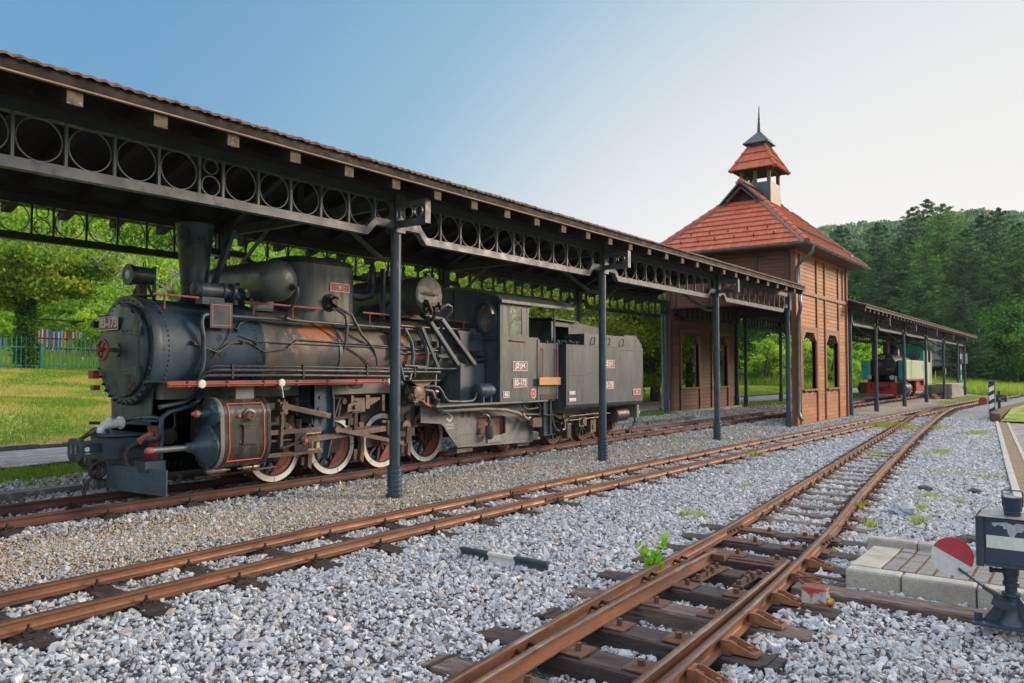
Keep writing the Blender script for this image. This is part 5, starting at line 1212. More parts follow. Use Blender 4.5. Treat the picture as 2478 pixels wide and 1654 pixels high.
text('-8-','plate_lettering',.05,m_white,rp,(11.59,CY0-.020,1.345),(R(90),0,0),ext=.001)
# roof
b=MB(); n=24; V=[]
for x in (CX0-.06,12.85):
    for k_ in (0,1):
        for i in range(n+1):
            t=i/n; y=CY0-.07+(CY1-CY0+.14)*t; V.append((x,y,2.985+.24*math.sin(math.pi*t)**.75+k_*.02-.03*(i in (0,n))))
m_=n+1
F=[(i,m_*2+i,m_*2+i+1,i+1) for i in range(n)]+[(m_+i,m_+i+1,m_*3+i+1,m_*3+i) for i in range(n)]+[(i,i+1,m_+i+1,m_+i) for i in range(n)]+[(2*m_+i,3*m_+i,3*m_+i+1,2*m_+i+1) for i in range(n)]+[(0,m_,3*m_,2*m_),(n,2*m_+n,3*m_+n,m_+n)]
b.add(V,F); b.box(CX0-.06,12.85,CY0-.09,CY0-.06,2.92,2.97); b.build('cab_roof',m_body,lo,40)
b=MB(); b.box(CX0+.01,12.35,CY0+.02,CY1-.02,1.20,1.24); b.box(11.9,11.92,8.4,10.2,1.24,2.3); b.build('cab_floor',m_blk,lo)
b=MB(); b.box(10.75,10.95,8.75,9.85,1.3,2.6); b.lathe((10.9,9.3,2.3),XA,[(0,.3),(.1,.3)],20); b.build('backhead',m_blk,lo)
b=MB(); b.box(9.0,12.05,8.14,8.20,1.195,1.225); b.box(9.0,12.05,8.2,8.9,1.20,1.222); b.build('cab_footplate',m_grey,lo)
# running board
b=MB(); b.box(4.70,8.07,8.18,8.78,1.625,1.64); rb=b.build('running_board',m_smk,lo)
b=MB(); b.box(4.66,8.07,8.17,8.185,1.575,1.638); b.cyl((4.66,8.165,1.60),(8.07,8.165,1.60),.012,n=8); b.build('red_edge',mat('worn_red_edge_paint',(.40,.05,.04),(.26,.045,.035),scale=5,rough=.5,stretch=(.5,3,3),patch=(.14,.05,.04),pth=.58,pscale=5),rb)
b=MB()
for i in range(7): x=4.9+i*.5; b.cyl((x,8.165,1.57),(x,8.165,1.64),.016,n=6)
b.build('edge_clips',m_redl,rb)
for x in (5.06,6.15,8.02):
    b=MB(); b.lathe((x,8.18,1.605),YN,[(0,.035),(.01,.048),(.03,.05),(.04,.042),(.045,.0)],18); b.build('marker_lamp',m_rim,rb,40)
for x in (6.35,7.59):
    b=MB(); b.lathe((x,8.4,1.60),(0,0,-1),[(0,.07),(.03,.10),(.06,.105),(.09,.08),(.10,.03)],16); b.build('under_lamp',m_glass,lo,40)
b=MB(); b.tube([(6.14,8.17,1.60),(6.15,8.15,1.52),(6.16,8.14,1.42)],.014,8); b.build('hanging_hook',m_steel,lo)
b=MB(); b.box(4.9,8.9,8.70,8.88,1.42,1.62); b.box(5.6,5.85,8.3,8.8,1.40,1.60); b.build('board_bracket',m_grey,lo)
# --- cylinder ---
def hull2(c1,r1,c2,r2,n=40):
    import itertools
    pts=[(c1[0]+r1*math.cos(2*math.pi*i/n),c1[1]+r1*math.sin(2*math.pi*i/n)) for i in range(n)]+[(c2[0]+r2*math.cos(2*math.pi*i/n),c2[1]+r2*math.sin(2*math.pi*i/n)) for i in range(n)]
    pts=sorted(set(pts)); 
    def half(p):
        h=[]
        for q in p:
            while len(h)>1 and (h[-1][0]-h[-2][0])*(q[1]-h[-2][1])-(h[-1][1]-h[-2][1])*(q[0]-h[-2][0])<=0: h.pop()
            h.append(q)
        return h
    return half(pts)[:-1]+half(pts[::-1])[:-1]
for sgn in (-1,1):
    cy=lambda y: y if sgn<0 else 2*YCL-y
    H=hull2((cy(8.42),.87),.275,(cy(8.38),1.22),.215)
    b=MB(); b.prism(H,0,5.30,6.0); b.box(5.35,5.95,min(cy(8.5),cy(8.9)),max(cy(8.5),cy(8.9)),.75,1.35); cyb=b.build('cylinder_block',m_cyl,lo,30)
    if sgn>0: continue
    Ho=hull2((8.42,.87),.282,(8.38,1.22),.222)
    for x in (5.33,5.97):
        b=MB(); b.prism(Ho,0,x-.025,x+.025); b.build('cylinder_band',m_grey if x<5.6 else m_cyl,cyb,30)
    b=MB(); b.lathe((5.30,8.40,.87),(-1,0,0),[(0,.25),(.03,.25),(.035,.235),(.05,.20),(.09,.16),(.15,.10),(.18,.07),(.24,.06),(.25,.045)],36)
    for i in range(16): a=2*math.pi*i/16; b.hexn((5.27,8.40+.225*math.cos(a),.87+.225*math.sin(a)),(-1,0,0),.016,.025)
    b.build('cylinder_cover',m_bluec,cyb,35)
    b=MB(); b.lathe((5.30,8.30,1.26),(-1,0,0),[(0,.16),(.03,.16),(.035,.145),(.05,.12),(.055,.05),(.13,.045),(.14,.03),(.2,.03)],28)
    for i in range(10): a=2*math.pi*i/10; b.hexn((5.27,8.30+.135*math.cos(a),1.26+.135*math.sin(a)),(-1,0,0),.014,.025)
    b.build('valve_cover',m_bluec,cyb,35)
    b=MB(); b.lathe((5.12,8.30,1.26),(-1,0,0),[(0,.03),(.01,.042),(.05,.042),(.06,.03),(.09,.02)],12); b.build('valve_cap',m_pink,cyb,40)
    b=MB(); b.lathe((5.07,8.42,.87),(-1,0,0),[(0,.055),(.02,.055),(.025,.035),(.44,.035)],16); b.build('tail_rod_tube',m_steel,cyb,40)
    b=MB(); b.lathe((4.63,8.42,.87),(-1,0,0),[(0,.038),(.06,.038),(.075,.03)],16); b.build('tail_rod_cap',m_pink,cyb,40)
    def hy(z,o=.004): # near surface of the cylinder jacket
        c=[p for p in H]; best=9
        for i in range(len(c)):
            p,q=c[i],c[(i+1)%len(c)]
            if min(p[1],q[1])<=z<=max(p[1],q[1]) and abs(p[1]-q[1])>1e-9:
                best=min(best,p[0]+(q[0]-p[0])*(z-p[1])/(q[1]-p[1]))
        return best-o
    b=MB(); zs=[.68+.68*i/16 for i in range(17)]
    for x in (5.42,5.90): b.tube([(x,hy(z),z) for z in zs],.008,6)
    for z in (.69,1.365): b.tube([(5.42,hy(z),z),(5.90,hy(z),z)],.008,6)
    b.build('orange_lining',m_orl,cyb,60)
    b=MB(); y=hy(1.22); b.lathe((5.69,y+.01,1.22),YN,[(0,.085),(.02,.085),(.025,.06),(.04,.055)],20); b.torus((5.69,y-.05,1.22),YN,.045,.009,20,6)
    for i in range(3): a=i*2.09+.5; b.cyl((5.69,y-.05,1.22),(5.69+.045*math.cos(a),y-.05,1.22+.045*math.sin(a)),.007,n=6)
    b.build('valve_handwheel',m_rod,cyb,40)
    b=MB(); b.box(5.60,5.76,hy(1.0)-.02,hy(1.0)+.03,.90,1.10); b.box(5.58,5.78,hy(1.1)-.03,hy(1.1)+.03,1.10,1.12); b.box(5.58,5.78,hy(.9)-.03,hy(.9)+.03,.885,.90); b.build('inspection_box',m_blk,cyb,bev=.004)
    b=MB(); b.lathe((5.55,hy(1.22)+.005,1.22),YN,[(0,.022),(.02,.02),(.03,.012)],10); b.build('red_plug',m_orl,cyb,40)
    b=MB(); b.lathe((5.62,8.38,1.43),(0,0,1),[(0,.05),(.02,.05),(.03,.02),(.07,.02)],10); b.box(5.76,5.90,8.34,8.42,1.43,1.46); b.tube([(5.78,8.36,1.46),(5.78,8.36,1.50),(5.9,8.36,1.50),(5.92,8.36,1.46)],.008,6); b.build('lubricator',m_irond,cyb,40)
    for x,d in ((5.30,1),(5.92,-1)):
        b=MB(); b.lathe((x+.02,8.40,.60),(0,0,-1),[(-.02,.05),(.0,.05),(.02,.03)],10); b.lathe((x,8.36,.575),(d,-.05,0),[(-.05,.03),(0,.045),(.05,.045),(.06,.03),(.14,.035),(.20,.028),(.21,.015),(.26,.012)],12); b.build('drain_cock',m_rod,cyb,40)
b=MB(); b.tube([(5.2,8.5,.50),(5.9,8.45,.52),(6.3,8.45,.53)],.012,6); b.build('drain_rod',m_rod,lo)
# pipes round the saddle side
bpipe([(5.34,8.70,1.55),(5.30,8.70,1.45),(5.15,8.68,1.38),(4.86,8.60,1.35),(4.80,8.58,1.34)],.028,m_smk)
bpipe([(5.36,8.62,1.55),(5.30,8.60,1.40),(5.15,8.58,1.33),(4.90,8.56,1.28),(4.82,8.56,1.22),(4.81,8.56,1.05),(4.80,8.60,.98),(4.74,8.75,.97)],.028,m_smk)
bpipe([(5.12,8.83,1.30),(5.14,8.83,1.10),(5.08,8.84,1.04),(4.95,8.85,1.03)],.014,m_smk)
# --- wheels ---
def wheel(x,y,r,parent,name='driving_wheel',cw=True,near=True,seed=0):
    s=-1 if y<YCL else 1; zc=.27+r
    b=MB(); b.lathe((x,y,zc),(0,s,0),[(-.03,r+.028),(-.055,r+.028),(-.055,r-.09)],2) if False else None
    b=MB(); A=(0,s,0)
    b._hoop((x,y,zc),Vector(A),[(-.12,r-.075),(-.12,r+.026),(-.09,r+.026),(-.075,r),(.0,r-.004),(.004,r-.008),(.004,r-.065)],56)
    w=b.build(name,m_railold if near else m_blk,parent,30)
    if near and cw:
        b=MB(); b._hoop((x,y,zc),Vector(A),[(.003,r-.078),(.003,r-.008),(.008,r-.008),(.008,r-.078)],56); rm=b.build('painted_rim',m_rim,w,30)
        b=MB()
        for k in range(5):
            a=R(-90+72*k+seed*17); c=Vector((x+(r-.039)*math.cos(a),y+s*.0085,zc+(r-.039)*math.sin(a))); b.obox(c,(math.cos(a),0,math.sin(a)),(0,1,0),.056,.010,.002)
        b.build('rim_mark',m_redl,w)
    b=MB(); b.lathe((x,y-s*.06,zc),A,[(0,.10),(.05,.10),(.055,.085),(.06,.05)] if cw else [(0,.07),(.03,.07)],24); b.build('hub',m_cw if cw and seed>0 else m_blk,w,40)
    ns=10 if cw else 8; b=MB()
    for k in range(ns):
        a=2*math.pi*k/ns+seed; d=Vector((math.cos(a),0,math.sin(a))); p=Vector((x,y-s*.05,zc)); b.bar(p+d*.07,p+d*(r-.07),.035,.05,(0,1,0))
    b._hoop((x,y,zc),Vector(A),[(-.09,r-.10),(-.09,r-.07),(-.01,r-.07),(-.01,r-.10)],48)
    b.build('spokes',m_blk,w,40)
    if cw:
        a0=R(-98),R(28); P=[]
        th=[a0[0]+(a0[1]-a0[0])*i/20 for i in range(21)]; P=[(x+(r-.10)*math.cos(t),zc+(r-.10)*math.sin(t)) for t in th]
        b=MB(); yy=sorted((y-s*.06,y-s*.012)); b.prism(P,1,yy[0],yy[1]); b.build('counterweight',m_cw,w,30)
        b=MB(); th=[a0[0]+.22+(a0[1]-a0[0]-.44)*i/12 for i in range(13)]
        b.tube([(x+(r-.16)*math.cos(t),y-s*.010,zc+(r-.16)*math.sin(t)) for t in th],.006,5); b.build('cast_ridge',m_cw,w)
    return w
WX=[6.56,7.545,8.53,9.515]
for i,x in enumerate(WX):
    wheel(x,8.845,.42,lo,seed=i)
    b=MB(); b.lathe((x,9.75,.69),(0,1,0),[(0,.1),(0,.446),(.03,.446),(.035,.42),(.11,.415),(.11,.33),(.08,.1)],40); b.build('far_wheel',m_blk,lo,30)
    b=MB(); b.cyl((x,8.9,.69),(x,9.75,.69),.07,n=14); b.build('axle',m_blk,lo,40)
for x in (11.65,):
    wheel(x,8.86,.26,lo,'trailing_wheel',cw=False,seed=.4); b=MB(); b.lathe((x,9.74,.53),(0,1,0),[(0,.05),(0,.285),(.03,.285),(.035,.26),(.1,.255)],32); b.build('far_wheel',m_blk,lo,30); b=MB(); b.cyl((x,8.9,.53),(x,9.75,.53),.06,n=12); b.build('axle',m_blk,lo,40)
# springs and hornblocks
for i,x in enumerate((7.05,8.02,9.0)):
    b=MB(); 
    for k in range(5): b.box(x-.30+.05*k,x+.30-.05*k,8.62,8.70,1.34-.022*k,1.36-.022*k)
    b.box(x-.04,x+.04,8.61,8.71,1.20,1.40); b.box(x-.33,x-.28,8.6,8.72,1.16,1.40); b.box(x+.28,x+.33,8.6,8.72,1.16,1.40)
    b.build('leaf_spring',m_rod,lo)
b=MB(); b.prism([(7.58,1.17),(7.60,1.28),(7.75,1.31),(7.92,1.28),(7.92,1.16)],1,8.56,8.62); b.lathe((7.73,8.56,1.24),YN,[(0,.035),(.03,.035),(.03,.02)],12); b.build('brake_bracket',m_rod,lo,40)
for x in (7.08,8.04,9.03):
    b=MB(); b.box(x-.06,x+.06,8.86,8.95,.45,1.15); b.prism([(x-.09,1.0),(x-.04,.7),(x-.06,.45),(x,.40),(x+.02,.6),(x+.0,1.0)],1,8.72,8.80); b.build('brake_block',m_rod,lo)
b=MB(); b.box(7.71,7.77,8.55,8.60,.90,1.18); b.box(7.66,7.82,8.54,8.62,1.15,1.18); b.box(7.60,7.70,8.56,8.62,.98,1.08); b.build('brake_hanger',m_irond,lo)
# slide bars, crosshead, rods
b=MB(); b.box(6.02,6.98,8.36,8.44,.66,.71); b.box(6.02,6.98,8.36,8.44,1.0,1.05) if False else None; b.build('slide_bar',m_rod,lo,bev=.003)
b=MB(); b.box(6.02,6.98,8.38,8.46,.94,1.0); b.build('slide_bar',m_rod,lo,bev=.003)
b=MB(); b.box(6.50,6.72,8.34,8.46,.71,.80); b.box(6.52,6.70,8.36,8.46,.80,.94); b.cyl((6.0,8.41,.86),(6.52,8.41,.86),.022,n=10); b.build('crosshead',m_irond,lo,bev=.004)
b=MB(); b.lathe((6.60,8.40,1.0),(0,0,1),[(0,.03),(.02,.03),(.02,.045),(.10,.045),(.11,.05),(.12,.05)],12); b.build('oil_cup',m_irond,lo,40)
b=MB(); b.box(6.68,6.73,8.39,8.45,.71,.95); b.box(6.90,6.95,8.39,8.45,.71,.90); b.box(6.66,6.97,8.39,8.45,.69,.72); b.box(6.66,6.97,8.39,8.45,.92,.95); b.build('crosshead_guide',m_yel,lo)
b=MB(); b.bar((6.66,8.37,.85),(8.50,8.37,.93),.05,.075); b.cyl((6.66,8.33,.85),(6.66,8.41,.85),.06,n=16); b.cyl((8.53,8.31,.93),(8.53,8.43,.93),.085,n=20); b.build('connecting_rod',m_rod,lo,40)
b=MB(); b.cyl((6.66,8.33,.85),(6.66,8.30,.85),.026,n=12); b.build('red_pin_cap',m_orl,lo)
def ring_pts(x): return x+.10,.86
b=MB()
for i in range(3): b.bar((WX[i]+.0,8.72,.90),(WX[i+1],8.72,.90),.045,.065)
for x in WX: b.cyl((x,8.68,.90),(x,8.76,.90),.07,n=18)
b.build('coupling_rod',m_rod,lo,40)
for x in WX:
    b=MB(); b.cyl((x,8.62,.90),(x,8.86,.90),.04,n=14); b.prism([(x-.09,.62),(x+.09,.62),(x+.07,.95),(x-.07,.95)],1,8.775,8.80); b.build('crank_pin',m_irond,lo,40)
b=MB(); b.box(8.15,8.35,8.33,8.36,.82,1.02); b.hexn((8.23,8.34,1.03),(0,0,1),.03,.04); b.hexn((8.31,8.34,1.03),(0,0,1),.03,.04); b.build('strap_end',m_irond,lo)
b=MB(); b.bar((7.17,8.30,.96),(8.50,8.30,.67),.03,.055); b.lathe((7.17,8.28,.96),(0,1,0),[(0,.045),(.05,.045)],14); b.build('eccentric_rod',m_rod,lo,40)
b=MB(); b.bar((8.50,8.28,.67),(8.53,8.28,.93),.03,.07); b.build('return_crank',m_irond,lo,bev=.003)
b=MB(); b.bar((6.36,8.36,1.30),(7.10,8.36,1.14),.03,.07); b.build('radius_rod',m_rod,lo,bev=.004)
b=MB(); b.bar((6.33,8.38,1.28),(6.31,8.38,.76),.045,.04); b.bar((6.25,8.38,1.16),(6.25,8.38,.76),.03,.035); b.lathe((6.32,8.34,1.29),YN,[(0,.05),(.04,.05)],14); b.box(6.27,6.39,8.34,8.42,1.20,1.36); b.hexn((6.27,8.38,1.36),(0,0,1),.025,.03); b.hexn((6.35,8.38,1.36),(0,0,1),.025,.03); b.build('combination_lever',m_rod,lo,40)
b=MB(); b.bar((6.31,8.36,.77),(6.62,8.36,.84),.03,.035); b.cyl((6.0,8.40,1.26),(6.36,8.40,1.26),.022,n=10); b.box(6.0,6.2,8.36,8.44,1.28,1.35); b.box(6.0,6.15,8.36,8.44,1.12,1.16); b.box(6.12,6.45,8.45,8.6,1.10,1.2); b.build('union_link',m_irond,lo,40)
b=MB(); b.prism([(6.84,1.60),(7.13,1.60),(7.13,1.48),(7.17,1.36),(7.17,.98),(7.13,.80),(7.07,.60),(6.95,.56),(6.92,.70),(6.94,.90),(6.86,1.05),(6.84,1.3)],1,8.42,8.47); b.prism([(7.14,1.55),(7.18,1.35),(7.18,.97),(7.14,.80),(7.08,.58),(7.06,.58),(7.12,.82),(7.16,.97),(7.16,1.34),(7.12,1.55)],1,8.36,8.50); b.box(6.84,6.88,8.42,8.8,1.05,1.6)
for x,z in ((6.98,1.40),(6.96,1.24),(7.0,1.08)): b.lathe((x,8.42,z),YN,[(0,.03),(.015,.025)],10)
b.build('motion_bracket',m_smk,lo,30)
b=MB(); b.bar((7.22,8.46,1.10),(7.32,8.46,1.36),.03,.09,(0,1,0)); b.bar((7.35,8.5,1.10),(7.40,8.5,1.34),.03,.04,(0,1,0)); b.lathe((7.40,8.46,1.33),YN,[(0,.04),(.05,.04)],12); b.box(7.2,7.42,8.42,8.5,1.07,1.12); b.lathe((7.25,8.44,1.05),(0,0,-1),[(0,.02),(.08,.02)],8); b.box(7.19,7.33,8.40,8.5,.93,1.0); b.build('reversing_link',m_irond,lo,40)
# mechanism behind the front post: pump and lubricator gear
b=MB(); b.box(8.72,8.98,8.36,8.60,1.28,1.52); b.prism([(8.82,1.52),(9.08,1.52),(9.16,1.60),(8.72,1.60)],1,8.38,8.56); b.lathe((8.80,8.37,1.42),YN,[(0,.09),(.03,.09),(.035,.05)],16); b.lathe((9.0,8.44,1.42),XA,[(0,.05),(.08,.05),(.09,.065),(.14,.065),(.15,.04),(.24,.04),(.25,.055),(.32,.055)],14); b.box(8.62,9.26,8.30,8.60,1.60,1.615); b.cyl((8.66,8.36,1.38),(8.60,8.30,1.36),.04,n=10)
for x,z in ((8.76,1.5),(8.76,1.32),(8.94,1.32)): b.hexn((x,8.36,z),YN,.018,.02)
b.build('lubricator_pump',m_rod,lo,40)
b=MB(); b.box(8.62,8.95,8.55,8.8,.75,1.5); b.lathe((8.68,8.55,1.28),YN,[(0,.05),(.03,.05)],12); b.lathe((8.80,8.55,1.05),YN,[(0,.07),(.02,.07)],14); b.build('expansion_bracket',m_irond,lo,40)
b=MB(); b.bar((8.3,8.62,1.0),(8.9,8.60,.96),.04,.04); b.build('tie_bar',m_rod,lo)
b=MB(); b.tube([(8.88,8.34,1.30),(8.92,8.28,1.24),(9.02,8.27,1.20)],.018,8); b.build('orange_lever',m_orl,lo,50)
bpipe([(8.98,8.36,1.50),(9.1,8.33,1.52),(9.24,8.32,1.50),(9.32,8.31,1.42),(9.36,8.30,1.34),(9.45,8.30,1.27),(9.8,8.30,1.255),(10.05,8.30,1.26),(10.12,8.30,1.30),(10.16,8.30,1.38),(10.22,8.30,1.40)],.022)
bpipe([(8.98,8.38,1.46),(9.12,8.36,1.44),(9.18,8.36,1.36),(9.2,8.36,1.28)],.035)
bpipe([(9.2,8.34,1.32),(9.2,8.32,1.22),(9.24,8.30,1.15),(9.34,8.28,1.12),(9.7,8.26,1.125),(10.3,8.25,1.12),(10.9,8.25,1.08),(11.25,8.25,1.01),(11.5,8.27,.92),(11.62,8.28,.88)],.034,m_grey)
b=MB(); b.lathe((9.2,8.34,1.28),(0,0,-1),[(-.04,.07),(-.01,.07),(0,.05),(.01,.07),(.04,.07),(.05,.04)],14); b.build('pipe_flange',m_irond,lo,40)
bpipe([(10.3,8.5,1.0),(10.8,8.4,1.10),(11.1,8.35,1.13),(11.4,8.3,1.18),(11.5,8.3,1.24)],.016,m_rod)
bpipe([(11.42,8.3,1.2),(11.5,8.3,1.1),(11.65,8.3,1.06),(12.1,8.3,1.08),(12.35,8.35,1.0)],.018)
bpipe([(11.4,8.3,.98),(12.0,8.3,.95),(12.2,8.3,.94)],.02)
# small reservoir in front of the cab
b=MB(); b.lathe((10.16,8.32,1.42),XA,[(0,.0),(.01,.08),(.03,.115),(.06,.125),(.30,.125),(.31,.13),(.34,.13),(.35,.125),(.44,.12),(.47,.09),(.48,0)],28); b.box(10.27,10.30,8.24,8.42,1.22,1.34); b.box(10.48,10.51,8.24,8.42,1.22,1.34); b.build('small_reservoir',m_smk,lo,40)
# --- rear frame plate with the oval cut-out ---
FP=[(8.96,1.19),(8.96,.95),(9.42,.91),(9.50,.86),(9.62,.72),(9.84,.50),(11.97,.44),(11.97,1.19)]
hx0,hx1,hz0,hz1=10.32,11.14,.66,.95
b=MB(); y0,y1=8.43,8.455
b.prism([(8.96,1.19),(8.96,.95),(9.42,.91),(9.50,.86),(9.62,.72),(9.84,.50),(10.32,.487),(10.32,1.19)],1,y0,y1)
b.prism([(10.32,1.19),(10.32,.95),(10.40,.97),(11.02,.97),(11.14,.95),(11.14,1.19)],1,y0,y1); b.prism([(10.32,.487),(10.32,.66),(10.40,.64),(11.02,.64),(11.14,.66),(11.14,.463)],1,y0,y1)
b.prism([(11.14,.463),(11.14,1.19),(11.97,1.19),(11.97,.44)],1,y0,y1)
for (cx,cz,sx,sz) in ((10.40,.97,-1,1),(11.02,.97,1,1),(10.40,.64,-1,-1),(11.02,.64,1,-1)): pass
b.f=[f for f in b.f]
fp=b.build('rear_frame_plate',m_grey,lo)
b=MB()
for k in range(9): b.dome((9.80,y0,.58+k*.075),YN,.010,.008,6); 
for k in range(6): b.dome((9.02,y0,.98+k*.04),YN,.010,.008,6)
for k in range(14): b.dome((9.90+k*.15,y0,.55-k*.003),YN,.010,.008,6)
for k in range(8): b.dome((9.88+k*.06,y0,.70),YN,.010,.008,6)
for k in range(5): b.dome((11.90-k*.08,y0,.52),YN,.010,.008,6)
for k in range(4): b.dome((11.90,y0,.60+k*.07),YN,.010,.008,6)
b.build('frame_rivets',m_grey,fp)
for x in (9.95,10.12):
    b=MB(); b.lathe((x,y0,1.03),YN,[(0,.05),(.003,.05)],20); b.build('frame_hole',m_blk,fp)
m_logo=mat('worn_white_stencil',(.78,.77,.73),(.62,.61,.58),scale=14,rough=.6)
b=MB(); cx,cz,s_=9.64,1.04,.135
def zz(p,q): b.bar((cx+p[0]*s_,y0-.002,cz+p[1]*s_),(cx+q[0]*s_,y0-.002,cz+q[1]*s_),  .003,.032,(0,0,1) if abs(p[1]-q[1])<abs(p[0]-q[0])*3 else (1,0,0))
for p,q in (((.6,.45),(.1,.85)),((.1,.85),(-.55,.35)),((-.55,.35),(.5,-.25)),((.5,-.25),(-.05,-.75)),((-.05,-.75),(-.6,-.35))): zz(p,q)
b.build('emblem',m_logo,fp); text('šinvoz','stencil_lettering',.08,m_logo,fp,(9.64,y0-.002,.885),(R(90),0,0),ext=.001,sx=.9)
b=MB(); b.box(9.57,9.71,y0-.003,y0,.835,.84); b.box(9.56,9.73,y0-.003,y0,.82,.825); b.build('stencil_line',m_logo,fp)
b=MB(); b.box(10.25,11.2,8.50,8.54,.55,1.05); b.box(10.3,10.9,8.47,8.5,.68,.93); b.build('perforated_ashpan',mat('rust_brown_ashpan',(.20,.09,.065),(.13,.06,.045),scale=8,rough=.7,patch=(.05,.03,.03),pth=.6,pscale=20),lo)
b=MB(); b.tube([(10.36,8.36,1.02),(10.44,8.34,1.02),(10.52,8.33,.98),(10.545,8.33,.92)],.026,8); b.lathe((10.55,8.33,.92),(0,0,-1),[(0,.055),(.03,.055),(.035,.03),(.09,.03),(.10,.075),(.28,.075),(.31,.06),(.33,.02)],20); b.build('filter_canister',m_body,lo,40)
b=MB(); b.box(10.6,11.0,8.405,8.43,.52,.64); b.build('pale_patch_plate',mat('flaking_white_patch',(.34,.33,.29),(.22,.21,.19),scale=12,rough=.7,patch=(.08,.075,.07),pth=.55,pscale=30),lo)
b=MB(); b.lathe((11.62,8.30,.90),XA,[(0,.05),(.03,.05),(.035,.03),(.08,.03)],12); b.lathe((11.63,8.28,.84),(0,-1,-.4),[(0,.04),(.05,.05),(.09,.045)],12); b.box(11.74,12.03,8.26,8.32,.73,.90); b.tube([(11.9,8.28,1.18),(12.0,8.28,1.1),(11.98,8.28,.95),(12.02,8.28,.88)],.02,6); b.box(11.9,12.0,8.3,8.34,1.10,1.19); b.build('injector',m_rod,lo,40)
b=MB(); b.lathe((11.40,8.26,.97),(1,0,-.4),[(-.03,.05),(.03,.05)],12); b.build('red_union',m_pink,lo,40)
# cab steps
b=MB(); b.box(12.06,12.10,8.24,8.28,.56,1.22); b.box(12.28,12.32,8.24,8.28,.56,1.22); b.box(12.0,12.36,8.18,8.34,.56,.575); b.box(12.02,12.34,8.16,8.34,.93,.945); b.box(12.06,12.32,8.28,8.30,.56,1.2); b.build('cab_steps',m_smk,lo)
b=MB(); b.box(11.6,11.95,8.5,8.7,.38,.46); b.build('sand_shoe',m_rod,lo); b=MB(); b.box(9.9,10.3,8.5,8.7,.40,.47); b.build('sand_shoe',m_rod,lo)
# --- front end ---
b=MB(); b.box(4.84,4.88,8.62,9.98,.56,1.12); b.build('buffer_beam',m_smk,lo,bev=.003)
b=MB(); b.box(4.825,4.84,8.66,8.86,.72,1.10); b.box(4.825,4.84,8.86,9.5,.72,.80); 
for z in (.78,.85,.92,.99,1.05): b.dome((4.825,8.76,z),(-1,0,0),.014,.012,6)
b.build('red_corner_plate',m_red,lo)
b=MB(); b.prism([(4.86,8.92),(4.86,9.68),(4.50,9.62),(4.40,9.50),(4.40,9.10),(4.50,8.98)],2,1.00,1.03); b.prism([(4.86,8.95),(4.86,9.65),(4.52,9.55),(4.45,9.45),(4.45,9.15),(4.52,9.05)],2,.74,.99); b.box(4.5,4.86,8.91,8.95,.86,.89); b.build('coupler_housing',m_smk,lo,bev=.006)
b=MB(); b.bar((4.46,9.3,.87),(4.28,9.3,.87),.16,.10); P=rrect(9.13,9.47,.73,.99,.08); b.prism(P,0,4.20,4.245); b.build('coupler_head',m_smk,lo,bev=.006)
for y_ in (9.22,9.33):
    b=MB(); b.box(4.19,4.2,y_,y_+.05,.81,.91); b.build('coupler_slot',m_steel,lo)
b=MB(); b.lathe((4.26,9.12,.87),YN,[(0,.03),(.02,.02)],10); b.build('coupler_pin',m_wv,lo,40)
b=MB(); b.torus((4.42,9.2,.62),(0,1,0),.085,.025,20,8); b.tube([(4.50,9.2,.62),(4.60,9.15,.66),(4.75,9.05,.72)],.025,8); b.tube([(4.3,9.35,.72),(4.30,9.28,.66),(4.40,9.22,.62)],.02,8); b.bar((4.42,9.3,.74),(4.44,9.3,.62),.04,.05); b.build('coupling_hook',m_irond,lo,50)
b=MB(); b.tube([(4.40,9.2,.60),(4.34,9.2,.53),(4.30,9.2,.50)],.018,6)
for s in (-1,1): b.tube([(4.30,9.2+s*.03,.49),(4.28,9.2+s*.035,.42),(4.26,9.2+s*.02,.35)],.014,6)
b.tube([(4.30,9.17,.49),(4.30,9.23,.49)],.02,6); b.tube([(4.26,9.18,.35),(4.26,9.22,.35)],.02,6); b.build('chain_link',m_irond,lo,50)
b=MB(); b.tube([(4.40,9.2,.55),(4.50,9.2,.50),(4.58,9.15,.47)],.008,6); b.box(4.56,4.60,9.02,9.06,.47,.66); b.build('chain',m_irond,lo)
b=MB(); P=[(9.98,.68),(9.98,.42),(8.66,.42),(8.22,.40),(8.22,.66),(8.66,.68)]
V=[(4.50,9.16,.66),(4.50,9.16,.42),(4.52,9.02,.40),(4.70,8.24,.37),(4.70,8.24,.66),(4.52,9.02,.68)]
V=V+[(v[0]+.015,v[1],v[2]) for v in V]; b.add(V,[(0,1,2,5),(5,2,3,4),(6,11,8,7),(11,10,9,8),(0,5,11,6),(5,4,10,11),(4,3,9,10),(1,7,8,2),(2,8,9,3),(0,6,7,1)])
pl=b.build('snow_plough',mat('blue_painted_plough',(.05,.095,.13),(.035,.06,.085),scale=3,rough=.42,patch=(.10,.11,.12),pth=.62,pscale=6,fine=.3),lo)
b=MB()
for k in range(7): t=(k+.5)/7; b.dome((4.52+.18*t,9.02-.78*t,.545),(-1,-.2,0),.013,.012,6)
b.build('plough_rivets',m_smk,pl)
b=MB(); b.box(4.60,4.84,8.5,9.9,.62,.74); b.box(4.80,4.83,9.16,9.5,.40,.62); b.bar((4.44,9.24,.44),(4.46,9.24,.70),.04,.05,(1,0,0)); b.build('plough_mount',m_smk,lo)
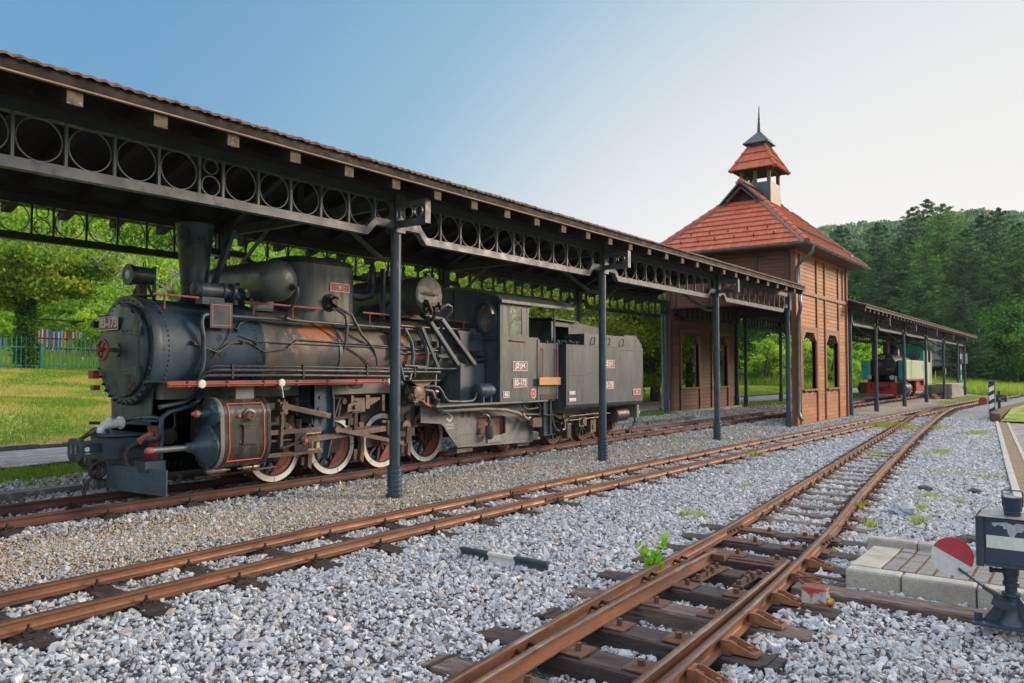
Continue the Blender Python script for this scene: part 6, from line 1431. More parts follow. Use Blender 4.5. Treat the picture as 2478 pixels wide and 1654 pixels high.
b=MB(); b.lathe((4.72,9.22,1.15),(-1,0,-.10),[(0,.03),(.02,.075),(.05,.078),(.055,.055),(.16,.055),(.18,.06),(.24,.05),(.27,.04)],18); b.tube([(4.52,9.22,1.13),(4.48,9.22,1.12),(4.45,9.22,1.08),(4.44,9.22,1.04)],[.05,.05,.042,.04],12); b.lathe((4.55,9.22,1.18),(0,0,1),[(0,.035),(.03,.03),(.035,.02)],10); b.build('white_brake_valve',m_wv,lo,40)
b=MB(); b.bar((4.34,9.25,1.16),(4.48,9.24,1.15),.04,.035); b.cyl((4.53,9.22,1.08),(4.54,9.22,1.01),.02,n=8); b.build('valve_handle',m_irond,lo)
b=MB(); b.tube([(4.46,9.24,1.08),(4.40,9.26,1.07),(4.35,9.28,1.03)],[.03,.04,.03],10); b.build('hose_elbow',m_rod,lo,50)
b=MB(); b.tube([(4.36,9.28,1.04),(4.31,9.30,1.0),(4.26,9.30,.97)],.024,10); b.build('brake_hose',m_hose,lo,50); b=MB(); b.tube([(4.24,9.34,.77),(4.30,9.34,.68),(4.40,9.32,.63)],.022,8); b.build('brake_hose',m_hose,lo,50)
b=MB(); b.tube([(4.86,8.78,1.0),(4.80,8.76,1.02),(4.74,8.78,.99),(4.68,8.82,.95)],[.03,.045,.04,.03],12); b.bar((4.78,8.76,1.03),(4.75,8.72,1.13),.02,.02); b.tube([(4.72,8.80,.96),(4.70,8.82,.93)],.035,10); b.build('pink_cock',m_pink,lo,50)
b=MB(); b.tube([(4.68,8.82,.94),(4.60,8.86,.88),(4.57,8.88,.80),(4.58,8.86,.70),(4.64,8.80,.62),(4.70,8.74,.59)],.028,12); b.build('air_hose',m_hose,lo,50)
b=MB(); b.tube([(4.69,8.75,.60),(4.73,8.71,.57),(4.76,8.68,.53)],[.028,.034,.03],10); b.build('hose_coupling',m_pink,lo,50)
b=MB(); b.tube([(4.84,8.62,1.20),(4.82,8.70,1.22),(4.80,9.1,1.20),(4.74,9.2,1.17)],.022,8); b.bar((4.8,8.62,1.18),(4.8,9.3,1.18),.03,.02); b.build('brake_pipe',m_smk,lo,50)
# ================= tender =================
te=empty('tender',(14.3,YCL,.27),'grey riveted coal tender coupled behind the locomotive 83-173','tender')
TXa,TXb,TYa,TYb=12.72,15.90,8.17,10.43
m_tend=mat('grey_green_tender_paint',(.07,.085,.105),(.03,.042,.053),scale=2.0,rough=.45,patch=(.15,.14,.135),pth=.58,pscale=2.2,pw=.15,patch2=(.035,.032,.032),p2th=.58,p2scale=4,fine=.45,bump=.0008,bscale=50,stretch=(2.2,2.2,.35))
b=MB(); pr=[(TYa,2.27),(TYa,1.10),(TYa+.03,1.04),(TYa+.09,1.01),(TYb-.09,1.01),(TYb-.03,1.04),(TYb,1.10),(TYb,2.27)]
b.prism(pr,0,TXa,TXb); tb=b.build('tender_body',m_tend,te,25)
b=MB()
def rl(x0,z0,x1,z1,st=.042):
    L=math.hypot(x1-x0,z1-z0); n=int(L/st)
    for i in range(n): t=i/n; b.dome((x0+(x1-x0)*t,TYa,z0+(z1-z0)*t),YN,.0065,.006,5)
rl(12.76,1.10,12.76,2.25);rl(13.34,1.10,13.34,2.25);rl(15.87,1.1,15.87,2.2);rl(12.76,1.66,13.4,1.66);rl(13.4,1.66,14.0,1.80);rl(14.0,1.80,14.75,1.93);rl(14.75,1.93,14.9,2.1);rl(14.9,2.1,14.9,2.22);rl(14.9,2.2,15.87,2.2);rl(15.25,1.3,15.25,2.15,.12);rl(12.8,2.245,14.9,2.245,.06)
b.build('rivet_rows',m_blk,tb)
b=MB(); 
for i in range(28): b.dome((TXa,TYa+.05,1.08+i*.042),(-1,0,0),.006,.006,5)
b.build('end_rivets',m_smk,tb)
m_pl=mat('faded_pink_lining',(.20,.10,.10),(.15,.09,.09))
frame_lines(12.80,13.30,1.70,2.20,TYa-.0,tb,m_pl,.005); b=MB(); b.box(12.80,13.30,TYa-.002,TYa,1.62,1.625); b.box(12.80,12.805,TYa-.002,TYa,1.12,1.62); b.bar((13.38,TYa-.001,1.63),(14.0,TYa-.001,1.76),.002,.005); b.bar((14.0,TYa-.001,1.76),(14.72,TYa-.001,1.88),.002,.005); b.box(12.8,15.8,TYa-.002,TYa,1.115,1.12); b.box(13.38,14.86,TYa-.002,TYa,2.205,2.21); b.build('lining',m_pl,tb)
nplate(tb,(14.36,TYa-.01,1.90),'y',.44,.165,'JŽ·JЖ',.105,sx=1.1); nplate(tb,(14.34,TYa-.01,1.46),'y',.41,.155,'83-173',.13,sx=.9)
nplate(tb,(15.58,TYa-.01,1.30),'y',.34,.125,'★',.05,m_plateR,'builders_plate',sx=1); 
nplate(tb,(12.92,TYa-.01,1.33),'y',.23,.065,'SINVOZ',.05,m_plateR,'small_plate'); nplate(tb,(12.93,TYa-.01,1.20),'y',.25,.065,'GVOŽĐE 5.2t',.045,m_plateR,'small_plate',sx=.75)
b=MB(); b.box(13.42,15.06,TYa+.02,TYa+.5,2.27,2.50); b.prism([(15.06,2.27),(15.06,2.53),(15.62,2.53),(15.88,2.34),(15.88,2.27)],1,TYa+.02,TYa+.5); b.build('water_coping',m_tend,te,bev=.004); b=MB(); b.box(13.42,15.62,TYb-.5,TYb-.02,2.27,2.5); b.build('water_coping',m_tend,te,bev=.004)
for x in (13.75,14.35,14.95):
    b=MB(); b.tube([(x,TYa+.0,2.44),(x,TYa-.03,2.42),(x-.03,TYa-.03,2.30),(x-.05,TYa,2.29)],.012,6); b.build('tool_hook',m_irond,te)
b=MB(); y0,y1=8.75,9.6; b.box(13.08,13.12,y0,y1,2.27,2.76); b.box(13.88,13.92,y0,y1,2.27,2.76); b.box(13.12,13.88,y1-.03,y1,2.27,2.76); b.box(13.12,13.88,y0,y0+.02,2.66,2.76); b.box(13.12,13.2,y0,y0+.02,2.27,2.66); b.box(13.72,13.88,y0,y0+.02,2.27,2.66); b.add([(13.0,y0-.08,2.79),(14.0,y0-.08,2.76),(14.0,y1+.05,2.80),(13.0,y1+.05,2.83),(13.0,y0-.08,2.815),(14.0,y0-.08,2.785),(14.0,y1+.05,2.825),(13.0,y1+.05,2.855)],[(0,3,2,1),(4,5,6,7),(0,1,5,4),(1,2,6,5),(2,3,7,6),(3,0,4,7)]); b.build('tender_shelter',m_smk,te)
b=MB(); b.prism([(14.05,2.28),(14.05,2.76),(14.15,2.80),(15.2,2.72),(15.24,2.66),(15.24,2.28)],1,8.9,9.8); b.build('coal_bunker',m_smk,te)
b=MB()
for i in range(60):
    x,y=random.uniform(12.75,13.6),random.uniform(8.25,8.75); s_=random.uniform(.02,.045); z=2.29+random.uniform(0,.06)
    b.obox((x,y,z),(random.random()-.5,random.random()-.5,.3),(0,.3,1),s_*1.5,s_,s_)
b.build('coal_heap',mat('dusty_coal',(.04,.04,.045),(.10,.10,.11),scale=20,rough=.7),te)
b=MB(); b.box(12.75,15.9,8.5,10.1,2.25,2.30); b.build('tender_deck',m_blk,te)
b=MB(); b.box(12.8,15.85,8.75,8.80,.72,1.01); b.box(12.8,15.85,9.80,9.85,.72,1.01); b.box(12.9,15.7,8.9,9.7,.62,.98); b.box(15.85,15.95,8.3,10.3,.72,1.0); b.build('tender_frame',m_grey,te)
for x in (13.30,14.45,15.38):
    wheel(x,8.86,.31,te,'tender_wheel',cw=False,seed=.2); b=MB(); b.lathe((x,9.74,.58),(0,1,0),[(0,.05),(0,.335),(.03,.335),(.035,.31),(.1,.305)],32); b.build('far_wheel',m_blk,te,30); b=MB(); b.cyl((x,8.9,.58),(x,9.75,.58),.06,n=12); b.build('axle',m_blk,te,40)
    b=MB(); b.box(x-.11,x+.11,8.60,8.74,.46,.72); 
    for k in range(4): b.box(x-.30+.05*k,x+.30-.05*k,8.62,8.70,.86-.02*k,.875-.02*k)
    b.box(x-.03,x+.03,8.6,8.72,.70,.90); b.lathe((x,8.60,.58),YN,[(0,.06),(.02,.05)],14); b.build('axle_box',m_rod,te,bev=.003)
b=MB(); b.lathe((15.05,8.5,.80),XA,[(0,.05),(.02,.13),(.04,.15),(.55,.15),(.57,.13),(.59,.04)],24); b.build('brake_reservoir',m_blk,te,40)
b=MB(); b.tube([(13.4,8.55,.84),(14.3,8.5,.86),(15.0,8.5,.84)],.02,8); b.tube([(13.4,8.55,.76),(14.6,8.5,.78)],.016,8); b.box(13.75,14.05,8.52,8.62,.62,.80); b.lathe((13.9,8.52,.72),YN,[(0,.07),(.04,.07)],12); b.build('brake_rigging',m_rod,te,50)
b=MB(); b.tube([(12.4,8.4,1.0),(12.55,8.4,.92),(12.62,8.42,.75),(12.75,8.44,.62),(12.9,8.46,.58),(13.0,8.46,.62)],.03,10); b.tube([(12.52,8.5,1.0),(12.62,8.5,.8),(12.72,8.5,.72)],.03,10); b.build('water_hose',m_hose,te,50)
b=MB(); b.tube([(12.95,8.42,.60),(13.05,8.42,.62),(13.05,8.42,.78)],.03,10); b.box(12.98,13.12,8.38,8.46,.76,.82); b.build('hose_end',m_rod,te,50)
b=MB(); b.box(13.14,13.30,8.42,8.56,.42,.72); b.build('sand_box',m_blk,te,bev=.02)
b=MB(); b.lathe((15.95,8.60,.80),XA,[(0,.04),(.02,.03),(.40,.025)],12); b.lathe((16.30,8.60,.80),XA,[(0,.03),(.01,.06),(.07,.065),(.08,.075)],18); b.build('rear_buffer',m_rod,te,40)
b=MB(); b.lathe((16.385,8.60,.80),XA,[(0,.078),(.02,.082),(.03,.07)],18); b.build('buffer_face',m_wv,te,40)
b=MB(); b.tube([(15.9,8.5,.95),(16.1,8.5,.92),(16.25,8.55,.78)],.014,6); b.tube([(16.0,8.45,.80),(16.05,8.45,.60),(15.95,8.45,.50),(15.8,8.45,.46),(15.72,8.45,.40)],.025,8); b.box(15.66,15.75,8.4,8.5,.36,.44); b.build('rear_hose',m_hose,te,50)
# ================= placing by view ray and distance =================
def at(px,py,fwd=None,z=None):
    d=Vector((math.cos(PSI),math.sin(PSI),0)); r=Vector((math.sin(PSI),-math.cos(PSI),0))
    u=(px-1239)/1900; v=(899-py)/1900
    if z is not None and fwd is None: fwd=(z-CH)/v
    p=(d+r*u)*fwd; p.z=CH+v*fwd; return p
def ground_at(px,fwd):
    p=at(px,899,fwd); p.z=float(gz(p.x,p.y))-.05; return p
# ---- cobbled path, kerbs, road ----
def brickmat(name,c1,c2,mort,sx,sy,w=.02,rot=0):
    m=bpy.data.materials.new(name); m.use_nodes=True; nt=m.node_tree; b=nt.nodes['Principled BSDF']
    tc=N(nt,'ShaderNodeTexCoord'); mp=N(nt,'ShaderNodeMapping'); mp.inputs['Rotation'].default_value=(0,0,rot); nt.links.new(tc.outputs['Object'],mp.inputs[0])
    br=N(nt,'ShaderNodeTexBrick'); br.inputs['Color1'].default_value=(*c1,1); br.inputs['Color2'].default_value=(*c2,1); br.inputs['Mortar'].default_value=(*mort,1)
    br.inputs['Scale'].default_value=1; br.inputs['Brick Width'].default_value=sx; br.inputs['Row Height'].default_value=sy; br.inputs['Mortar Size'].default_value=w; br.inputs['Mortar Smooth'].default_value=.3
    nt.links.new(mp.outputs[0],br.inputs[0])
    no=N(nt,'ShaderNodeTexNoise'); no.inputs['Scale'].default_value=2.3; no.inputs['Detail'].default_value=9; nt.links.new(tc.outputs['Object'],no.inputs[0])
    mr=N(nt,'ShaderNodeMapRange'); mr.inputs[1].default_value=.3; mr.inputs[2].default_value=.7; mr.inputs[3].default_value=.65; mr.inputs[4].default_value=1.3; nt.links.new(no.outputs[0],mr.inputs[0])
    mx=N(nt,'ShaderNodeMix'); mx.data_type='RGBA'; mx.blend_type='MULTIPLY'; mx.inputs[0].default_value=1; nt.links.new(br.outputs[0],mx.inputs[6]); nt.links.new(mr.outputs[0],mx.inputs[7])
    nt.links.new(mx.outputs[2],b.inputs['Base Color']); setp(b,Roughness=.8)
    bp=N(nt,'ShaderNodeBump'); bp.inputs['Distance'].default_value=.012; bp.invert=True; nt.links.new(br.outputs['Fac'],bp.inputs['Height']); nt.links.new(bp.outputs[0],b.inputs['Normal'])
    return m
m_cob=brickmat('lavender_grey_setts',(.25,.235,.25),(.33,.31,.33),(.16,.15,.14),.2,.11,.012)
m_pav=brickmat('grey_block_paving',(.27,.25,.25),(.34,.31,.30),(.13,.12,.09),.2,.1,.010,R(5))
m_asp=mat('pale_road_asphalt',(.30,.29,.28),(.24,.235,.23),scale=2,rough=.85,fine=.3)
m_kerb=mat('pale_kerb_concrete',(.46,.45,.42),(.36,.35,.32),scale=4,rough=.8,patch=(.22,.22,.18),pth=.6,pscale=6,pw=.15,fine=.4,bump=.001,bscale=70)
m_stone=mat('dark_field_stone',(.10,.11,.105),(.16,.15,.14),scale=6,rough=.8,patch=(.28,.26,.23),pth=.6,pscale=6,bump=.01,bscale=12)
def strip(name,line,w,m,dz=.02,kind='structure',n=None):
    V=[];F=[]
    P=[Vector((p[0],p[1],0)) for p in line]
    D=[]
    for i in range(len(P)-1):
        k=max(1,int((P[i+1]-P[i]).length/1.0)); D+=[P[i].lerp(P[i+1],j/k) for j in range(k)]
    D.append(P[-1]); P=D
    for i,p in enumerate(P):
        t=(P[min(i+1,len(P)-1)]-P[max(i-1,0)]).normalized(); s=Vector((-t.y,t.x,0))
        for e in (-w/2,-w/6,w/6,w/2): q=p+s*e; V.append((q.x,q.y,float(gz(q.x,q.y))+dz-.05))
    for i in range(len(P)-1):
        for j in range(3): F.append((i*4+j,i*4+j+1,i*4+5+j,i*4+4+j))
    return tag(mk(name,V,F,m),kind=kind)
grid(0,0,0,0,np.arange(-20,56.1,.8),np.linspace(12.65,15.15,4),lambda X,Y: gz(X,Y),'path',m_cob,dz=-.02)
rd=[at(1787,916,72),at(1892,925,67),at(1950,931,64),at(2079,942,59),at(2200,946,57),at(2356,949,55.5),at(2478,950,55),at(2700,951,56)]
strip('road',[(60,45)]+[(p.x,p.y) for p in rd],2.6,m_asp,.05)
strip('path',[(54,13.9),(58,13.9),(61.5,14.2)],2.4,m_cob,.035)
# setts edging the path
def kerbrow(name,label,cat,y,x0,x1,m,wid=.12,h=.07,seed=1,step=(.28,.5),grp=None):
    t=empty(name,(x0,y,float(gz(x0,y))),label,cat,grp); rnd=random.Random(seed); x=x0; k=0; pro=None
    B=MB()
    while x<x1:
        L=rnd.uniform(*step); z=float(gz(x,y))-.05; B.box(x,x+L-.012,y-wid/2+rnd.uniform(-.01,.01),y+wid/2+rnd.uniform(-.01,.01),z-.05,z+h+rnd.uniform(-.01,.01)); x+=L; k+=1
    B.build('kerb_stones',m,t); return t
kerbrow('path_kerb','dark stone kerb along the far lawn side of the paved path','kerb',15.25,-10,55,m_stone,.14,.10)
kerbrow('path_kerb','low stone kerb between the paved path and the grass strip','kerb',12.58,-10,55,m_stone,.08,.05,2)
et=empty('stone_edging',(3,10.75,.2),'row of dark flat stones edging the grass strip behind the siding','stone edging')
rnd=random.Random(8)
x=1.5
while x<24:
    L=rnd.uniform(.35,.8); 
    if x<8 or x>14:
        b=MB(); y=10.68+rnd.uniform(-.03,.03); h=rnd.uniform(.02,.13) if x<8 else .05
        P=rrect(x,x+L-.03,y-.12,y+.14,.05,4); P2=[(p[0]+rnd.uniform(-.02,.02),p[1]+rnd.uniform(-.02,.02)) for p in P]
        loft(b,[(P,.08),(P2,.22+h*.5),([(p[0]*.98+(x+L/2)*.02,p[1]*.9+y*.1) for p in P2],.22+h)]); b.build('edging_stone',m_stone,et)
    x+=L
# ---- right hand kerbs, paving and low wall ----
K1=[(2,-.15),(10.87,.72),(12.98,.92),(18.37,1.47),(24,2.03),(31.77,2.80)]
b=MB()
def kline(b,pts,w,z0,z1,st=1.0,gap=.01):
    for i in range(len(pts)-1):
        a=Vector((*pts[i],0));c=Vector((*pts[i+1],0)); n=max(1,int((c-a).length/st))
        for k in range(n):
            p=a.lerp(c,k/n);q=a.lerp(c,(k+1)/n); d=(q-p).normalized(); b.obox(((p+q)/2+Vector((0,0,(z0+z1)/2))),d,(0,0,1),(q-p).length-gap,w,z1-z0)
kline(b,K1,.10,-.15,.03); tag(b.build('kerb',m_kerb,None,loc=(11,.7,0),bev=.008),'long pale concrete kerb between the ballast and the block paving','kerb')
K2=[(p[0],p[1]-.32) for p in K1]
b=MB(); kline(b,K2,.07,-.15,.0); tag(b.build('kerb',m_kerb,None,loc=(11,.4,0)),'narrow pale edging strip beside the block paving','kerb')
V=[(-2,-.9-.3,-.02),(2,-.5,-.02),(10.87,.36,-.02),(18.37,1.1,-.02),(31.6,2.43,-.02),(31.6,-8,-.02),(-2,-8,-.02)]
tag(mk('pavement',V,[tuple(range(6,-1,-1))],m_pav),kind='structure')
m_dirt=mat('mossy_dirt_strip',(.17,.12,.07),(.24,.19,.13),scale=6,rough=.95,patch=(.10,.14,.03),pth=.58,pscale=6,pw=.1,fine=.6,bump=.01,bscale=20)
V=[];
for x,y in K1: V+=[(x,y+.02,-.008),(x,y-.36,-.008)]
tag(mk('verge',V,[(2*i,2*i+1,2*i+3,2*i+2) for i in range(len(K1)-1)],m_dirt),kind='structure')
lw=empty('low_wall',(32.4,2.85,0),'low rusty brown mossy retaining wall behind the striped post','wall'); b=MB()
kline(b,[(32.1,2.84),(33.0,3.0),(39,3.05),(46,2.75),(58,2.0)],.25,-.2,.28,.45,.015); b.build('wall_stones',mat('rusty_mossy_stone',(.16,.085,.05),(.09,.07,.045),scale=5,rough=.9,patch=(.10,.12,.04),pth=.56,pscale=6,pw=.15,bump=.01,bscale=14,fine=.6),lw,bev=.02)
V=[(32.1,2.7,.02),(39,2.9,.2),(46,2.6,.22),(58,1.9,.22),(58,-9,.22),(32.1,-9,.0)]
tag(mk('grass_bank',V,[tuple(range(5,-1,-1))],m_ground),kind='structure')
# ---- concrete slab platform beside the turnout ----
m_cream=mat('cream_concrete_kerb',(.42,.41,.355),(.31,.30,.26),scale=4,rough=.85,patch=(.26,.26,.22),pth=.62,pscale=9,pw=.1,fine=.45,bump=.001,bscale=70)
m_pv=mat('grey_paving_block',(.235,.225,.22),(.17,.165,.16),scale=7,rough=.85,patch=(.16,.16,.14),pth=.6,pscale=8,pw=.1,fine=.5,bump=.001,bscale=80)
m_moss=mat('orange_brown_dry_moss',(.26,.13,.035),(.17,.12,.04),scale=12,rough=.95,bump=.004,bscale=40)
pf=empty('paved_platform',(6.65,1.6,0),'small raised platform of grey paving blocks with pale concrete kerbs beside the turnout','platform')
b=MB(); b.box(7.06,8.02,-1.9,1.60,-.05,.112); b.build('moss_bed',m_moss,pf)
y=1.70
for L in (.42,.52,.54,.5,.5,.5,.5):
    b=MB(); b.box(6.88,7.04,y-L+.008,y,-.10,.13); b.build('kerb_block',m_cream,pf,bev=.018); y-=L
for x0,x1 in ((7.05,7.48),(7.49,7.92)):
    b=MB(); b.box(x0,x1,1.47,1.70,-.05,.132); b.build('end_slab',m_cream,pf,bev=.006)
y=1.455; r_=0
while y>-1.8:
    b=MB() ; x=7.05; 
    while x<7.96:
        L=.13 if r_%2 else .165; L=random.uniform(.125,.17); x1=min(x+L,8.0); 
        q=random.uniform(-.003,.004); b.box(x+.003,x1-.003,y-.108,y-.006,.05,.128+q); x=x1
    b.build('paving_row',m_pv,pf,bev=.003); y-=.126; r_+=1
y=1.78
for L in (.43,.48,.5,.5,.5,.5,.5):
    b=MB(); b.box(8.02,8.14,y-L+.008,y,-.05,.185); b.build('back_kerb_block',m_cream,pf,bev=.02); y-=L
tb_=empty('long_timber',(6.54,1.2,0),'long weathered grey timber running from the right rail to the points lantern','sleeper')
sleeper_proto(tb_,6.54,1.22,.78,.03,w=.24,h=.2,m=m_slp,seed=77,bands=False)
# box at the points
pbx=empty('points_box',(6.1,1.72,0),'small rusty red and white box with a brass knob beside the right rail','box')
b=MB(); b.box(6.02,6.12,1.62,1.80,.03,.155); b.build('box_body',mat('flaking_red_white_paint',(.42,.42,.40),(.34,.34,.33),scale=9,rough=.5,patch=(.26,.05,.04),pth=.47,pscale=8,pw=.05,patch2=(.22,.10,.05),p2th=.6,p2scale=14),pbx,bev=.008)
b=MB(); b.lathe((6.05,1.62,.06),(0,-1,0),[(0,.03),(.02,.036),(.04,.03),(.045,.01)],12); b.build('brass_knob',mat('brass',(.45,.27,.06),(.3,.17,.04),rough=.3,metal=.8),pbx,40)
b=MB(); b.tube([(6.08,1.80,.16),(6.08,1.85,.20),(6.10,1.74,.215),(6.12,1.68,.20)],.012,6); b.build('box_handle',m_iron,pbx,50)
# ---- near points lantern ----
m_lant=mat('dark_navy_lantern_paint',(.018,.035,.06),(.028,.05,.08),scale=4,rough=.38,patch=(.20,.26,.28),pth=.70,pscale=14,pw=.02,fine=.3)
m_ivory=mat('pale_green_white_glass',(.55,.62,.56),(.48,.55,.50),scale=6,rough=.3,fine=.15)
ln=empty('points_lantern',(6.2,.5,.05),'large dark blue points lantern with pale stripe and red and white disc','lantern')
lx,ly=6.22,.49
b=MB(); b.box(6.09,6.35,.275,.655,.47,.775); bx=b.build('lantern_box',m_lant,ln,bev=.006)
b=MB(); b.box(6.07,6.09,.625,.66,.46,.79); b.box(6.075,6.09,.275,.62,.465,.48); b.box(6.075,6.09,.275,.62,.765,.78); b.box(6.07,6.37,.66,.672,.46,.79); b.build('box_frame',m_lant,bx,bev=.002)
b=MB(); b.box(6.085,6.089,.29,.612,.585,.668); b.build('white_bar',m_ivory,bx)
b=MB(); b.add([(6.08,.26,.782),(6.36,.26,.782),(6.36,.67,.782),(6.08,.67,.782),(6.06,.25,.79),(6.38,.25,.79),(6.38,.68,.79),(6.06,.68,.79)],[(0,3,2,1),(4,5,6,7),(0,1,5,4),(1,2,6,5),(2,3,7,6),(3,0,4,7)]); b.build('box_lid',mat('rubbed_pale_lid',(.30,.29,.27),(.10,.12,.14),scale=7,rough=.5),bx)
b=MB(); V=[]
random.seed(31)
P=[(y_-.08,z_) for y_,z_ in [(.66,.752),(.655,.735),(.64,.725),(.63,.74),(.60,.735),(.59,.715),(.575,.72),(.57,.69),(.56,.665),(.54,.66),(.53,.68),(.52,.70),(.49,.705),(.475,.73),(.46,.72),(.465,.745),(.48,.758),(.52,.762),(.54,.745),(.57,.762),(.62,.758)]]
b.prism(P,0,6.087,6.0895); b.prism([(.36,.72),(.35,.70),(.335,.705),(.345,.73)],0,6.087,6.0895); b.build('flaked_patch',mat('bare_grey_metal_flake',(.33,.40,.42),(.25,.31,.33),scale=40,rough=.5,bump=.001,bscale=90),bx)
b=MB(); b.lathe((lx,ly-.02,.78),(0,0,1),[(0,.05),(.03,.052),(.035,.058),(.04,.052),(.045,.055),(.125,.057),(.13,.060),(.135,.05)],28); b.build('chimney_cap',m_lant,bx,40)
b=MB(); b.lathe((lx,ly-.02,.912),(0,0,1),[(0,.05),(.003,.05)],24); b.build('cap_top',mat('pale_cap_top',(.45,.43,.40),(.3,.29,.28),scale=10,rough=.5),bx)
b=MB(); b.tube([(lx,ly+.038,.85),(lx,ly+.038,.948),(lx,ly+.03,.955),(lx,ly-.07,.955),(lx,ly-.078,.948),(lx,ly-.078,.85)],.0045,6); b.build('carry_handle',m_lant,bx)
b=MB(); b.lathe((lx,ly,.455),(0,0,-1),[(-.015,.09),(.0,.09),(.01,.05),(.06,.048),(.065,.042),(.10,.042),(.105,.048),(.13,.048),(.135,.036),(.20,.036)],20); b.cyl((lx-.02,ly+.04,.42),(lx-.03,ly+.10,.42),.014,n=8); b.hexn((lx-.03,ly+.10,.42),(-.2,1,0),.02,.02); b.build('lantern_socket',m_lant,ln,40)
b=MB(); b.lathe((lx,ly,.07),(0,0,1),[(0,.09),(.02,.08),(.06,.05),(.12,.042),(.18,.042),(.19,.055),(.21,.055),(.22,.03)],20); b.prism([(ly-.02,.07),(ly+.17,.07),(ly+.05,.25),(ly-.02,.25)],0,lx-.012,lx+.012); b.prism([(ly+.02,.07),(ly-.17,.07),(ly-.05,.25),(ly+.02,.25)],0,lx-.012,lx+.012); b.build('lantern_base',m_lant,ln,40)
b=MB(); b.box(lx-.11,lx+.11,ly-.26,ly+.22,.055,.075); b.hexn((lx-.02,ly+.19,.075),(0,0,1),.028,.05); b.hexn((lx-.02,ly-.22,.075),(0,0,1),.028,.05); b.build('base_plate',m_lant,ln,bev=.003)
b=MB(); b.bar((6.15,.50,.225),(6.12,.64,.32),.022,.05,(1,0,0)); b.bar((6.12,.64,.32),(6.10,.78,.42),.012,.03,(1,0,0)); b.bar((6.14,.47,.20),(6.13,.59,.235),.05,.05,(1,0,0)); b.build('lever_arm',m_lant,ln)
dc=Vector((6.10,.815,.495)); nr=Vector((-.97,-.20,.0)).normalized(); uu=nr.cross(Vector((0,0,1))).normalized()*-1; vv=Vector((0,0,1))
ang=R(-29); e1=uu*math.cos(ang)+vv*math.sin(ang)
if e1.y>0: pass
def halfdisc(sg,mn,m):
    b=MB(); r=.128; n=20; P=[]
    # boundary direction slopes down towards the viewer's right
    rt=Vector((math.sin(PSI),-math.cos(PSI),0)); rt=(rt-nr*rt.dot(nr)).normalized(); d1=(rt*math.cos(R(29))-vv*math.sin(R(29))); d2=(rt*math.sin(R(29))+vv*math.cos(R(29)))
    for i in range(n+1): a=math.pi*i/n; P.append(dc+d1*(r*math.cos(a))+d2*(sg*r*math.sin(a)))
    V=[p+nr*.004 for p in P]+[p-nr*.004 for p in P]; k=n+1
    F=[tuple(range(k)),tuple(range(2*k-1,k-1,-1))]+[(i,(i+1)%k,k+(i+1)%k,k+i) for i in range(k)]
    b.add(V,F); b.build(mn,m,ln)
halfdisc(1,'red_half_disc',mat('faded_crimson_disc',(.42,.035,.055),(.33,.03,.045),scale=8,rough=.5,fine=.2)); halfdisc(-1,'white_half_disc',mat('grey_white_disc',(.50,.55,.56),(.42,.47,.49),scale=8,rough=.5,fine=.2))
# ---- painted rail length lying between the tracks ----
rp_=empty('fouling_point_rail',(5.8,4.45,0),'short length of rail painted black white black lying in the ballast','track marker')
def ylrail(y0,y1,m,name):
    V=[(5.80+u*1.15,y,-.045+w*1.15) for y in (y0,y1) for u,w in RAILP]; n=len(RAILP)
    mk(name,V,[(j,(j+1)%n,n+(j+1)%n,n+j) for j in range(n)]+[tuple(range(n)),tuple(range(2*n-1,n-1,-1))],m,rp_,35)
m_bp=mat('black_blue_rail_paint',(.02,.04,.055),(.035,.055,.07),scale=8,rough=.5,patch=(.12,.10,.09),pth=.64,pscale=14)
ylrail(4.92,4.585,m_bp,'black_section'); ylrail(4.585,4.28,mat('weathered_white_rail_paint',(.60,.62,.56),(.50,.52,.46),scale=8,rough=.5,patch=(.30,.20,.10),pth=.66,pscale=14),'white_section'); ylrail(4.28,3.92,m_bp,'black_section')
# ---- big stone and a few dark lumps ----
def boulder(name,label,p,s,m,seed):
    r=np.random.default_rng(seed); import itertools
    b=MB(); n,k=12,7; V=[]
    for i in range(k):
        t=math.pi*(i+.5)/k
        for j in range(n): a=2*math.pi*j/n; rr=1+r.uniform(-.2,.2); V.append((p[0]+s[0]*math.sin(t)*math.cos(a)*rr,p[1]+s[1]*math.sin(t)*math.sin(a)*rr,p[2]+s[2]*math.cos(t)*rr))
    F=[(i*n+j,i*n+(j+1)%n,(i+1)*n+(j+1)%n,(i+1)*n+j) for i in range(k-1) for j in range(n)]+[tuple(range(n-1,-1,-1)),tuple((k-1)*n+j for j in range(n))]
    tag(mk(name,V,F,m,None,0,loc=p),label,'stone')
q=at(2180,1238,z=-.0); boulder('boulder','largest pale blue grey stone lying on the ballast behind the paved platform',(q.x,q.y,.03),(.16,.15,.09),mat('pale_blue_limestone',(.36,.42,.46),(.26,.31,.35),scale=9,rough=.8,patch=(.5,.5,.48),pth=.56,pscale=9,bump=.01,bscale=25),4)
m_ds=mat('dark_slag_lump',(.05,.055,.05),(.09,.09,.08),scale=9,rough=.9,bump=.008,bscale=30)
for px,py,l in ((2232,1184,'dark lump nearest the right rail among the weeds'),(2354,1192,'dark flat lump close to the long pale kerb'),(2332,1306,'dark weedy lump just left of the points lantern')):
    q=at(px,py,z=-.01); boulder('dark_stone',l,(q.x,q.y,.01),(.09,.10,.045),m_ds,int(px))
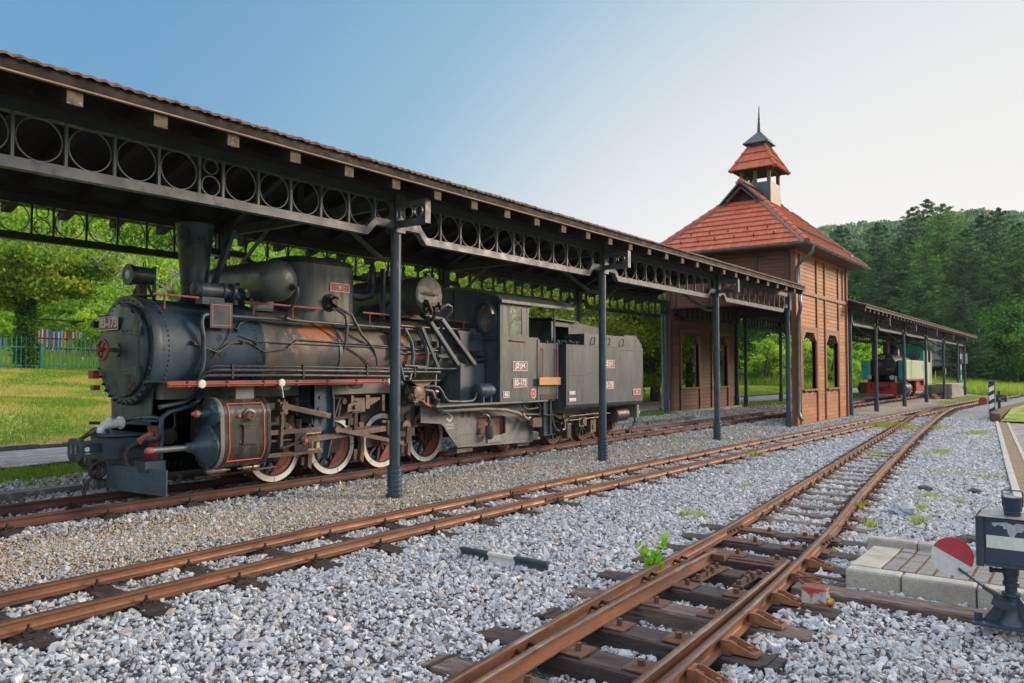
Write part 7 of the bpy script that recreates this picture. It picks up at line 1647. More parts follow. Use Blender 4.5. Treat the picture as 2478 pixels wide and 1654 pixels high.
# ---- striped post and far lantern ----
sp=empty('striped_post',(33.8,3.12,0),'upright post with diagonal black and white stripes near the end of the kerb','marker post')
m_sw=mat('clean_white_paint',(.75,.76,.78),(.68,.69,.71),rough=.4); m_sk=mat('navy_black_paint',(.02,.025,.045),(.03,.035,.055),rough=.45)
b=MB(); b.box(33.76,33.86,3.02,3.22,0,1.36); b.box(33.72,33.9,2.98,3.26,-.02,.03); b.build('post_body',m_sk,sp)
b=MB()
for k in range(4):
    z=.04+k*.31; b.prism([(3.205,z),(3.04,z+(.0 if k==0 else .10)),(3.04,min(z+.27,1.25)),(3.205,z+.17)],0,33.74,33.76)
b.build('white_stripes',m_sw,sp)
b=MB(); b.box(33.74,33.88,3.0,3.24,1.36,1.38); b.build('post_cap',m_sk,sp)
fl=empty('points_lantern',(40.9,3.54,0),'small distant black points lantern with white arrow just behind the striped post','lantern')
b=MB(); b.cyl((40.9,3.5,0),(40.9,3.5,.38),.06,n=12); b.lathe((40.9,3.5,0),(0,0,1),[(0,.2),(.04,.18),(.1,.08)],12); b.cyl((40.9,3.5,.38),(40.9,3.5,.88),.05,n=10); b.build('lantern_post',m_sk,fl,40)
b=MB(); b.box(40.75,41.05,3.2,3.78,.40,.70); b.build('lantern_box',m_sk,fl,bev=.01)
b=MB(); b.box(40.74,40.75,3.62,3.74,.44,.67); b.bar((40.745,3.50,.55),(40.745,3.25,.64),.01,.03,(1,0,0)); b.bar((40.745,3.50,.52),(40.745,3.28,.43),.01,.03,(1,0,0)); b.build('white_arrow',m_sw,fl)
b=MB(); b.lathe((40.6,4.1,.42),(-1,0,0),[(0,.17),(.01,.17)],20); b.build('signal_disc',m_red,fl)
# ---- second locomotive 25-27 ----
m_turq=mat('turquoise_paint',(.02,.46,.37),(.018,.38,.31),scale=4,rough=.4,fine=.15); m_mint=mat('pale_mint_cream_paint',(.50,.58,.40),(.45,.52,.36),scale=4,rough=.4,fine=.15); m_rbuf=mat('bright_red_bufferbeam',(.42,.03,.035),(.34,.025,.03),scale=4,rough=.4)
m_bk=mat('satin_black_paint',(.014,.014,.017),(.025,.025,.028),scale=5,rough=.4)
l2=empty('tank_locomotive',(45.6,9.28,.27),'turquoise and cream narrow gauge tank locomotive 25-27 under the farther canopy','locomotive'); YC2=9.26
b=MB(); b.lathe((46.1,YC2,2.1),XA,[(-.02,.3),(0,.585),(.05,.62),(.08,.60),(6.5,.60)],32); bo2=b.build('boiler',m_bk,l2,40)
b=MB(); b.lathe((46.1,YC2,2.1),(-1,0,0),[(0,.52),(.04,.5),(.07,.3),(.09,0)],32); d2=b.build('smokebox_door',m_bk,l2,40)
text('25-27','plate_lettering',.26,m_white,d2,(46.0,9.42,2.48),(R(90),0,R(-90)),ext=.004,sx=.95)
b=MB(); b.torus((45.95,9.40,2.12),XA,.10,.016,20,6); b.bar((45.94,9.32,2.04),(45.94,9.48,2.2),.02,.03,(1,0,0)); b.bar((45.94,9.48,2.04),(45.94,9.32,2.2),.02,.03,(1,0,0)); b.build('emblem',m_pink,d2)
for z in (2.42,1.86):
    b=MB(); b.box(45.96,46.05,8.72,9.1,z-.03,z+.03); b.build('door_hinge',m_grey,d2)
b=MB(); b.lathe((46.9,YC2,2.65),(0,0,1),[(0,.25),(.1,.16),(.6,.17),(.62,.21),(.72,.21)],20); b.lathe((48.6,YC2,2.6),(0,0,1),[(0,.36),(.4,.34),(.55,.2),(.6,.05)],20); b.lathe((50.2,YC2,2.6),(0,0,1),[(0,.3),(.35,.3),(.45,.1)],20); b.build('chimney_and_domes',m_bk,l2,40)
for s in (-1,1):
    y0,y1=(8.20,8.62) if s<0 else (9.92,10.34)
    b=MB(); x0=46.6 if s<0 else 45.9; b.box(x0,51.8,y0,y1,1.30,2.36); st_=b.build('side_tank',m_mint,l2,bev=.03)
    b=MB(); b.box(x0-.012,x0,y0+.02,y1-.02,1.32,2.34); b.build('tank_front',m_turq,st_)
    b=MB(); b.tube([(x0-.02,y1-.05,2.0),(x0-.07,y1-.08,2.0),(x0-.07,y0+.1,1.98),(x0-.02,y0+.08,1.98)],.015,6); b.build('grab_rail',m_bk,st_)
    b=MB(); b.lathe((45.75,YC2+s*.50 if s<0 else YC2+.62,1.42),(-1,0,0),[(0,.10),(.12,.14),(.14,.145)],18); h=b.build('headlamp',m_bk,l2,40)
    b=MB(); b.lathe((45.61,YC2+s*.50 if s<0 else YC2+.62,1.42),(-1,0,0),[(0,.13),(.02,.10),(.03,0)],18); b.build('lamp_glass',m_glass,h,40)
b=MB(); b.box(51.85,51.9,8.2,10.34,1.3,2.2); b.prism([(8.2,2.2),(10.34,2.2),(10.34,2.95),(10.1,3.25),(9.27,3.4),(8.45,3.25),(8.2,2.95)],0,51.85,51.9); cf=b.build('cab_front',m_turq,l2)
for y in (8.62,9.92):
    b=MB(); b.lathe((51.85,y,2.72),(-1,0,0),[(0,.30),(.03,.30),(.03,.26)],24); b.build('window_frame',m_turq,cf,40); b=MB(); b.lathe((51.81,y,2.72),(-1,0,0),[(0,.26),(.005,.26)],24); b.build('window_glass',m_glassw,cf)
b=MB(); b.box(51.9,54.6,8.2,8.24,1.0,2.3); b.box(51.9,52.3,8.2,8.24,2.3,3.1); b.box(53.0,53.3,8.2,8.24,2.3,3.1); b.box(54.3,54.6,8.2,8.24,2.3,3.1); b.box(51.9,54.6,8.2,8.24,3.0,3.1); b.box(51.9,54.6,10.3,10.34,1.0,3.1); b.box(54.56,54.6,8.24,10.3,1.0,3.1); b.build('cab_side',m_mint,l2)
b=MB(); b.prism([(8.1,3.05),(8.45,3.28),(9.27,3.44),(10.1,3.28),(10.44,3.05),(10.1,3.32),(9.27,3.48),(8.45,3.32)],0,51.7,54.9); b.build('cab_roof',m_bk,l2,40)
nplate(l2,(51.4,8.19,1.95),'y',.12,.30,'',.1,m_plateR,'small_plate')
b=MB(); b.box(45.55,45.62,8.50,10.02,.52,1.16); b.box(45.2,45.6,8.2,10.2,.42,.47); b.build('buffer_beam',m_rbuf,l2,bev=.01)
b=MB(); b.box(45.5,45.6,10.02,10.40,.55,1.15); b.box(45.5,45.6,8.12,8.50,.55,1.15); b.lathe((46.0,8.3,.85),XA,[(-.4,.3),(0,.3),(.8,.3)],20); b.lathe((46.0,10.2,.85),XA,[(-.4,.3),(0,.3),(.8,.3)],20); b.build('cylinder_block',m_bk,l2,bev=.05)
b=MB(); b.box(45.3,45.55,9.1,9.4,.72,.92); b.tube([(45.52,8.9,1.2),(45.4,8.88,1.0),(45.5,8.85,.85)],.03,8); b.tube([(45.52,9.7,1.2),(45.4,9.72,1.0),(45.5,9.75,.85)],.03,8); b.build('coupler_and_hoses',m_bk,l2)
b=MB(); b.box(45.62,54.6,8.75,9.8,.55,1.5); b.box(45.62,46.3,8.6,9.95,1.16,1.5); b.build('frame',m_bk,l2)
b=MB(); b.box(47.0,54.6,8.22,8.28,1.22,1.30); b.box(50.5,53,8.4,8.5,.6,1.2); b.build('red_valance',m_rbuf,l2)
for x in (47.5,48.6,49.7,50.8,52.6): wheel(x,8.86,.36,l2,'driving_wheel',cw=False,seed=.3)
b=MB(); b.bar((47.5,8.7,.6),(50.8,8.7,.6),.05,.07); b.bar((46.8,8.5,.85),(49.7,8.5,.6),.05,.06); b.lathe((46.8,8.26,.85),XA,[(0,.25),(.05,.28),(.12,.1)],16); b.box(47.3,47.5,8.36,8.5,.6,1.2); b.bar((47.2,8.4,1.1),(48.9,8.42,.8),.04,.05); b.build('motion_rods',mat('pale_worn_steel',(.34,.30,.24),(.22,.19,.16),scale=6,rough=.4,metal=.3),l2,40)
b=MB(); b.box(46.6,46.75,8.66,8.74,1.9,2.3); b.build('air_pump',m_bk,l2)
# ---- stacked planks ----
m_lum=mat('bleached_planks',(.60,.54,.46),(.45,.39,.32),scale=4,rough=.8,stretch=(.4,8,8),patch=(.20,.16,.13),pth=.58,pscale=4,pw=.1)
rnd=random.Random(3)
def lumber(label,x0,x1,y0,y1,z0,nz,m=m_lum,hh=.055):
    t=empty('plank_stack',(x0,y0,z0),label,'timber stack','timber stacks behind the tank locomotive')
    z=z0
    pr=None
    for k in range(nz):
        y=y0
        while y<y1:
            w=rnd.uniform(.16,.26); b=MB(); a=rnd.uniform(-.12,.12); b.box(x0+a,x1+a+rnd.uniform(-.2,.2),y,y+w-.01,z,z+hh*.62); b.build('plank',m,t); y+=w
        z+=hh*1.25
lumber('neat stack of bleached planks beneath the farther canopy',55.6,60.8,7.25,8.3,.1,13)
lumber('loose grey planks lying on the stack behind the cream cab',55.9,59.2,8.35,8.9,.1,12)
b=MB(); 
for k in range(5): b.box(52.8,56.2,7.75+k*.1,7.82+k*.1,.12+.09*(k%3),.18+.09*(k%3))
tag(b.build('rusty_rail_bundle',m_railold,None,loc=(54,7.9,.1)),'bundle of dark rusty rails lying in front of the plank stacks','rails')
b=MB(); b.bar((58.2,8.6,1.0),(59.4,8.7,1.75),.25,.03,(0,1,0)); tag(b.build('leaning_board',m_brack,None,loc=(58.8,8.6,1)),'rust brown board leaning up from the top of the plank stacks','board')
bg_=empty('bogie',(65.6,8.3,.1),'small black bogie standing just beyond the end of the farther canopy','bogie'); b=MB(); b.box(65.2,66.4,7.7,7.8,.45,.62); b.box(65.2,66.4,8.7,8.8,.45,.62); b.box(65.6,66,7.7,8.8,.5,.7); b.build('bogie_frame',m_bk,bg_)
for x in (65.4,66.2):
    for y in (7.65,8.85): b=MB(); b.lathe((x,y,.34),(0,1,0),[(0,.05),(0,.24),(.06,.24),(.07,.05)],20); b.build('wheel',m_bk,bg_,40)
# ---- pale shed wall, signal, lamp posts ----
p=at(2281,899,74); ps=empty('grey_shed_wall',(p.x,p.y,2),'pale grey panelled shed wall glimpsed between the far canopy posts','shed')
rt=Vector((math.sin(PSI),-math.cos(PSI),0)); fw=Vector((math.cos(PSI),math.sin(PSI),0))
b=MB(); b.obox((p.x,p.y,3.55),rt,(0,0,1),2.9,2.2,2.7); b.build('wall_panel',mat('pale_grey_sheet',(.34,.36,.34),(.29,.31,.30),scale=2,rough=.6),ps)
b=MB()
for k in range(4): q=p+rt*(-1.4+k*.93)-fw*1.12; b.obox((q.x,q.y,3.55),(0,0,1),rt,2.7,.05,.04)
for z in (2.25,3.55,4.85): q=p-fw*1.125; b.obox((q.x,q.y,z),rt,(0,0,1),2.9,.04,.05)
b.build('panel_frame',mat('grey_steel_frame',(.2,.21,.2)),ps)
b=MB()
for k in (-1.3,1.3): q=p+rt*k; b.cyl((q.x,q.y,.3),(q.x,q.y,2.3),.06,n=8)
b.build('shed_leg',mat('grey_steel_leg',(.2,.21,.2)),ps)
p=at(2325,899,63); sg_=empty('signal_mast',(p.x,p.y,.2),'thin red and white signal mast with a grey cabinet right of the far canopy','signal')
for k in range(8):
    b=MB(); b.cyl((p.x,p.y,.2+k*.42),(p.x,p.y,.62+k*.42),.05,n=10); b.build('mast_section',[m_sw,m_red][k%2] if k>3 else [m_sw,m_turq][k%2],sg_,40)
q=p+rt*.3; b=MB(); b.obox((q.x,q.y,2.75),(0,0,1),rt,.8,.3,.3); b.build('cabinet',mat('light_grey_cabinet',(.35,.37,.38)),sg_)
for px,f_,l in ((1967,52,'slim dark lamp post seen through the nearer window of the timber tower'),(1747,48,'slim dark lamp post seen through the inner wall window of the tower')):
    p=ground_at(px,f_); b=MB(); b.cyl(p,(p.x,p.y,p.z+1.2),.09,n=10); b.cyl((p.x,p.y,p.z+1.2),(p.x,p.y,p.z+4.2),.05,n=10); b.lathe((p.x,p.y,p.z+4.2),(0,0,1),[(0,.06),(.05,.16),(.35,.2),(.5,.05)],12)
    lp=empty('lamp_post',p,l,'lamp post'); b.build('post',m_dark,lp,40)
# ---- green railing and coloured board fence ----
m_green=mat('teal_green_fence_paint',(.02,.24,.17),(.015,.19,.14),scale=3,rough=.5)
gf=empty('green_fence',(12,33,1.9),'teal green metal picket fence along the top of the lawn','fence'); YG=33.0
zb=lambda x: float(gz(x,YG))
b=MB()
for z in (.12,.84): b.bar((7,YG,zb(7)+z),(27,YG,zb(27)+z),.03,.04)
b.build('rail',m_green,gf); pk=None; n=0; x=7.1
while x<27 and n<100:
    if pk is None: b=MB(); b.box(x-.012,x+.012,YG-.012,YG+.012,zb(x)+.03,zb(x)+1.22); pk=(b.build('picket',m_green,gf),x)
    else: c=copy_tree(pk[0],gf); c.location=(x-pk[1],0,zb(x)-zb(pk[1]))
    x+=.17; n+=1
for x in (8.6,11.1,13.6,16.1,18.6,21.1): b=MB(); b.box(x-.05,x+.05,YG-.05,YG+.05,zb(x)-.1,zb(x)+1.0); b.build('fence_post',m_green,gf)
cf_=empty('coloured_board_fence',(14,42,2.5),'fence of upright boards painted red, white, blue and yellow behind the green fence','fence')
cols=[mat('fence_'+n,c,tuple(v*.8 for v in c),rough=.6) for n,c in (('red',(.55,.04,.05)),('white',(.85,.85,.85)),('blue',(.04,.16,.50)),('yellow',(.85,.60,.04)))]
p0=at(-60,899,38.5); p1=at(300,899,40)
for k in range(92):
    t=k/91; q=p0.lerp(p1,t); z=float(gz(q.x,q.y)); h=1.35+random.uniform(-.12,.12)*.6
    if k in (19,20,30): continue
    b=MB(); b.obox((q.x,q.y,z+.1+h/2),(p1-p0),(0,0,1),.072,.02,h); b.build('board',random.choice(cols) if k%3==0 else cols[(k*3+k//7)%4],cf_)
b=MB(); b.bar((p0.x,p0.y,float(gz(p0.x,p0.y))+.45),(p1.x,p1.y,float(gz(p1.x,p1.y))+.45),.04,.06); b.bar((p0.x,p0.y,float(gz(p0.x,p0.y))+.95),(p1.x,p1.y,float(gz(p1.x,p1.y))+.95),.04,.06); b.build('fence_rail',m_woodk,cf_)
q0=at(92,772,36); q1=at(192,778,39); b=MB(); b.bar(q0,q1,.5,.05); b.bar((q0.x,q0.y,2.5),q0,.08,.08); b.bar((q1.x,q1.y,2.5),q1,.08,.08); tag(b.build('lean_to_roof',m_woodk,None,loc=q0),'dark flat plank roof above the coloured board fence','shelter')
# houses half hidden in the trees
def house(px,py,f_,w,d,h,label,mr,mw):
    p=at(px,py,f_); t=empty('house',(p.x,p.y,p.z),label,'house'); b=MB()
    b.box(p.x-w/2,p.x+w/2,p.y-d/2,p.y+d/2,p.z-5,p.z); wl=b.build('wall',mw,t)
    b=MB(); b.prism([(p.y-d/2-.4,p.z-.1),(p.y+d/2+.4,p.z-.1),(p.y,p.z+h)],0,p.x-w/2-.4,p.x+w/2+.4); b.build('roof',mr,t)
    for k in (-.25,.25):
        b=MB(); b.box(p.x+k*w-.5,p.x+k*w+.5,p.y-d/2-.03,p.y-d/2-.005,p.z-2.0,p.z-.7); b.build('window',m_blk,wl)
    b=MB(); b.box(p.x-w/2-.03,p.x-w/2-.005,p.y-.6,p.y+.6,p.z-2.0,p.z-.7); b.build('window',m_blk,wl)
house(285,752,58,7,6,1.8,'house with an orange tiled roof hidden among the trees left of the locomotive',mat('orange_house_roof',(.45,.15,.08),(.36,.12,.07)),mat('pinkish_house_wall',(.50,.32,.25)))
house(1075,640,72,6,6,2.0,'pale grey roofed house among the trees behind the feedwater drum',mat('grey_house_roof',(.30,.33,.36)),mat('white_house_wall',(.5,.5,.5)))
# overhead wires
wr=empty('overhead_wires',at(-300,630,40),'thin pale overhead wires crossing in front of the woodland','power line')
for k,(ya,yb) in enumerate(((612,640),(618,646),(606,636))):
    b=MB(); A=at(-300,ya,38+k*.4); Bq=at(900,yb,62); b.tube([A.lerp(Bq,t/12)-Vector((0,0,1.2*math.sin(math.pi*t/12)*.6)) for t in range(13)],.012,5); b.build('wire',mat('pale_wire',(.35,.38,.38)),wr)
# ================= trees, grass and weeds =================
m_bark=mat('grey_brown_bark',(.12,.095,.075),(.07,.055,.045),scale=5,rough=.9,stretch=(3,3,.6),bump=.02,bscale=9)
m_barkp=mat('pale_pine_bark',(.17,.135,.125),(.10,.08,.075),scale=5,rough=.9,stretch=(3,3,.6),bump=.02,bscale=9)
m_dead=mat('bleached_dead_wood',(.34,.31,.27),(.24,.22,.19),scale=5,rough=.8)
m_lgreen=leafmat('fresh_green_leaves',[(0,(.16,.31,.025)),(.4,(.30,.52,.04)),(.75,(.46,.66,.06)),(1,(.62,.72,.08))],.45)
m_lyel=leafmat('turning_maple_leaves',[(0,(.09,.17,.02)),(.5,(.25,.40,.035)),(.70,(.48,.50,.06)),(.85,(.78,.55,.07)),(1,(.80,.40,.07))],.4)
m_lches=leafmat('yellow_green_tree_leaves',[(0,(.09,.18,.022)),(.45,(.25,.38,.035)),(.75,(.44,.52,.05)),(1,(.68,.62,.08))],.42)
m_ldark=leafmat('deep_green_leaves',[(0,(.05,.13,.025)),(.5,(.12,.29,.04)),(1,(.23,.44,.06))],.38)
m_ivy=leafmat('ivy_leaves',[(0,(.03,.08,.015)),(.6,(.08,.20,.03)),(1,(.20,.34,.05))],.35)
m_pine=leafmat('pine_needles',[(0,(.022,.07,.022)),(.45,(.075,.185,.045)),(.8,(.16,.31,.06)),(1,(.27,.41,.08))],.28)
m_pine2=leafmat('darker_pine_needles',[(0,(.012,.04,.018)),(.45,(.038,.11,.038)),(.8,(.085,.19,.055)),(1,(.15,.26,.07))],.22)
m_hill=leafmat('distant_forest_foliage',[(0,(.06,.14,.08)),(.5,(.11,.22,.10)),(.85,(.20,.30,.10)),(1,(.46,.42,.12))],.25)  # leaf colours paled and blued to paint in the haze of distance
def quads(C,size,tint,rr,up=.6,asp=1.0):
    n=len(C); nrm=rr.normal(size=(n,3)); nrm[:,2]=np.abs(nrm[:,2])*up+.15; nrm/=np.linalg.norm(nrm,axis=1)[:,None]
    a=rr.normal(size=(n,3)); u=np.cross(nrm,a); u/=np.linalg.norm(u,axis=1)[:,None]; v=np.cross(nrm,u)
    s=size[:,None] if np.ndim(size) else size
    V=np.stack([C-u*s*.5,C+v*s*.32*asp,C+u*s*.5,C-v*s*.32*asp],1).reshape(-1,3)
    F=np.arange(4*n).reshape(n,4); return V,F
def limbs(b,base,h,spread,n,rr,r0,lean=(0,0),low=.3,segs=3):
    pts=[Vector(base)+Vector((lean[0]*t*t,lean[1]*t*t,h*t)) for t in (0,.15,.4,.65,.85,.97)]
    b.tube(pts,[r0*1.25,r0,r0*.8,r0*.55,r0*.33,r0*.1],9); tips=[]
    for i in range(n):
        t=low+(.95-low)*(i+rr.uniform(0,.6))/n; p=Vector(base)+Vector((lean[0]*t*t,lean[1]*t*t,h*t)); a=rr.uniform(0,2*math.pi); L=spread*rr.uniform(.6,1)*(1-.45*abs(t-.5))
        d=Vector((math.cos(a),math.sin(a),rr.uniform(.25,.9))); q=[p]
        for s in range(segs): d=(d+Vector((rr.uniform(-.25,.25),rr.uniform(-.25,.25),rr.uniform(-.1,.2)))).normalized(); q.append(q[-1]+d*L/segs)
        b.tube(q,[r0*.42*(1-t*.5),r0*.28*(1-t*.5),r0*.16*(1-t*.5),r0*.05][:segs+1],6); tips+=[q[-1],q[-2]]
    return tips
def broad(name,label,cat,loc,h,w,m,seed,nl=14000,leaf=.2,nclump=70,low=.25,group=None,cl=.16,trunk=m_bark,flat=.85,extra=None):
    rr=np.random.default_rng(seed); loc=Vector(loc); t=empty(name,loc,label,cat,group)
    b=MB(); tips=limbs(b,loc,h*.9,w*.5,12,rr,h*.028,(rr.uniform(-.4,.4),rr.uniform(-.4,.4)),low+.02); b.build('trunk',trunk,t,50)
    c=[]
    while len(c)<nclump:
        p=rr.uniform(-1,1,3); r=np.linalg.norm(p)
        if r>1 or r<.35*rr.uniform(0,1.6): continue
        z=(p[2]+1)/2; wd=w*.5*(.55+.75*math.sin(math.pi*min(1,.18+z*.78)))*.88
        c.append((p[0]*wd,p[1]*wd,h*(low+(1-low)*z*.96)))
    C=np.array(c); ci=rr.integers(0,len(C),nl); rad=h*cl*rr.uniform(.6,1.25,len(C)); off=rr.normal(size=(nl,3))*.42; off[:,2]*=flat*.75
    P=C[ci]+off*rad[ci][:,None]; tint=np.clip(.45+rr.normal(0,.16,len(C))[ci]+rr.normal(0,.14,nl),0,1)
    if extra: tint=extra(P,tint,rr)
    V,F=quads(P,leaf*rr.uniform(.6,1.3,nl),tint,rr); o=npmesh('crown',V+np.array(loc),F,m,t,tint=tint)
    return t
def place(proto,p,label=None,s=1.,rz=0.,group=None,sz=None):
    c=copy_tree(proto); c.location=p; c.rotation_euler=(0,0,rz); c.scale=(s,s,sz or s)
    if label: c['label']=label
    if group: c['group']=group
    return c
def pine(name,label,loc,h,w,seed,nl=26000,group=None,nb=25,m=None):
    rr=np.random.default_rng(seed); loc=Vector(loc); t=empty(name,loc,label,'pine',group)
    b=MB(); b.tube([loc,loc+Vector((.1,0,h*.3)),loc+Vector((0,.1,h*.7)),loc+Vector((0,0,h*.99))],[h*.019,h*.015,h*.008,.02],9)
    C=[];R_=[]
    for i in range(nb):
        f=.10+.90*i/(nb-1); z=h*f; L=w*.5*(1-f)**.60*(1.0 if f>.2 else .8)*rr.uniform(.82,1.1)+.12
        k=6 if f<.8 else 4; a0=rr.uniform(0,6.28)
        for j in range(k):
            a=a0+2*math.pi*j/k+rr.uniform(-.3,.3); l=L*rr.uniform(.7,1.12); rise=.10+.5*f
            q=loc+Vector((0,0,z)); e=q+Vector((math.cos(a)*l,math.sin(a)*l,l*rise)); mid=q.lerp(e,.55)-Vector((0,0,l*.06)); b.tube([q,mid,e],[.05*(1-f)+.015,.03*(1-f)+.01,.008],4,False)
            m_=max(2,int(l/.55))
            for s in range(m_):
                tt=(s+.8)/m_; 
                for sd in (-1,0,1):
                    sp=l*.26*(1-tt*.5)*sd; pos=q.lerp(e,min(tt,1.02)); C.append((pos.x-loc.x-math.sin(a)*sp,pos.y-loc.y+math.cos(a)*sp,pos.z-loc.z+.12+rr.uniform(-.12,.12))); R_.append((.16+.34*(1-f)**.4)*(.7+.6*rr.uniform()))
    b.build('trunk',m_barkp,t,50)
    C=np.array(C);R_=np.array(R_); ci=rr.integers(0,len(C),nl); off=rr.normal(size=(nl,3))*.45; off[:,2]*=.42
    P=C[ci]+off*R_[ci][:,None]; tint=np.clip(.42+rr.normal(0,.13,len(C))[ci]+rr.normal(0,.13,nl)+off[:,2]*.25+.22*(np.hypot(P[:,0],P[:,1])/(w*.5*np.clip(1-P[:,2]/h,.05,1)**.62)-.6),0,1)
    V,F=quads(P,rr.uniform(.20,.42,nl),tint,rr,up=.35,asp=.42); npmesh('crown',V+np.array(loc),F,m or m_pine,t,tint=tint)
    return t
# ---- woodland on the left hillside ----
GW='leafy woodland trees behind the fences'
lab=['bright green leafy tree of the woodland behind the fences','yellow green leafy tree of the woodland behind the fences','deep green leafy tree of the woodland behind the fences']
far_=Vector((-30,60,0))
W_=[broad('woodland_tree',lab[0],'tree',at(120,899,52),9,7.5,m_lgreen,21,15000,.26,80,.08,GW),
    broad('woodland_tree',lab[1],'tree',at(420,899,58),10,8,m_lches,22,15000,.28,80,.08,GW),
    broad('woodland_tree',lab[2],'tree',at(760,899,60),11,8,m_ldark,23,15000,.28,80,.08,GW)]
for o,(px,f_) in zip(W_,((120,52),(420,58),(760,60))): o.location=ground_at(px,f_)
rnd=random.Random(12)
spots=[]
for f_,px0,px1,st,sc in ((50,-900,-200,120,1.0),(66,-900,-200,110,1.1),(47,-180,720,115,.72),(56,-150,1500,105,1.0),(68,-200,1560,92,1.1),(82,-200,1640,84,1.25),(98,-200,1750,80,1.35)):
    px=px0
    while px<px1: spots.append((px+rnd.uniform(-25,25),f_+rnd.uniform(-4,4),sc)); px+=st*rnd.uniform(.85,1.15)
for px,f_,sc in spots:
    if 1080>px>1010 and f_<75: continue
    if px>1330 and f_<52: continue
    k=rnd.choices([0,1,2],[5,3,2])[0]
    if f_>75: k=rnd.choices([0,1,2],[4,2,4])[0]
    s=sc*rnd.uniform(.85,1.15); g_=ground_at(px,f_); s=min(s,(CH+(899-float(np.interp(px,[1200,1400,1500,1650],[430,544,585,592])))*f_/1900-g_.z)/(9.6,10.6,11.6)[k]); place(W_[k],g_,lab[k],max(s,.3),rnd.uniform(0,6.28),GW)
# shrubs under the wood edge, meadow shrubs
GS='shrubs at the woodland edge'
sh=broad('shrub','rounded green shrub at the edge of the wood','shrub',at(330,899,41),2.6,3.0,m_lgreen,31,7000,.14,40,.0,GS)
sh.location=ground_at(330,41)
for px,f_,s in ((-60,37,1.2),(60,43,1.1),(150,45,1.3),(215,44,1.0),(260,40,1.2),(400,38,1.3),(470,36,1.2),(560,39,1.4),(680,40,1.2),(880,38,1.3),(960,40,1.3),(1080,42,1.3),(1180,42,1.4),(1700,66,1.2),(1790,64,1.4),(1850,62,1.3),(1900,64,1.5),(1960,66,1.3),(2010,63,1.2),(2075,66,1.6),(2120,70,1.5)):
    place(sh,ground_at(px,f_),'rounded green shrub at the edge of the wood',s*rnd.uniform(.9,1.15),rnd.uniform(0,6),GS)
# ---- named trees ----
def ext_y(P,t,rr): return np.clip(t-.12+.22*np.clip((P[:,0]+P[:,2]*.4-2.0)/3,-.3,1)*rr.uniform(.3,1,len(P)),0,1)
mp_=broad('maple_tree','small maple with turning yellow orange leaves and an ivy covered trunk by the green fence','tree',ground_at(62,30.5),5.2,5.6,m_lyel,41,24000,.17,80,.50,None,.12,extra=ext_y)
p=ground_at(62,30.5); rr=np.random.default_rng(5); n=9000; zz=rr.uniform(0,3.0,n)**1.0; a=rr.uniform(0,6.28,n); r=.22+.10*np.sin(zz*2.1)+rr.normal(0,.08,n)+.10*(zz>1.8)
V,F=quads(np.stack([np.cos(a)*r,np.sin(a)*r,zz],-1),rr.uniform(.07,.15,n),None,rr); npmesh('ivy',V+np.array(p),F,m_ivy,mp_,tint=np.clip(rr.normal(.5,.2,n),0,1))
bt=empty('bare_tree',ground_at(395,32),'bare tree with bleached grey branches left of the chimney','tree'); p=ground_at(395,32); b=MB(); rr=np.random.default_rng(9)
tips=limbs(b,p,4.4,3.0,16,rr,.07,(-.6,.2),.12,3)
for q in tips:
    for k in range(4): d=Vector((rr.uniform(-1,.6),rr.uniform(-1,1),rr.uniform(-.1,.8))).normalized()*rr.uniform(.5,1.1); b.tube([q,q+d*.5+Vector((0,0,.05)),q+d],[.018,.012,.004],4)
b.build('branches',m_dead,bt)
for px,f_,h,l in ((70,50,9.5,'pale bare trunk leftmost in the wood, rising behind the back girder'),(112,49,8.5,'pale leaning bare trunk second from the left in the wood')):
    p=ground_at(px,f_); t=empty('bare_tree',p,l,'tree'); b=MB(); limbs(b,p,h,2.6,9,np.random.default_rng(int(px)),.12,(.8,-.3),.45); b.build('branches',m_dead,t)
GC='broad trees on the lawn behind the tender'
broad('lawn_tree','broad yellow green tree behind the tender with foliage hanging almost to the lawn','tree',ground_at(1400,33),6.8,7.4,m_lches,51,42000,.15,120,.03,GC,.11)
broad('lawn_tree','yellow green tree just left of the tower with dark lower foliage','tree',ground_at(1585,35),7.2,6.6,m_lches,52,38000,.15,110,.07,GC,.11)
broad('lawn_tree','leafy tree seen above the locomotive cab between the canopy rings','tree',ground_at(1190,36),6.5,6.5,m_lches,53,26000,.17,90,.10,GC,.12)
broad('lawn_tree','dark leafy tree visible through the nearer inner window of the tower','tree',ground_at(1668,37),6.5,5.5,m_ldark,54,22000,.15,80,.10,GC,.12)
broad('lawn_tree','tall fresh green tree behind the dome of the locomotive','tree',ground_at(930,38),7.0,7,m_lgreen,55,24000,.17,90,.05,GC,.12)
# wood edge right of the tower, seen through it
GR='dark trees beyond the meadow'
dk=broad('edge_tree','dark green tree beyond the meadow seen past the tower','tree',at(1800,899,80),9,8,m_ldark,61,16000,.28,85,.03,GR); dk.location=ground_at(1800,80)
for px,f_,s in ((1640,78,1.0),(1720,84,1.1),(1870,82,1.1),(1930,88,1.1),(1985,84,1.0),(2050,92,1.1),(2340,84,.8),(2390,80,.9),(2440,78,1.0),(2500,80,1.1),(2560,78,1.1),(2410,95,1.2),(2350,98,1.1),(2480,96,1.2)):
    place(dk,ground_at(px,f_),'dark green tree beyond the meadow seen past the tower' if px<2100 else 'dark green tree at the far end of the curving track',s,rnd.uniform(0,6),GR)
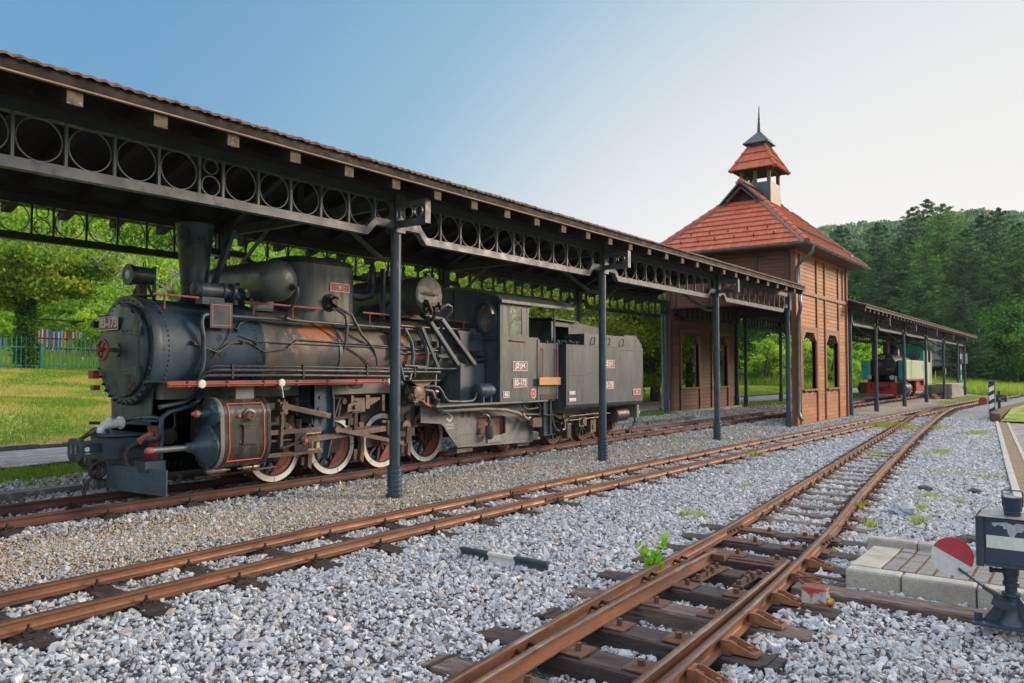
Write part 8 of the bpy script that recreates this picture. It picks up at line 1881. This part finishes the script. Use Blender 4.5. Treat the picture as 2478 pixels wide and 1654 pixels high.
# ---- pines ----
GP='tall dark pines on the right'
def topz(px,py,f_): g=ground_at(px,f_); return g,CH+(899-py)*f_/1900-g.z
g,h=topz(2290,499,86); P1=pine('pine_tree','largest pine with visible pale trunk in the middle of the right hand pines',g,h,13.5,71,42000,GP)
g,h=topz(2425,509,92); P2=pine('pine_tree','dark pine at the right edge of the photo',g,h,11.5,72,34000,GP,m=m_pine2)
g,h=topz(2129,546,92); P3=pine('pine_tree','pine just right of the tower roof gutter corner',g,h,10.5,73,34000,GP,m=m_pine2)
hs={P1.name:topz(2290,499,86)[1],P2.name:topz(2425,509,92)[1],P3.name:topz(2129,546,92)[1]}
for k,(px,py,f_,pr,l) in enumerate(((2037,553,98,P3,'leftmost pine of the right hand group peeking past the roof corner'),(2215,508,97,P2,'dark pine top just left of the largest pine'),(2250,488,103,P2,'thin highest dark pine spire behind the largest pine'),(2180,585,84,P3,'lower pine left of the largest pine in front of the others'),(2345,560,82,P2,'lower pine right of the largest pine in front'),(2382,527,99,P3,'pine between the largest pine and the one at the right edge'),(2075,600,84,P1,'broad pine behind the ridge of the farther canopy'),(2475,545,80,P1,'broad pine cut by the right edge of the photo'),(2005,610,92,P2,'small pine tucked behind the tower roof corner'),(2240,620,76,P1,'wide low pine standing above the middle of the farther canopy'),(2330,700,72,P3,'short pine above the far end of the canopy'))):
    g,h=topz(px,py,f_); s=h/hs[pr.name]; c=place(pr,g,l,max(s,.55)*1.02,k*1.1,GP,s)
# ---- far forested hill: one mass ----
rr=np.random.default_rng(77); n=14000
az=R(1)*0+np.radians(rr.uniform(-14,20,n)); r=rr.uniform(105,430,n)**1.0; X=r*np.cos(az);Y=r*np.sin(az); Z=gz(X,Y)
kk=(az<R(16)); X,Y,Z,r=X[kk],Y[kk],Z[kk],r[kk]
m_=54; H=rr.uniform(4.5,8.0,len(X)); base=rr.normal(size=(len(X),m_,3))*.36; zf=rr.uniform(.15,1,(len(X),m_)); wf=(1-zf)**.6*.95+.18
P=np.stack([X[:,None]+base[:,:,0]*H[:,None]*wf,Y[:,None]+base[:,:,1]*H[:,None]*wf,Z[:,None]+zf*H[:,None]],-1).reshape(-1,3)
tt=np.clip(np.repeat(rr.normal(.45,.15,len(X)),m_)+rr.normal(0,.1,len(P)),0,1); crest=np.repeat(np.clip((Z-56)/14,0,1),m_)*np.repeat((X>Y*3).astype(float),m_); tt=np.clip(tt+crest*.28,0,1)
V,F=quads(P,np.repeat(H,m_)*rr.uniform(.13,.24,len(P)),tt,rr,up=.5); tag(npmesh('far_forest',V,F,m_hill,tint=tt),'far forested hillside under the bright sky','forest',kind='stuff')
# ---- grass ----
def blades(X,Y,Z,h,w,tint,name,m,label,rr,lean=.5):
    n=len(X); a=rr.uniform(0,6.28,n); l=h*rr.uniform(0,lean,n); b_=rr.uniform(0,6.28,n)
    B=np.stack([X,Y,Z],-1); d=np.stack([np.cos(a)*w*.5,np.sin(a)*w*.5,np.zeros(n)],-1); T=B+np.stack([np.cos(b_)*l,np.sin(b_)*l,h],-1)
    V=np.stack([B-d,B+d,T],1).reshape(-1,3); return tag(npmesh(name,V,np.arange(3*n).reshape(n,3),m,tint=tint),label,'grass',kind='stuff')
m_grs=leafmat('lawn_grass_blades',[(0,(.10,.19,.02)),(.4,(.21,.35,.035)),(.65,(.44,.46,.06)),(.85,(.66,.50,.14)),(1,(.70,.50,.20))],.4)
m_mead=leafmat('meadow_grass_blades',[(0,(.13,.28,.02)),(.5,(.30,.48,.04)),(.8,(.50,.56,.09)),(1,(.62,.52,.22))],.42)
rr=np.random.default_rng(15)
def pnoise(X,Y,s,ph=0): return .5+.25*np.sin(X*s+ph+1.7*np.sin(Y*s*.7))+.25*np.sin(Y*s*1.3+ph*2+1.3*np.sin(X*s*.9+1))
def area(n,x0,x1,y0,y1,cond):
    X=rr.uniform(x0,x1,n);Y=rr.uniform(y0,y1,n);k=cond(X,Y)&inview(X,Y,5); return X[k],Y[k]
X,Y=area(150000,1,58,10.85,12.6,lambda X,Y: (np.abs(X-28)>3.5)|(Y>12.1)); n=len(X); Z=gz(X,Y)-.05
blades(X,Y,Z,rr.uniform(.03,.085,n),rr.uniform(.010,.022,n),np.clip(rr.normal(.32,.14,n),0,1),'grass_strip',m_grs,'green grass strip between the siding and the paved path',rr)
X,Y=area(420000,4,66,15.3,33,lambda X,Y: rr.uniform(0,1,len(X))<np.clip(1.2-Y*.012,.3,1)); n=len(X); Z=gz(X,Y)-.05
dry=np.clip((pnoise(X,Y,.75)*.6+pnoise(X,Y,2.3,2)*.4-.38)*3.6,0,1); dry*=np.where(X>30,.35,1)
blades(X,Y,Z,rr.uniform(.04,.10,n),rr.uniform(.018,.04,n),np.clip(rr.normal(.33,.12,n)+dry*.68*rr.uniform(.4,1,n),0,1),'lawn_grass',m_grs,'mown sloping lawn with dry straw coloured patches',rr,.8)
X,Y=area(160000,5,75,33,52,lambda X,Y: X>0); n=len(X); Z=gz(X,Y)-.05
blades(X,Y,Z,np.where(Y<39,rr.uniform(.15,.35,n),rr.uniform(.25,.6,n)),rr.uniform(.03,.06,n),np.clip(rr.normal(.5,.2,n),0,1),'meadow_grass',m_mead,'tall sunlit meadow grass behind the fences',rr)
X,Y=area(130000,50,100,2,40,lambda X,Y: (X+0*Y>67.5)|((Y>15.5)&(X>60))); k=~((X>63)&(X<67)&(Y<20)); X,Y=X[k],Y[k]; n=len(X); Z=gz(X,Y)-.05
blades(X,Y,Z,rr.uniform(.3,.85,n),rr.uniform(.05,.1,n),np.clip(rr.normal(.55,.22,n)+.2*(pnoise(X,Y,.3)-.5),0,1),'meadow_grass',m_mead,'wild meadow with pale seed heads beyond the tower and the far road',rr)
# white flower heads dotted in the meadow
X,Y=area(900,8,80,33,55,lambda X,Y: X>0); n=len(X); V,F=quads(np.stack([X,Y,gz(X,Y)+.42],-1),np.full(n,.11),None,rr); tag(npmesh('meadow_flowers',V,F,m_white,tint=np.zeros(n)),'white flower heads dotted over the meadow','flowers',kind='stuff')
# weeds in the ballast
W=[]
def tuft(px,py,r,n,h,z=-.02,t=.4):
    q=at(px,py,z=z); W.append((q.x+rr.normal(0,r,n),q.y+rr.normal(0,r*.5,n),rr.uniform(.5,1,n)*h,np.clip(rr.normal(t,.12,n),0,1)))
for px,py,r,n,h in ((2140,1032,.55,1600,.16),(2160,1030,.5,1200,.15),(2190,1036,.3,600,.12),(2210,1040,.3,500,.10),(2268,1036,.3,600,.12),(2360,1050,.35,800,.12),(2300,1058,.4,500,.08),(2270,1096,.3,500,.08),(2275,1094,.2,300,.10),(2390,975,.6,700,.2),(2350,962,.8,600,.2),(2330,968,.8,600,.2),(2290,975,.7,500,.18),(2410,968,.7,500,.2),(2210,1140,.3,260,.06),(2280,1150,.35,350,.06),(2380,1150,.4,450,.07),(2120,1100,.25,300,.08),(2095,1095,.2,250,.08),(2180,1240,.12,60,.07),(2215,1260,.10,200,.10),(2220,1230,.10,160,.10),(2240,1200,.15,200,.09),(2100,1270,.08,80,.12),(2070,1228,.06,120,.13),(2310,1210,.12,160,.07),(2440,1250,.1,100,.08),(1665,1245,.08,80,.12),(1695,1250,.06,60,.12),(1800,1180,.08,80,.12),(1870,1100,.05,60,.10),(1820,1105,.1,140,.14),(2010,1330,.05,130,.05),(2350,1330,.08,120,.06),(2200,1430,.15,80,.05),(822,1160,.05,70,.12),(1940,1138,.15,120,.08),(2235,1100,.3,400,.07),(2020,1150,.2,150,.08)):
    tuft(px,py,r,n,h)
X=np.concatenate([w[0] for w in W]);Y=np.concatenate([w[1] for w in W]);H=np.concatenate([w[2] for w in W]);T=np.concatenate([w[3] for w in W])
blades(X,Y,np.full(len(X),-.03)+0*X,H,np.clip(H*.10,.004,.02),T,'ballast_weeds',m_grs,'tufts of grass and weeds growing through the ballast',rr,.9)
X,Y=area(9000,8.5,24,.9,3.4,lambda X,Y:(Y<X*.1+.9)&(pnoise(X,Y,1.6)>.62)); n=len(X)
blades(X,Y,np.full(n,-.03),rr.uniform(.02,.07,n),np.full(n,.005),np.clip(rr.normal(.5,.15,n),0,1),'sparse_weeds',m_grs,'sparse pale weeds in the ballast beside the kerb',rr,1.2)
# tall dry stems by the lantern
b=MB(); q=Vector((6.0,.35,.05))
for k,(dx,h) in enumerate(((0,.34),(.04,.26),(-.05,.3))): b.tube([(6.02+dx,.36+dx,.04),(6.0+dx,.37+dx*.5,h*.5+.04),(5.98+dx,.39,h+.04)],.002,4); b.lathe((5.98+dx,.39,h+.04),(0,.1,1),[(0,.002),(.01,.008),(.03,.006),(.045,.001)],5)
tag(b.build('grass_stem',leafmat('dry_stem',[(0,(.30,.25,.10)),(1,(.30,.25,.10))]),None,loc=(6,.36,.04)),'thin dry grass stems beside the points lantern base','grass')
# bright seedling by the left rail
pl_=empty('poplar_seedling',(6.16,3.2,-.02),'bright green leafy seedling beside the left rail of the turnout','plant'); q=at(1580,1388,z=-.02); pl_.location=q
b=MB(); stems=[]
for dx,dy,h in ((-.05,.09,.27),(.03,-.07,.34),(.0,.0,.20),(-.02,.05,.13),(.02,-.03,.12)):
    P=[q,q+Vector((dx*.5,dy*.5,h*.5)),q+Vector((dx,dy,h))]; b.tube(P,[.004,.003,.002],5); stems.append(P)
b.build('stem',m_green,pl_)
C=[];rr=np.random.default_rng(2)
for P in stems:
    for k in range(18): t=(k+1)/18; pp=P[0].lerp(P[2],t); C.append((pp.x+rr.normal(0,.025),pp.y+rr.normal(0,.022),pp.z+rr.normal(0,.008)))
C=np.array(C); n=len(C); V=[];F=[]
for c in C:
    nr_=rr.normal(size=3); nr_[2]=abs(nr_[2])*.6; nr_+=np.array([-.5,-.35,.2]); nr_/=np.linalg.norm(nr_); u=np.cross(nr_,rr.normal(size=3)); u/=np.linalg.norm(u); v=np.cross(nr_,u); s=rr.uniform(.022,.040); k0=len(V)
    for a in range(6): an=2*math.pi*a/6; rad=s*(1.15 if a==0 else .85); V.append(c+u*rad*math.cos(an)+v*rad*math.sin(an))
    F.append(tuple(range(k0,k0+6)))
npmesh('leaves',V,F,leafmat('lime_seedling_leaves',[(0,(.13,.38,.01)),(.6,(.25,.55,.02)),(1,(.45,.65,.03))],.4),pl_,tint=rr.uniform(0,1,len(F)))
# ================= thin evening haze =================
b=MB(); b.box(-60,500,-120,420,-6,120)
m_hz=bpy.data.materials.new('haze'); m_hz.use_nodes=True; nt=m_hz.node_tree; nt.nodes.remove(nt.nodes['Principled BSDF'])
pv=N(nt,'ShaderNodeVolumePrincipled'); pv.inputs['Color'].default_value=(.80,.88,1,1); pv.inputs['Density'].default_value=.00018; pv.inputs['Anisotropy'].default_value=.0
nt.links.new(pv.outputs[0],nt.nodes['Material Output'].inputs['Volume'])
hz=b.build('haze',m_hz); tag(hz,'thin evening haze over the valley','haze',kind='stuff')
